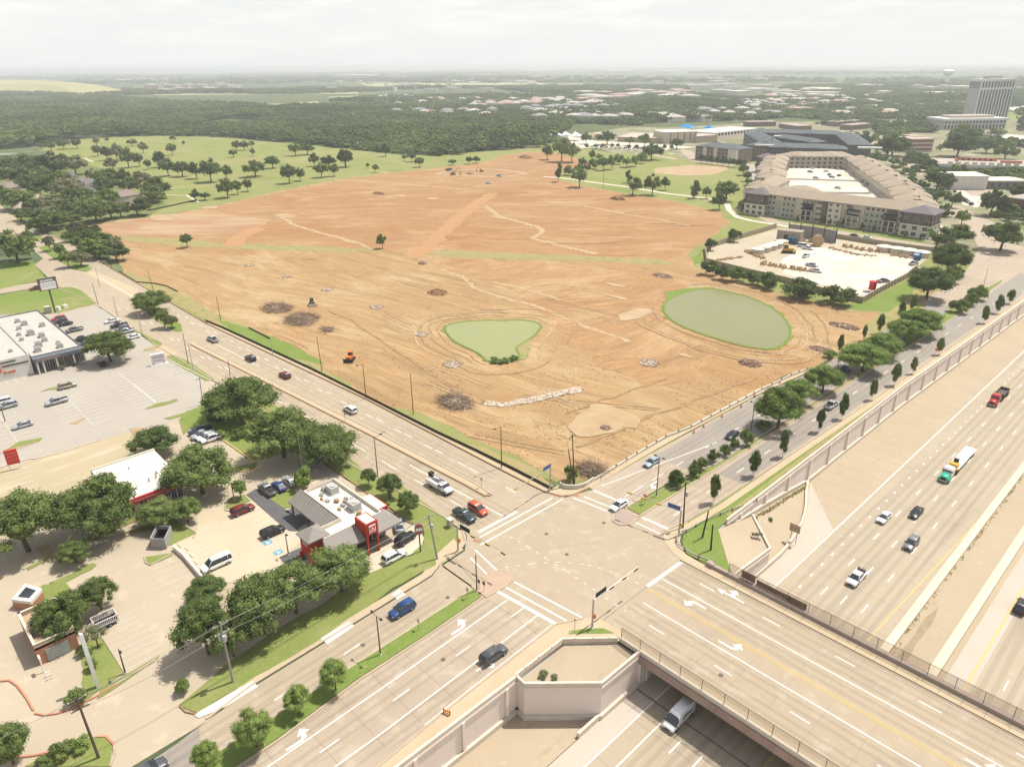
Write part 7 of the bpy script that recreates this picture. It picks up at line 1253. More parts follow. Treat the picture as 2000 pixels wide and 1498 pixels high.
MB().box(0, L, 0, 38, 0, 11.5).build('wall', TOWERC, lo_); MB().box(-2, L+2, -2, 40, 11.5, 14).build('roof_slab', MATS['tower_white'], lo_); MB().box(L*.15, L*.85, 8, 32, 14, 17).build('roof_deck', M_('roof_pinkish', (.46, .38, .31)), lo_)
for i in range(18): x = (i+.5)*L/18; MB().box(x-1.3, x+1.3, -.1, 0, 7.5, 10.5).build('window', GLASS, lo_); MB().box(x-1.3, x+1.3, -.1, 0, 1, 5.8).build('window', GLASS, lo_)
p = P('F', 1848, 166); s = depth(p)/FPX; wt = building('water_tower', (p.x, p.y, 0), 0, 'white mushroom shaped water tower on the right skyline', 'water tower'); b = MB(); hh = hz_(p, 137)
for z0, z1, r0, r1 in ((0, .08, .22, .14), (.08, .55, .12, .10), (.55, .78, .12, .36), (.78, .92, .36, .38), (.92, 1., .38, .2)): b.tube((0, 0, hh*z0), (0, 0, hh*z1), hh*r0, hh*r1, 16)
b.build('tank', M_('tank_white', (.72, .72, .70)), wt)
of = building('brick_office', (*P('t', 515, 320)[:2], 0), math.atan2(*(lambda d: (d.y, d.x))(P('t', 800, 315)-P('t', 515, 320))), 'three storey red brick office with pale floor bands among oaks', 'office')
L = (P('t', 800, 315)-P('t', 515, 320)).length
for k_ in range(3): MB().box(0, L, 0, 26, k_*4, k_*4+1.4).build('pale_band', CREAM, of); MB().box(.3, L-.3, .3, 25.7, k_*4+1.4, k_*4+4).build('brick_storey', M_('brick_red', (.26, .12, .085)), of)
MB().box(-1, L+1, -1, 27, 12, 13).build('roof', M_('roof_brownpink', (.42, .33, .27)), of); MB().box(L*.55, L*1.1, 18, 44, 0, 13.5).build('rear_block', M_('brick_pale', (.38, .29, .22)), of)
A, B_ = P('t', 860, 585), P('t', 2000, 625); d = B_-A; sh = building('shopping_centre', (A.x, A.y, 0), math.atan2(d.y, d.x), 'long grey shopping centre with orange walled roof recess', 'shopping centre'); L = d.length
MB().box(0, L+60, 0, 38, 0, 7).build('wall', M_('shop_front', (.12, .14, .15), var=(.3, .28, .25), scale=.25), sh); MB().box(-1, L+60, -3, 39, 7, 7.6).build('roof', M_('roof_greybrown', (.37, .32, .27)), sh)
b = MB()
for i in range(9): b.box(6+i*(L-10)/9, 6+i*(L-10)/9+(L-10)/14, -3.6, -3., 6.6, 9.6)
b.build('shop_sign_fascia', WHITEW, sh); MB().box(0, L+60, -3.3, -3.05, 5.2, 7.4).build('fascia', LTGREY, sh)
b = MB(); b.box(L*.25, L*.75, 26, 26.4, 7.6, 10); b.box(L*.25, L*.26, 14, 26, 7.6, 9.4); b.box(L*.75, L*1.0, 15, 15.4, 7.6, 9.6); b.build('orange_recess', M_('orange_wall', (.52, .17, .09)), sh)
b = MB()
for i in range(7): b.box(L*.27+i*L*.065, L*.27+i*L*.065+1.6, 25.9, 26.0, 7.8, 9.6)
b.build('recess_openings', TRIM, sh)
for a_, c_, dp, h_, wm, rm, lab, nm in ((('t', 1045, 805), ('t', 1500, 808), 22, 9, WHITEW, WR, 'white panelled warehouse beyond the oaks', 'warehouse'), (('t', 1530, 800), ('t', 2010, 800), 18, 5.5, M_('under_canopy', (.16, .15, .14)), WR, 'low building with a long bright white roof at the right edge', 'shed'), (('t', 1740, 1110), ('t', 2010, 1150), 22, 9, M_('brown_brick', (.20, .125, .08)), M_('roof_dotted', (.34, .30, .26)), 'brown brick building at the right edge with units on its roof', 'building'), (('t', 1685, 1155), ('t', 1850, 1160), 8, 5, M_('tan_porch', (.40, .33, .24)), M_('porch_roof', (.20, .15, .12)), 'small tan porch building before the brown brick one', 'porch'), (('c', 1290, 385), ('c', 1440, 385), 30, 9, M_('far_brown', (.17, .10, .08)), M_('far_roof', (.30, .24, .21)), 'dark brown banded office left of the tower', 'office'), (('c', 1570, 362), ('c', 1665, 362), 24, 7, M_('far_plum', (.16, .12, .14)), WR, 'low plum building with a white roof edge left of the tower', 'building'), (('c', 735, 405), ('c', 830, 400), 30, 8, M_('far_tan', (.36, .28, .20)), M_('far_tan_roof', (.40, .31, .25)), 'tan flat building in the trees above the dark apartments', 'building'), (('c', 850, 375), ('c', 945, 370), 30, 8, MATS['far_tan'], MATS['far_tan_roof'], 'brown roofed building right of the tan flat one', 'building'), (('c', 585, 350), ('c', 650, 350), 40, 7, WHITEW, WR, 'white roofed hall in the distant trees above the apartments', 'hall'), (('c', 455, 480), ('c', 615, 478), 18, 6, M_('row_brick', (.2, .14, .11)), M_('row_roof', (.36, .28, .24)), 'long low row building just behind the dark roofs', 'row houses'), (('c', 960, 480), ('c', 1085, 470), 18, 6, MATS['row_brick'], MATS['row_roof'], 'brown row building beyond the dark roofs, left one', 'row houses'), (('c', 1040, 500), ('c', 1140, 490), 18, 6, MATS['row_brick'], MATS['row_roof'], 'brown row building beyond the dark roofs, right one', 'row houses'), (('c', 630, 485), ('c', 730, 500), 22, 5, MATS['row_brick'], MATS['row_roof'], 'pyramid roofed clubhouse behind the dark apartments', 'clubhouse')):
    A, B_ = P(*a_), P(*c_); d = B_-A; o = building(nm, (A.x, A.y, 0), math.atan2(d.y, d.x), lab, 'building'); L = d.length
    MB().box(0, L, 0, dp, 0, h_).build('wall', wm, o); MB().box(-.6, L+.6, -.6, dp+.6, h_, h_+.7).build('roof', rm, o); b = MB(); nn = max(3, int(L/5))
    for i in range(nn): b.box(i*L/nn+1.2, i*L/nn+3.2, -.08, 0, h_*.35, h_*.75)
    if nm != 'warehouse': b.build('window_row', GLASS, o)
# --- houses
def house(loc, rz, w, d, h, rh, wm, rm, label, group=None, chim=False, detail=False):
    o = building('house', loc, rz, label, 'house', group); MB().box(-w/2, w/2, -d/2, d/2, 0, h).build('wall', wm, o); b = MB(); v, f = hip(-w/2, w/2, -d/2, d/2, h, h+rh, .6); b.add(v, f); rr = b.build('roof', rm, o)
    if detail:
        b = MB(); v, f = hip(w*.05, w*.62, -d*.85, d*.1, h, h+rh*.8, .5); b.add(v, f); b.build('roof', rm, o); MB().box(w*.08, w*.6, -d*.82, 0, 0, h).build('wall', wm, o); MB().box(-w*.3, -w*.3+1, d*.1, d*.1+1, h, h+rh+1.2).build('chimney', BRICK, rr)
        for x in (-w*.35, -w*.15, w*.2, w*.45): MB().box(x-.6, x+.6, -d/2-.05 if x < 0 else -d*.82-.05, (-d/2 if x < 0 else -d*.82)+.01, 1, 2.6).build('window', GLASS, o)
    return o
HR = [M_('roof_shingle_brown', (.25, .20, .165), var=(.21, .165, .135), scale=.5), ROOFG, M_('roof_shingle_pale', (.34, .28, .24))]
for k, x, y, w, d, h, rz, lab in [('B', 900, 330, 26, 16, 4.5, R(-45), 'large grey roofed house amid the left hand trees'), ('B', 1000, 400, 16, 14, 4., R(45), 'second ridge of grey roof right of the large house'), ('B', 1420, 450, 18, 14, 5., R(0), 'brown hip roofed house nearest the bare field corner'), ('B', 1510, 545, 17, 8, 3., R(0), 'low brown roof in front of the brown hip roofed house'), ('B', 590, 180, 14, 10, 4., R(0), 'small grey roofed house in the back row of trees on the left'), ('B', 110, 360, 18, 12, 4., R(20), 'brown roofed house at the left edge among trees'), ('B', 420, 520, 16, 11, 4., R(-30), 'pinkish roofed house behind the roadside trees'), ('B', 240, 590, 14, 9, 3.5, R(0), 'small pinkish roof at the roadside on the far left'), ('B', 780, 245, 12, 9, 4., R(0), 'narrow roof left of the large grey roofed house')]:
    p = P(k, x, y, h); house((p.x, p.y, 0), rz, w, d, h, 3.2, CREAM, HR[1] if 'grey' in lab else (HR[2] if 'pink' in lab else HR[0]), lab, None, False, w > 15)
p = P('b', 650, 790, 4); house((p.x, p.y, 0), 0, 20, 14, 5, 4, CREAM, M_('roof_terracotta', (.46, .26, .18)), 'terracotta roofed house at the edge of the woods behind the meadow', None, False, True)
p = P('A', 205, 560, 4); house((p.x, p.y, 0), 0, 18, 12, 5, 4, CREAM, MATS['roof_terracotta'], 'red roofed house at the left end of the meadow', None, False, True)
q = random.Random(21); RED = M_('roof_pinktile', (.34, .23, .19)); GRY = M_('roof_bluegrey', (.24, .235, .245)); PALE = M_('roof_offwhite', (.42, .38, .34))
def far_houses(s, n, mats_, label, group, wr=(14, 24), h=5.5):
    for i, (x, y, _) in enumerate(sorted(scatter(fp(s), n, 1, 1), key=lambda p: proj((p[0], p[1], 0))[0])): w_ = q.uniform(*wr); house((x, y, 0), q.choice([0, R(90), R(45), R(20)]), w_, w_*q.uniform(.55, .8), h, 3.2, q.choice([CREAM, BEIGE, WHITEW]), q.choice(mats_), label+', '+nth(i)+' from left', group)
far_houses('985 198 1180 196 1180 208 985 210', 26, [RED, PALE], 'pink roofed townhouse in the distant row above the woods', 'distant pink roofed townhouses', (22, 40), 8)
far_houses('1010 214 1120 212 1240 206 1340 203 1490 200 1490 240 1340 240 1200 238 1010 236', 95, [GRY, GRY, PALE], 'blue grey roofed house in the distant wooded suburb', 'distant grey roofed houses', (18, 30), 8)
far_houses('880 190 980 190 980 236 900 236 700 215 640 200 700 190', 48, [GRY, PALE, RED], 'pale roofed house in the distant wooded suburb left of centre', 'distant pale roofed houses', (16, 26), 7)
far_houses('1140 182 1360 180 1360 197 1140 198', 24, [RED, PALE], 'large pinkish block on the wooded horizon side of the suburb', 'distant pinkish blocks', (40, 70), 10)
far_houses('1500 186 1760 190 1760 230 1500 228', 52, [PALE, GRY, RED], 'pale roofed building in the distant trees right of centre', 'distant pale buildings', (20, 36), 7)
def far_boxes(s, n, label, group, wr, hr, mats_):
    for i, (x, y, _) in enumerate(sorted(scatter(fp(s), n, 1, 1), key=lambda p: proj((p[0], p[1], 0))[0])):
        w_ = q.uniform(*wr); o = building('warehouse', (x, y, 0), q.choice([0, R(90), R(45), R(-45)]), label+', '+nth(i)+' from left', 'warehouse', group); hh = q.uniform(*hr); d_ = w_*q.uniform(.3, .7); MB().box(-w_/2, w_/2, -d_/2, d_/2, 0, hh).build('wall', q.choice(mats_), o); MB().box(-w_/2-1, w_/2+1, -d_/2-1, d_/2+1, hh, hh+1).build('roof', WR, o)
far_boxes('220 158 320 157 320 163 220 163', 5, 'long white warehouse on the left horizon', 'white warehouses on the left horizon', (100, 180), (14, 20), [WHITEW])
far_boxes('-100 140 700 138 700 154 -100 156', 26, 'pale warehouse far away near the left horizon', 'far left horizon buildings', (200, 420), (14, 26), [WHITEW, BEIGE])
far_boxes('700 138 2100 132 2100 152 700 156', 46, 'pale warehouse far away near the right horizon', 'far right horizon buildings', (200, 460), (14, 26), [WHITEW, BEIGE, TOWERC])
far_boxes('280 166 470 165 470 180 280 182', 26, 'reddish or white block of the distant town beyond the yellow green hill', 'distant town blocks left', (30, 70), (9, 14), [WHITEW, M_('far_reddish', (.35, .24, .2))])
far_boxes('640 160 1000 158 1000 180 640 182', 34, 'small pale block in the distant flat land beyond the woods', 'distant pale blocks centre', (30, 80), (7, 12), [WHITEW, BEIGE])
far_boxes('1400 170 1880 172 1880 192 1400 188', 30, 'pale commercial block in the distance left of the tower', 'distant commercial blocks', (40, 90), (8, 12), [WHITEW, BEIGE, TOWERC])
far_boxes('1000 155 1500 155 1500 172 1000 172', 24, 'pale block in the hazy distance right of centre', 'hazy distant blocks', (40, 110), (8, 14), [WHITEW, BEIGE])
# --- yellow green hill and far fields
b = MB(); pl = PP('F -160 183 0 182 90 184 160 187 262 182 190 173 90 165 40 163 -160 163'); c = (sum(p[0] for p in pl)/len(pl), sum(p[1] for p in pl)/len(pl)); HL = M_('hill_grass', (.30, .31, .13), var=(.42, .33, .20), scale=.003, rough=1, spec=0)
n = len(pl); b.v = [(x, y, .5) for x, y in pl]+[(c[0]+(x-c[0])*.72, c[1]+(y-c[1])*.72, 26) for x, y in pl]+[(c[0], c[1], 34)]
b.f = [(i, (i+1) % n, n+(i+1) % n, n+i) for i in range(n)]+[(n+i, n+(i+1) % n, 2*n) for i in range(n)]; b.m = [0]*len(b.f); o = b.build('hill', HL); bm = bmesh.new(); bm.from_mesh(o.data); bmesh.ops.recalc_face_normals(bm, faces=bm.faces); bm.to_mesh(o.data); bm.free(); tag(o, kind='structure')
sheets('far_field', [PP(s) for s in ['F 490 206 620 199 625 205 500 212', 'F 640 190 760 186 765 190 650 194', 'F 700 163 1060 162 1080 168 720 170', 'F 300 182 700 180 700 184 300 187', 'F 1500 212 1560 211 1560 216 1500 216', 'F 1740 270 1790 268 1790 275 1740 276']], .6, M_('far_field', (.27, .32, .12), var=(.40, .35, .22), scale=.01))
# rest of the far tree cover, with the suburbs showing through
K1 = lambda x, y: noise.noise((x*.006, y*.006, 3)) > -.38
B1 = scatter(fp('1100 262 1120 242 1240 246 1300 240 1500 236 1700 232 1900 225 1900 196 1000 190 700 196 640 206 900 206 900 225 1100 240'), 15000, 4.0, 8.5, K1)
B1 += scatter(fp('900 206 700 215 600 222 900 225'), 600, 5, 8)
B1 += scatter(fp('-80 182 2080 160 2080 200 1880 198 1000 190 700 194 300 186 270 186 200 190 -80 190'), 12000, 8, 15, lambda x, y: noise.noise((x*.0016, y*.0016, 5)) > -.05 and not inpoly(x, y, pl))
B1 += scatter(fp('-80 146 2080 140 2080 160 -80 166'), 9000, 16, 34, lambda x, y: noise.noise((x*.0005, y*.0005, 8)) > -.02 and not inpoly(x, y, pl))
stuff_trees('suburb_trees', 'far off tree cover of the suburbs reaching to the horizon', B1, None)
KO = [[tuple(P('F', *p)[:2]) for p in fp(s)] for s in ('1355 330 1500 240 1700 250 1760 300 1880 400 1870 470 1460 450 1360 330', '1815 290 2080 300 2080 345 1830 345', '1680 330 1800 332 1830 372 1940 372 2080 372 2080 400 1850 372', '1770 260 1860 262 1860 300 1770 300', '1825 225 1990 220 1990 262 1825 262', '1660 240 1700 240 1720 300 1680 300', '1140 262 1380 262 1360 285 1120 290', '1900 262 2080 268 2080 282 1900 278', '1900 440 2010 440 2010 620 1500 620 1600 470')]
C1 = scatter(fp('1900 196 2080 190 2080 470 1880 440 1780 330 1700 262 1600 250 1560 232 1480 232 1480 212 1700 210'), 4200, 3.8, 8.5, lambda x, y: noise.noise((x*.012, y*.012, 1)) > -.08 and not any(inpoly(x, y, k) for k in KO))
C1 += [(a_, b_, s_) for a_, b_, s_ in scatter(fp('1660 262 1730 262 1860 420 1830 440 1800 380'), 55, 3.5, 5.5)]
stuff_trees('town_trees', 'many small oaks between the offices and shops on the right', C1, None)
# ================================================================== STREET FURNITURE, SITE CLUTTER, WIRES
def pole_h(k, bx, by, tx, ty, z=0.12, lim=40):
    b = P(k, bx, by, z); top = px(k, tx, ty)[1]; h = .5
    while proj((b.x, b.y, b.z+h))[1] > top and h < lim: h += .05
    return b, h
def lamp(k, bx, by, tx, ty, label, arm=(0, -1), m=DKPOLE, L=1.8, double=False, name='street_lamp', group='street lamps', z=.12, head=True):
    b, h = pole_h(k, bx, by, tx, ty, z); r = empty(name, b, 0, label, 'street lamp', group)
    MB().tube((0, 0, 0), (0, 0, h), .13, .08, 8).build('pole', m, r); MB().obox((0, 0), .4, .4, 0, .25).build('base', CAPC, r)
    if head:
        for s in ([1, -1] if double else [1]):
            e = Vector((arm[0]*L*s, arm[1]*L*s, h+.05)); MB().tube((0, 0, h-.1), e, .05, .04, 5).build('arm', m, r); MB().obox((e.x, e.y), .55 if arm[0] else .3, .3 if arm[0] else .55, h-.02, h+.16).build('lamp_head', TRIM if m is DKPOLE else m, r)
    return r
lamp('e', 1180, 1048, 1148, 790, 'brown street lamp at the silt fence with its arm over the arterial')
lamp('l', 672, 240, 662, -62, 'brown street lamp nearest the intersection on the field side')
lamp('h', 1660, 770, 1630, 445, 'brown lamp post beside the three small kerbside trees', (0, 1))
lamp('k', 1315, 765, 1272, 510, 'thin brown lamp post on the grass median strip', (-1, 0), L=1.2, double=True)
lamp('n', 350, 300, 376, -30, 'dark twin armed lamp on the frontage median beside the pale car', (1, 0), L=1., double=True)
lamp('s', 1465, 980, 1490, 750, 'dark twin armed lamp at the first leafy median tree', (1, 0), L=1., double=True)
lamp('q', 785, 460, 800, 385, 'lamp between the leafy median trees', (1, 0), L=1., double=True)
lamp('h', 460, 965, 427, 828, 'short lot lamp on the grass island by the maroon car', (1, 0), L=.6)
lamp('h', 915, 1430, 890, 1255, 'lot lamp between the blue accessible bays and the red tower', (1, 0), L=.5)
lamp('j', 820, 885, 777, 728, 'lot lamp at the end of the white striped bays', (1, 0), L=.9)
lamp('d', 862, 825, 830, 670, 'grey lamp post by the row of cars along the arterial kerb', m=METAL, head=False)
lamp('d', 1040, 945, 1010, 790, 'grey lamp post at the lower end of the kerbside car row', m=METAL, head=False)
lamp('d', 1415, 1215, 1372, 1010, 'grey post right of its brown twin on the lot verge', m=METAL, L=.7)
lamp('e', 500, 730, 483, 615, 'thin grey lamp post behind the silt fence', m=METAL, head=False)
lamp('h', 1035, 735, 985, 430, 'tall pale post in front of the car under the oak', m=METAL, head=False)
lamp('h', 1012, 745, 990, 630, 'short brown post beside the tall pale one', head=False)
lamp('d', 730, 600, 700, 462, 'grey lamp post beyond the upper arterial median', m=METAL, head=False)
lamp('l', 492, 1140, 463, 875, 'slim brown pole at the paved tip of the frontage median', head=False)
lamp('g', 45, 315, 5, 190, 'lamp post in the middle of the store lot bays', (1, 0), L=.5)
lamp('c', 1775, 1365, 1800, 1270, 'grey lamp by the apron of the yard entrance', m=METAL, L=1.2)
lamp('b', 1508, 1068, 1505, 955, 'lone lamp on the grass beside the pale path', (1, 0), L=.8)
UPD = {}
def upole(key, k, bx, by, tx, ty, label, m=WOODP, r=.17, arms=1, trans=0, lean=True, z=.12, group='utility poles', hmax=None):
    b, h = pole_h(k, bx, by, tx, ty, z); T_ = Vector((0, 0, h))
    if lean:
        # small true lean so that the pole top falls where the survey shows it
        tp = px(k, tx, ty); d = FW+RT*((tp[0]-1000)/FPX)-UP*((tp[1]-749)/FPX); t = (depth(b))/1.; c = Vector((0, 0, HC))
        best = None
        for hh in np.arange(h*.8, h*1.2, .2):
            tt = (b.z+hh-HC)/d.z; p = c+d*tt; off = Vector((p.x-b.x, p.y-b.y)).length
            if best is None or off < best[0]: best = (off, p-b)
        if best[0] < h*.22: T_ = best[1]
    r_ = empty('utility_pole', b, 0, label, 'utility pole', group); MB().tube((0, 0, 0), T_, r, r*.62, 8).build('pole', m, r_)
    UPD[key] = (b, T_)
    for i in range(arms):
        c = T_*(1-.05-.13*i); b_ = MB(); b_.obox((c.x, c.y), .12, 2.2, c.z-.07, c.z+.07); b_.build('crossarm', m, r_)
        for y in (-1, 0, 1): MB().cyl((c.x, c.y+y), .06, c.z+.07, c.z+.3, 6).build('insulator', SIGNW, r_)
    for i in range(trans): a = 2.1*i; c = T_*.76; MB().cyl((c.x+.45*math.cos(a), c.y+.45*math.sin(a)), .26, c.z-.5, c.z+.5, 10).build('transformer', LTGREY, r_)
    return r_
upole('A', 'k', 352, 940, 265, 550, 'grey pole with three transformers in front of the frontage oaks', GREYP, .2, 2, 3)
upole('B', 'j', 645, 1435, 497, 1040, 'brown timber pole on the lower left lawn', WOODP, .2, 2)
upole('C', 'i', 1520, 1055, 1430, 625, 'grey timber pole on the lawn at the intersection corner', GREYP, .2, 2, 1)
upole('D', 'n', 572, 560, 597, 175, 'black timber pole with small transformers on the overpass corner', mat('tarred_pole', (.05, .035, .03)), .18, 1, 1)
upole('E', 'l', 1205, 360, 1190, -10, 'tall timber pole behind the curved white barrier', WOODP, .17, 1)
upole('F', 'd', 1485, 1460, 1458, 1262, 'grey pole at the edge of the round oak by the store lot', GREYP, .15, 1)
for kk, k, bx, by, tx, ty, lab in [('p1', 'e', 857, 840, 818, 588, 'timber pole on the field verge right of the small heap'), ('p2', 'e', 1525, 1155, 1503, 862, 'timber pole on the field verge left of the grey brush heap'), ('p3', 'e', 115, 465, 85, 300, 'timber pole on the field verge left of the brush heaps'), ('p4', 'd', 1125, 635, 1077, 475, 'timber pole rising above the median umbrella oak'), ('p5', 'd', 1612, 840, 1583, 673, 'timber pole on the bright verge behind the umbrella oak'), ('p6', 'd', 718, 730, 675, 578, 'brown pole at the corner of the bright left lawn'), ('p7', 'd', 1378, 1165, 1337, 942, 'brown pole on the verge by the white monument sign'), ('p8', 'd', 1684, 1247, 1666, 1135, 'short brown pole above the round oak by the arterial'), ('p9', 'd', 822, 475, 797, 385, 'brown pole under the roadside oaks at the field corner')]:
    upole(kk, k, bx, by, tx, ty, lab, WOODP, .13, 0)
b, h = P('l', 1198, 360, .12), 0
for k, bx, by, tx, ty, lab, r in [('l', 1200, 362, 1160, 100, 'leaning timber pole crossed with the tall one behind the curved barrier', .16), ('n', 735, 640, 787, 418, 'upper dark leaning pole stub on the corner lawn', .2), ('n', 805, 745, 823, 532, 'lower dark pole stub on the corner lawn', .2)]:
    upole('x', k, bx, by, tx, ty, lab, mat('tarred_pole', (.05, .035, .03)) if k == 'n' else WOODP, r, 0, 0, True, group='leftover poles')
def wire(a, b, label, sag=.6, r=.022, n=10, group='overhead wires'):
    a, b = Vector(a), Vector(b); pts = [a+(b-a)*(i/n)-Vector((0, 0, 4*sag*(i/n)*(1-i/n))) for i in range(n+1)]
    return tag(MB().path(pts, r, 4).build('power_line', WIRE), label, 'power line', group)
def tp(key, f=1., dy=0.): b, t = UPD[key]; return b+t*f+Vector((0, dy, .2))
for i, dy in enumerate((-1, 0, 1)):
    W3 = ['nearest of three wires ', 'middle of three wires ', 'farthest of three wires '][i]; wire(tp('A', .95, dy), tp('B', .95, dy), W3+'between the transformer pole and the brown timber pole'); wire(tp('A', .95, dy), tp('C', .95, dy), W3+'strung in front of the frontage oaks'); wire(tp('B', .95, dy), tp('B', .95, dy)+Vector((-2, -42, 0)), W3+'leaving by the lower left corner')
wire(tp('A', .80), tp('C', .80), 'lower communication cable along the frontage oaks', .8, .03); wire(tp('A', .80), tp('B', .80), 'lower communication cable at the lower left', .8, .03); wire(tp('C', .95), tp('D', .9), 'overhead wire crossing above the intersection', 1.2); wire(tp('D', .9), tp('D', .9)+Vector((2, -30, 1)), 'overhead wire running off the overpass corner pole') if False else None
# traffic signals
def mast(k, bx, by, tx, ty, ax, ay, sig, label, sign=None, signm=SIGNB, ak=None, hz2=6.0, face=(0, 1)):
    b, h = pole_h(k, bx, by, tx, ty); h = min(max(h, 6.), 8.5); r = empty('traffic_signal', b, 0, label, 'traffic signal', 'mast arm traffic signals at the intersection')
    MB().tube((0, 0, 0), (0, 0, h), .19, .14, 8).build('pole', METAL, r); MB().obox((0, 0), .6, .6, 0, .3).build('base', CAPC, r); e = P(ak or k, ax, ay, b.z+h-.15)-b; e.z = h-.1
    MB().tube((0, 0, h-.35), e, .09, .05, 7).build('mast_arm', METAL, r); an = math.atan2(e.y, e.x)
    for t in sig:
        p = Vector((0, 0, h-.3)).lerp(e, t); s_ = MB(); s_.obox((p.x, p.y-.12), 1.05, .2, p.z-.36, p.z+.0, an); o = s_.build('signal_head', SIGY, r)
        for i in (-1, 0, 1): MB().obox((p.x+i*.33*math.cos(an)+math.sin(an)*.13, p.y-.12+i*.33*math.sin(an)-math.cos(an)*.13), .24, .1, p.z-.30, p.z-.05, an).build('lens_hood', BLACK, o)
    if sign:
        p = Vector((0, 0, h)).lerp(e, sign); MB().obox((p.x, p.y), 2.6, .08, h-.2, h+.65, an).build('street_name_sign', signm, r)
    MB().obox((.25, .2), .35, .35, 2.2, 3.0).build('pedestrian_signal', SIGY if signm is SIGNB else ORANGE, r)
    return r
mast('l', 355, 850, 350, 668, 700, 862, (.35, .65, .97), 'mast arm signal at the restaurant corner of the intersection', .17, TRIM)
mast('l', 1335, 1412, 1340, 1195, 1672, 962, (.4, .68, .95), 'mast arm signal at the overpass corner near the paved pit', .16, TRIM)
mast('l', 1027, 402, 1040, 245, 775, 390, (.35, .65, .97), 'mast arm signal with bright blue sign at the dirt field corner', .1, SIGNB)
mast('E', 1445, 1340, 1482, 790, 300, 345, (.4, .68, .95), 'mast arm signal with dark blue sign at the corner lawn with guard rail', .13, SIGNB)
# signs
def signpost(k, x, y, h, label, panel, m, shape='rect', w=.6, hh=.75, rz=R(90), z=.12, name='road_sign'):
    b = P(k, x, y, z); r = empty(name, b, rz, label, 'sign'); MB().tube((0, 0, 0), (0, 0, h), .05, .05, 6).build('post', METAL, r)
    if shape == 'rect': MB().box(-w/2, w/2, -.04, 0, h-hh, h).build('panel', m, r)
    else: n = 12; MB().tube((0, -.07, h-w/2), (0, -.02, h-w/2), w/2, w/2, n).build('panel', m, r); MB().box(-w*.35, w*.35, -.09, -.07, h-w/2-.06, h-w/2+.06).build('white_bar', SIGNW, r)
    return r
signpost('E', 680, 640, 2.6, 'red no entry sign on the grassy frontage median', 1, SIGNR, 'disc', .9, .9, R(0)); signpost('l', 1385, 300, 2.6, 'red and white sign beside the brush heap at the barrier', 1, SIGNR, 'disc', .75, .75, R(0))
signpost('l', 508, 1130, 2.3, 'small dark sign back on the paved nose, left one', 1, TRIM, rz=R(0)); signpost('l', 545, 1145, 2.3, 'small dark sign back on the paved nose, right one', 1, TRIM, rz=R(0)); signpost('l', 425, 1195, 2.4, 'sign post at the tip of the green median strip', 1, METAL, rz=R(0)); signpost('l', 68, 1425, 2.4, 'sign post part way down the green median strip', 1, METAL, rz=R(0)); signpost('l', 527, 385, 2.6, 'pale sign on the arterial median nose', 1, LTGREY, rz=R(0)); signpost('l', 1207, 1420, 2.2, 'thin sign post beside the corner grass by the pit', 1, SIGNR, w=.3, hh=.3, rz=R(0)); signpost('h', 1390, 315, 2.6, 'sign post on the paved arterial median', 1, ORANGE, rz=R(0)); signpost('q', 1425, 375, 2.2, 'orange diamond sign on the grass by the frontage road', 1, ORANGE, 'rect', .9, .9, R(0), .2)
r_ = empty('freeway_sign', P('n', 1490, 680, -6.), 0, 'small twin post sign behind the curved freeway barrier', 'sign')
for x in (-.6, .6): MB().box(x-.05, x+.05, -.05, .05, 0, 4.2).build('post', WOODP, r_)
MB().box(-1.1, 1.1, -.1, -.05, 2.6, 4.4).build('panel', mat('sign_brownback', (.34, .26, .18)), r_)
r_ = empty('road_barricade', P('m', 447, 895), R(20), 'orange road work barricade on the lower sidewalk', 'barricade'); b = MB(); b.box(-.6, .6, -.04, .04, .7, .95); b.box(-.6, .6, -.04, .04, .3, .5); b.build('rail', ORANGE, r_); b = MB(); b.box(-.55, -.45, -.4, .4, 0, .1); b.box(.45, .55, -.4, .4, 0, .1); b.box(-.55, -.48, -.05, .05, 0, 1.2); b.box(.48, .55, -.05, .05, 0, 1.2); b.build('stand', TRIM, r_)
r_ = empty('signal_cabinet', P('i', 1645, 745), 0, 'beige traffic signal cabinet on the restaurant corner', 'cabinet'); MB().box(-.6, .6, -.45, .45, .1, 1.9).build('housing', M_('cabinet', (.42, .36, .30)), r_); MB().box(-.8, .8, -.65, .65, 0, .12).build('plinth', CAPC, r_); MB().box(-.65, .65, -.5, .5, 1.9, 1.97).build('lid', CAPC, r_)
for i, (k, x, y) in enumerate([('s', 1097, 940), ('s', 1020, 985), ('s', 1390, 785), ('s', 1495, 700), ('s', 1692, 600), ('s', 1240, 860)]):
    r_ = empty('traffic_drum', P(k, x, y), 0, ORD[i]+' orange drum listed along the frontage lane edge by the barrier', 'traffic drum', 'orange drums along the barrier'); MB().tube((0, 0, .05), (0, 0, 1.05), .26, .18, 10).build('drum', ORANGE, r_); MB().cyl((0, 0), .27, .55, .7, 10, r1=.25).build('reflective_band', SIGNW, r_); MB().cyl((0, 0), .4, 0, .07, 10).build('foot', TRIM, r_)
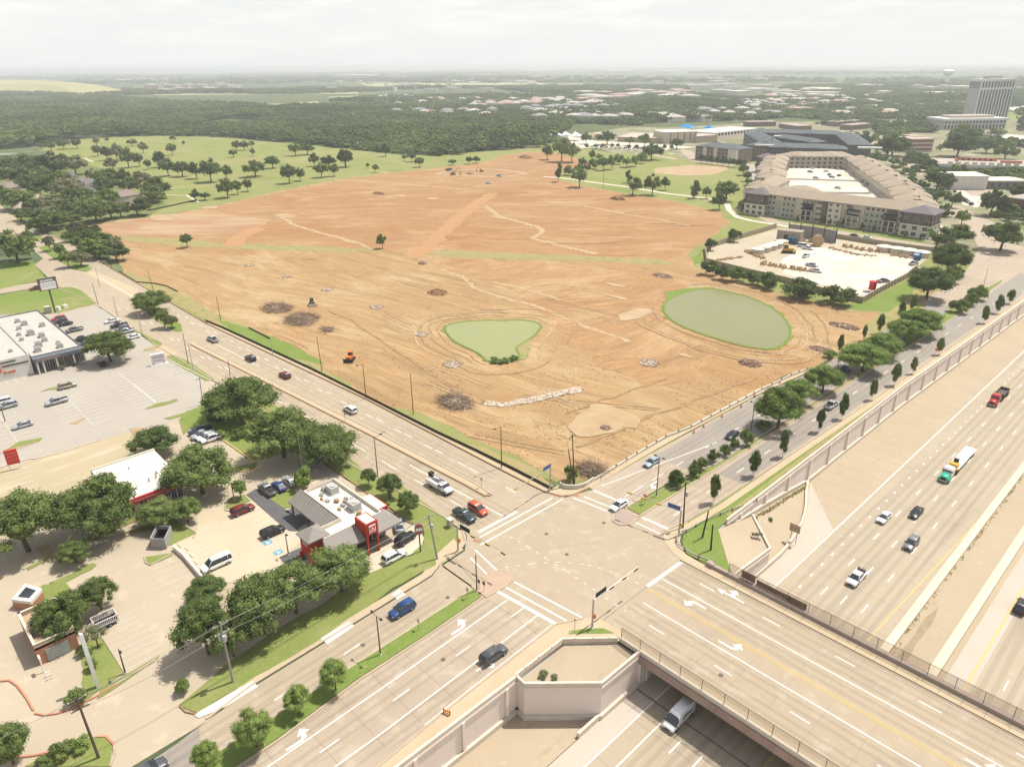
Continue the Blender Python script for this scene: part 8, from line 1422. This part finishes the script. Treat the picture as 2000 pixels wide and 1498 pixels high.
# shop signs
b_, h_ = pole_h('d', 405, 790, 375, 600); r_ = empty('pole_sign', b_, R(90), 'tall dark pole sign with a white board above the left lawn', 'sign'); MB().box(-.25, .25, -.25, .25, 0, h_).build('pole', M_('sign_pole_olive', (.10, .10, .05)), r_); hs_ = h_
MB().box(-3.1, 3.1, -.35, .35, hs_-1.2, hs_+3.4).build('cabinet', M_('sign_brown', (.13, .11, .10)), r_); MB().box(-2.5, 2.6, -.42, -.35, hs_-.9, hs_+1.9).build('white_board', SIGNW, r_)
b = MB(); q = random.Random(8); x = -2.2
while x < 1.9: w_ = q.uniform(.2, .4); b.box(x, x+w_, -.42, -.35, hs_+2.2, hs_+2.8); x += w_+.12
b.build('pale_letters', SIGNW, r_); b = MB()
for z in (.2, .7, 1.2):
    x = -2.2
    while x < 2.2: w_ = q.uniform(.2, .5); b.box(x, x+w_, -.45, -.42, hs_+z, hs_+z+.16); x += w_+.15
b.build('board_lettering', M_('letter_grey', (.35, .36, .38)), r_)
p = P('d', 1165, 1170); r_ = empty('monument_sign', p, R(80), 'white monument sign at the hardware store lot entrance', 'sign'); MB().box(-1.9, 1.9, -.35, .35, .9, 3.5).build('board', M_('sign_offwhite', (.62, .58, .58)), r_); MB().box(-1.95, 1.95, -.4, .4, 3.5, 3.75).build('cap', SIGNW, r_)
for x in (-1.5, 1.5): MB().box(x-.3, x+.3, -.3, .3, .3, .9).build('leg', LTGREY, r_)
MB().box(-2.4, 2.4, -.7, .7, 0, .3).build('base', SIGNW, r_); b = MB(); b.box(-1.5, 1.5, -.38, -.35, 2.5, 2.9); b.box(-1.3, 1.3, -.38, -.35, 1.5, 1.7); b.build('lettering', M_('letter_mauve', (.4, .32, .38)), r_)
p = P('H', 155, 385); r_ = empty('pylon_sign', p, R(75), 'red panelled pylon sign on white legs at the dry lot', 'sign')
for x in (-1., 1.): MB().box(x-.1, x+.1, -.1, .1, 0, 5.2).build('leg', SIGNW, r_)
MB().box(-1.25, 1.25, -.25, .25, 1.6, 5.2).build('red_panel', M_('panel_red', (.55, .06, .05)), r_); b = MB()
for z in (2.6, 3.5, 4.3): b.box(-1., 1., -.28, -.25, z, z+.12)
b.build('panel_lines', M_('letter_pink', (.6, .25, .22)), r_)
b_, h_ = pole_h('i', 1355, 985, 1325, 740); r_ = empty('oval_sign', b_, R(60), 'oval restaurant sign on a dark post beside the drive through', 'sign'); MB().box(-.12, .12, -.12, .12, 0, h_-1).build('post', M_('post_dark', (.05, .05, .05)), r_); b = MB(); n = 16
for s, z in ((-.15, 0), (.15, 1)): b.v += [(0.85*math.cos(2*math.pi*i/n), s, h_-.6+1.25*math.sin(2*math.pi*i/n)) for i in range(n)]
b.f = [tuple(range(n)), tuple(range(n, 2*n))[::-1]]+[(i, n+i, n+(i+1) % n, (i+1) % n) for i in range(n)]; b.m = [0]*len(b.f); b.build('panel', M_('panel_mauve', (.30, .13, .12)), r_); MB().box(-.6, .6, -.18, -.15, h_-.9, h_-.3).build('emblem', SIGNW, r_)
b_, h_ = pole_h('j', 640, 975, 520, 625); r_ = empty('white_pylon', b_, R(0), 'tall white blade pylon beside the brick building', 'pylon'); T_ = h_
b = MB(); b.add([(-.3, -.2, 0), (.2, -.2, 0), (.2, .2, 0), (-.3, .2, 0), (-.4, -.3, T_*.6), (.35, -.3, T_*.6), (.35, .25, T_*.6), (-.4, .25, T_*.6), (-.4, -.25, T_), (.1, -.25, T_), (.1, .2, T_*.97), (-.4, .2, T_*.97)], [(0, 1, 5, 4), (1, 2, 6, 5), (2, 3, 7, 6), (3, 0, 4, 7), (4, 5, 9, 8), (5, 6, 10, 9), (6, 7, 11, 10), (7, 4, 8, 11), (8, 9, 10, 11)]); b.build('blade', M_('pylon_white', (.62, .62, .60)), r_)
# railed trailer
p = P('j', 685, 540, .9); r_ = empty('railed_trailer', (p.x, p.y, .1), R(90), 'white picket railed trailer parked beside the oak at the striped bays', 'trailer'); b = MB(); b.box(-1.7, 1.7, -1.1, 1.1, .5, .62); b.build('bed', BED, r_); b = MB()
for x in np.arange(-1.7, 1.75, .28):
    for y in (-1.1, 1.1): b.box(x-.06, x+.06, y-.04, y+.04, .5, 1.7)
for y in np.arange(-1.1, 1.15, .27): b.box(-1.76, -1.68, y-.06, y+.06, .5, 1.7); b.box(1.68, 1.76, y-.06, y+.06, .5, 1.7)
for z in (.7, 1.6):
    for y in (-1.1, 1.1): b.box(-1.8, 1.8, y-.07, y+.07, z, z+.12)
    for x in (-1.74, 1.74): b.box(x-.06, x+.06, -1.1, 1.1, z, z+.12)
b.build('railing', M_('rail_white', (.60, .56, .55)), r_); wheels(r_, (-.4, .4), 1.15, .35)
for i, (k, x, y, w_, h_) in enumerate([('d', 430, 775, 1.6, 1.6), ('d', 480, 755, 1.8, 1.2), ('d', 355, 790, 2.2, 2.4)]):
    p = P(k, x, y); r_ = empty('plastic_tank', p, 0, ['round white container beside the tall pole sign', 'white covered bin right of the pole sign', 'pale square box left of the pole sign'][i], 'container')
    if i == 0: MB().cyl((0, 0), w_/2, .1, h_, 12).build('drum', SIGNW, r_); MB().cyl((0, 0), w_/3, h_, h_+.15, 12).build('lid', CREAM, r_)
    else: MB().obox((0, 0), w_, w_*.8, .1, h_, .2).build('box', [0, SIGNW, M_('box_beige', (.42, .40, .28))][i], r_); MB().obox((0, 0), w_*1.05, w_*.85, h_, h_+.08, .2).build('lid', CAPC, r_)
r_ = empty('air_pump_stand', P('j', 290, 880), 0, 'white service post with hose hoops on the tan forecourt', 'service post'); MB().tube((0, 0, 0), (0, 0, 3), .09, .09, 6).build('post', SIGNW, r_); MB().box(-.5, .5, -.12, .12, 2.6, 3.2).build('panel', SIGNW, r_)
for x in (1.4, 2.2): b = MB(); b.path([(x, 0, 0), (x, 0, 1), (x, .6, 1), (x, .6, 0)], .05, 5); b.build('hoop', SIGNW, r_)
# brush heaps, soil heaps, rubble
def heap(k, x, y, rx, ry, hh, kind, label, seed, name='brush_pile', n=None):
    c = P(k, x, y, hh*.3); q = random.Random(seed); b = MB(); N_ = 20; ring = 5
    m = {'brush': M_('dead_brush', (.31, .225, .155), var=(.17, .115, .08), scale=1.3), 'soil': M_('soil_heap', (.36, .20, .105), var=(.24, .13, .07), scale=1.2), 'rubble': M_('rubble_heap', (.42, .30, .22), var=(.20, .12, .08), scale=1.5, amt=.15), 'dark': M_('charred_brush', (.18, .13, .10), var=(.33, .25, .18), scale=1.5, amt=.15)}[kind]
    vs = []; 
    for j in range(ring):
        f = 1-j/ring
        for i in range(N_): a = 2*math.pi*i/N_; w = 1+.55*noise.noise((math.cos(a)*1.5+seed, math.sin(a)*1.5, j*.4)); vs.append((rx*.85*f*w*math.cos(a), ry*.85*f*w*math.sin(a), hh*(.62 if kind in ('brush', 'dark') else 1)*(1-f**1.7)*(1+.3*noise.noise((i*.7, j, seed)))))
    fs = [(j*N_+i, j*N_+(i+1) % N_, (j+1)*N_+(i+1) % N_, (j+1)*N_+i) for j in range(ring-1) for i in range(N_)]+[tuple(range((ring-1)*N_, ring*N_))]
    b.add(vs, fs)
    for _ in range(n or (330 if kind in ('brush', 'dark') else 170)):
        a = q.uniform(0, 6.28); f = math.sqrt(q.random()); X, Y = rx*f*math.cos(a), ry*f*math.sin(a); Z = hh*(.75 if kind in ('brush', 'dark') else .95)*(1-f**1.7)
        if kind in ('brush', 'dark'):
            L = q.uniform(.8, 3.4); d = Vector((math.cos(a+q.gauss(0, .9)), math.sin(a+q.gauss(0, .9)), q.uniform(-.25, .55))).normalized(); p0 = Vector((X, Y, max(Z, .05))); r0 = q.uniform(.03, .10); b.tube(p0-d*L*.3, p0+d*L, r0, r0*.3, 3, cap=False)
        else: s = q.uniform(.2, .7); b.obox((X, Y), s, s*q.uniform(.3, .8), Z-.1, Z+s*.4, q.uniform(0, 3), 0, .6)
    o = b.build(name, m); o.location = (c.x, c.y, .14); return tag(o, label, {'brush_pile': 'brush pile', 'soil_heap': 'soil heap', 'rubble_pile': 'rubble pile'}[name])
heap('e', 525, 375, 6.2, 5.2, 2.6, 'brush', 'upper left of the two big brush heaps', 1); heap('e', 705, 455, 7.2, 5.8, 3.2, 'brush', 'larger brush heap below and right of the other', 2, n=450); heap('e', 895, 538, 2.6, 1.8, 1.1, 'dark', 'small dark heap below the two big brush heaps', 3, n=110)
heap('f', 330, 1060, 5.6, 3.6, 2.4, 'dark', 'grey brush heap near the arterial verge with a felled trunk', 4); heap('f', 205, 265, 4.6, 3.8, 1.5, 'soil', 'orange soil mound between loader and small pond', 5, 'soil_heap'); heap('l', 1330, 250, 3.0, 2.6, 1.7, 'brush', 'purplish brush heap beside the crossed poles', 6)
heap('s', 1460, 435, 3.6, 3.0, 1.0, 'rubble', 'brown rubble heap below the large pond', 7, 'rubble_pile', 260); heap('b', 1075, 878, 9, 5, 3.0, 'soil', 'dark red soil heap at the far top of the field', 8, 'soil_heap'); heap('b', 255, 1080, 6.5, 3, 1.4, 'soil', 'reddish soil heap in the upper left of the field', 9, 'soil_heap'); heap('b', 1590, 1108, 6.2, 4, 2.6, 'soil', 'brown soil heap at the field edge under two round trees', 10, 'soil_heap')
heap('f', 1850, 145, 5., 3., .8, 'rubble', 'scattered broken wood at the upper left of the large pond', 11, 'rubble_pile', 200); heap('q', 830, 190, 5.5, 3., .6, 'rubble', 'scattered debris at the field corner above the leafy trees', 12, 'rubble_pile', 240); heap('e', 1590, 55, 2.4, 1.8, .8, 'rubble', 'small heap on the haul track junction', 13, 'rubble_pile', 90); heap('s', 330, 945, 1.6, 1.4, .6, 'rubble', 'small pale post stump with weeds on the bare lower field', 14, 'rubble_pile', 60)
heap('q', 690, 345, 4.5, 2.5, .5, 'rubble', 'pale chippings along the field edge above the barrier', 15, 'rubble_pile', 160); heap('C', 335, 498, 2.2, 1.6, 1.2, 'dark', 'dark heap on the pale loop at the field top', 16, n=80)
# --- storage yard
yp = PP('y 1380 785 1000 690 700 600 350 520 0 430 -30 380 30 290 200 215 640 110 760 100 | y 1150 195 2000 330 1990 380 1770 570')
sheet('yard_floor', PP('y 1380 770 700 590 0 420 20 300 640 120 1150 215 1960 350 1960 390 1770 560'), .16, LOTT)
sheet('yard_slab', subdiv(PP('y 1400 720 1000 620 700 520 640 420 800 320 1000 290 1400 330 1900 400 1860 480 1700 590'), 3, 1.5, 3), .17, LOTW)
yw = empty('yard_wall', (0, 0, 0), 0, 'tan block wall around the storage yard', 'wall'); BW = M_('block_tan', (.36, .29, .215), var=(.31, .25, .18), scale=.3)
for nm, s in (('front_wall', 'y 1380 785 1000 690 700 600 350 520 0 430'), ('left_wall', 'y 0 430 -10 330 100 270 300 210 620 115'), ('rear_wall', 'y 1150 210 1500 265 2000 335'), ('right_wall', 'y 1380 785 1560 680 1770 570 1860 500')): MB().wallpath(PP(s), .3, .1, 2.5).build(nm, BW, yw)
b = MB()
for p in resample(PP('y 1380 785 1560 680 1770 570 1860 500'), 3): b.obox(p, .5, .5, .1, 2.7)
b.build('buttress', BW, yw)
b = MB(); sp_ = PP('y 720 190 930 215 1140 255'); r_ = empty('sheet_metal_screen', (0, 0, 0), 0, 'tall grey sheet metal screen at the back of the yard', 'screen'); b.wallpath(sp_, .2, .1, 6.5); b.build('panels', M_('sheet_grey', (.26, .25, .25), var=(.21, .2, .2), scale=.8, stretch=(.2, .2, 3)), r_)
for p in resample(sp_, 6): MB().obox(p, .3, .5, 0, 7.6).build('post', TRIM, r_)
def yardbox(k, x0, y0, x1, y1, dp, h, m, label, name='shed', cat='shed', roof=None):
    A, B_ = P(k, x0, y0, .1), P(k, x1, y1, .1); d = B_-A; o = empty(name, (A.x, A.y, .12), math.atan2(d.y, d.x), label, cat); MB().box(0, d.length, 0, dp, 0, h).build('wall', m, o); MB().box(-.2, d.length+.2, -.2, dp+.2, h, h+.25).build('roof', roof or m, o); MB().box(d.length*.3, d.length*.5, -.06, 0, 0, h*.7).build('door', TRIM, o); return o
yardbox('y', 615, 240, 825, 265, 6, 6, M_('shed_tan', (.30, .25, .20)), 'tan windowless shed at the back of the yard')
for i, (x, y) in enumerate([(728, 255), (772, 262), (1850, 425), (1880, 405)]): yardbox('y', x-20, y, x+18, y+4, 3, 3.4, M_('cabin_blue', (.06, .15, .28)), ['left blue tank cabin beside the yard shed', 'right blue tank cabin beside the yard shed', 'front blue cabin at the right of the yard', 'back blue cabin at the right of the yard'][i], 'cabin', 'cabin', M_('cabin_lid', (.2, .3, .42)))
yardbox('y', 1470, 670, 1503, 665, 2, 3.2, SIGNR, 'bright red container near the front wall of the yard', 'red_container', 'container'); yardbox('y', 1405, 690, 1455, 690, 1.5, .6, METAL, 'low steel rack beside the red container', 'steel_rack', 'rack')
for i, (x, y) in enumerate([(450, 345), (515, 325), (570, 308), (620, 290), (665, 272)]+[(1575, 322), (1690, 338), (1790, 352), (1905, 372)]):
    p = P('y', x, y, .1); r_ = empty('round_tank', p, 0, (ORD[i]+' round pale tank of the left row, counted from the front') if i < 5 else (ORD[i-5]+' round pale tank of the right row, counted from the left'), 'tank', 'round pale tanks in the yard')
    rr = 3.0 if i < 5 else 3.6; MB().cyl((0, 0), rr, 0, 2.5, 20).build('shell', BEIGE, r_); MB().cyl((0, 0), rr+.15, 2.5, 2.9, 20, r1=rr*.6).build('lid', M_('tank_lid', (.56, .54, .45)), r_)
def racks(s, n, label, h=1.9, step=2.6):
    r_ = empty('timber_rack', (0, 0, 0), 0, label, 'timber rack'); b = MB(); q = random.Random(n)
    for p in resample(PP(s), step):
        for j in range(5): b.obox((p[0]+q.uniform(-1, 1), p[1]+q.uniform(-1.6, 1.6)), .35, 2.2, .12, .12+q.uniform(.8, h), q.uniform(-.15, .15), 0, .8)
    b.build('stacked_timber', TIMBER, r_); b = MB(); pp_ = PP(s); b.wallpath(pp_, .25, .1, .6); b.build('skid', SIGY if n == 1 else TIMBER, r_)
racks('y 515 445 700 480 930 510', 1, 'yellow skidded row of stacked timber in the yard middle'); racks('y 1215 285 1380 315 1530 335', 2, 'brown timber row along the rear yard wall'); racks('y 360 330 500 390', 3, 'timber beside the left tank row', 1.2); racks('y 1660 365 1850 395', 4, 'timber below the right tank row', 1.5); racks('y 120 405 280 385', 5, 'low pile of pale timber at the left of the yard', .9); racks('y 850 240 930 250', 6, 'timber stack between shed and spool', 2.4); racks('y 1110 300 1300 350 1480 370', 7, 'scattered timber before the rear row', .5)
p = P('y', 985, 240, 2); r_ = empty('cable_spool', (p.x, p.y, .12), R(30), 'giant timber cable spool against the metal screen', 'spool'); MB().tube((0, -2.2, 2.8), (0, -1.9, 2.8), 2.8, 2.8, 20).build('flange', TIMBER, r_); MB().tube((0, 1.9, 2.8), (0, 2.2, 2.8), 2.8, 2.8, 20).build('flange', TIMBER, r_); MB().tube((0, -1.9, 2.8), (0, 1.9, 2.8), 2.3, 2.3, 20).build('drum', BW, r_)
for i, (x, y) in enumerate([(1410, 155), (1465, 160)]):
    p = P('y', x, y, .1); r_ = empty('lawn_bench', p, 0, ['left', 'right'][i]+' dark picnic table on the strip before the apartments', 'bench'); MB().box(-1.3, 1.3, -.4, .4, 1.0, 1.15).build('top', TRIM, r_)
    for s in (-1, 1): MB().box(s*1-.1, s*1+.1, -.4, .4, 0, 1.).build('leg', TRIM, r_)
for k, x, y, z_, s, lab in [('m', 1130, 620, -.8, .75, 'larger dry bush in the paved pit'), ('m', 1210, 635, -.8, .55, 'smaller dry bush in the paved pit'), ('n', 1175, 625, -1.2, .6, 'left weed clump on the slope beyond the overpass'), ('n', 1215, 622, -1.2, .55, 'right weed clump on the slope beyond the overpass'), ('f', 620, 775, .2, 1.5, 'bright reeds at the left of the small pond foot'), ('f', 690, 780, .2, 1.5, 'bright reeds at the middle of the small pond foot'), ('f', 760, 760, .2, 1.4, 'bright reeds at the right of the small pond foot'), ('n', 1300, 500, -4.5, .6, 'dry weed tuft below the far retaining wall')]:
    p = P(k, x, y, z_); place_tree('weed_clump', (p.x, p.y, z_), s, s*.5, 0, 'bush', LEAFB if k == 'f' else LEAFG, lab, 'weed clumps', 'weeds', False)
for k, x, y, lab in [('l', 1085, 440, 'left tactile paving plate at the dirt field corner'), ('l', 1215, 437, 'right tactile paving plate at the dirt field corner'), ('l', 690, 1070, 'tactile paving plate on the median nose'), ('l', 495, 770, 'tactile paving plate at the restaurant corner')]:
    p = P(k, x, y, .17); tag(MB().obox((p.x, p.y), 1.5, .7, .14, .185, .3).build('tactile_plate', BRICK), lab, 'paving plate')
mh_ = 0
for k, x, y in [('l', 1000, 720), ('l', 1150, 870), ('l', 1420, 640), ('p', 520, 420), ('k', 1200, 700), ('m', 420, 500), ('n', 440, 672), ('e', 1310, 1288), ('i', 1620, 1430)]:
    p = P(k, x, y, .13); tag(MB().cyl((p.x, p.y), .38, .1, .152 if k != 'p' else .145, 14).build('manhole_cover', mat('iron', (.12, .10, .085), rough=.7)), ['dark round manhole cover left of the intersection centre', 'round manhole cover near the middle of the intersection', 'round manhole cover right of the intersection centre', 'manhole cover on the bridge deck lanes', 'manhole cover on the frontage service lane', 'manhole cover on the lower frontage road', 'manhole cover on the overpass corner paving', 'manhole cover on the arterial median side', 'manhole cover beside the blue car'][mh_], 'manhole cover'); mh_ += 1
# ================================================================== HAZE
hb = MB(); hb.box(-19000, 16000, -1400, 24000, -8.5, 92); o = hb.build('haze', None) if False else None
me = bpy.data.meshes.new('haze'); me.from_pydata(hb.v, [], hb.f); hm = bpy.data.materials.new('haze_air'); hm.use_nodes = True; t = hm.node_tree; t.nodes.clear(); ou = t.nodes.new('ShaderNodeOutputMaterial'); pv_ = t.nodes.new('ShaderNodeVolumePrincipled'); pv_.inputs['Color'].default_value = (.97, 1, 1, 1); pv_.inputs['Density'].default_value = 1.65e-4; pv_.inputs['Anisotropy'].default_value = .2; t.links.new(pv_.outputs[0], ou.inputs['Volume'])
me.materials.append(hm); ho = bpy.data.objects.new('haze', me); COL.objects.link(ho); tag(ho, kind='stuff')
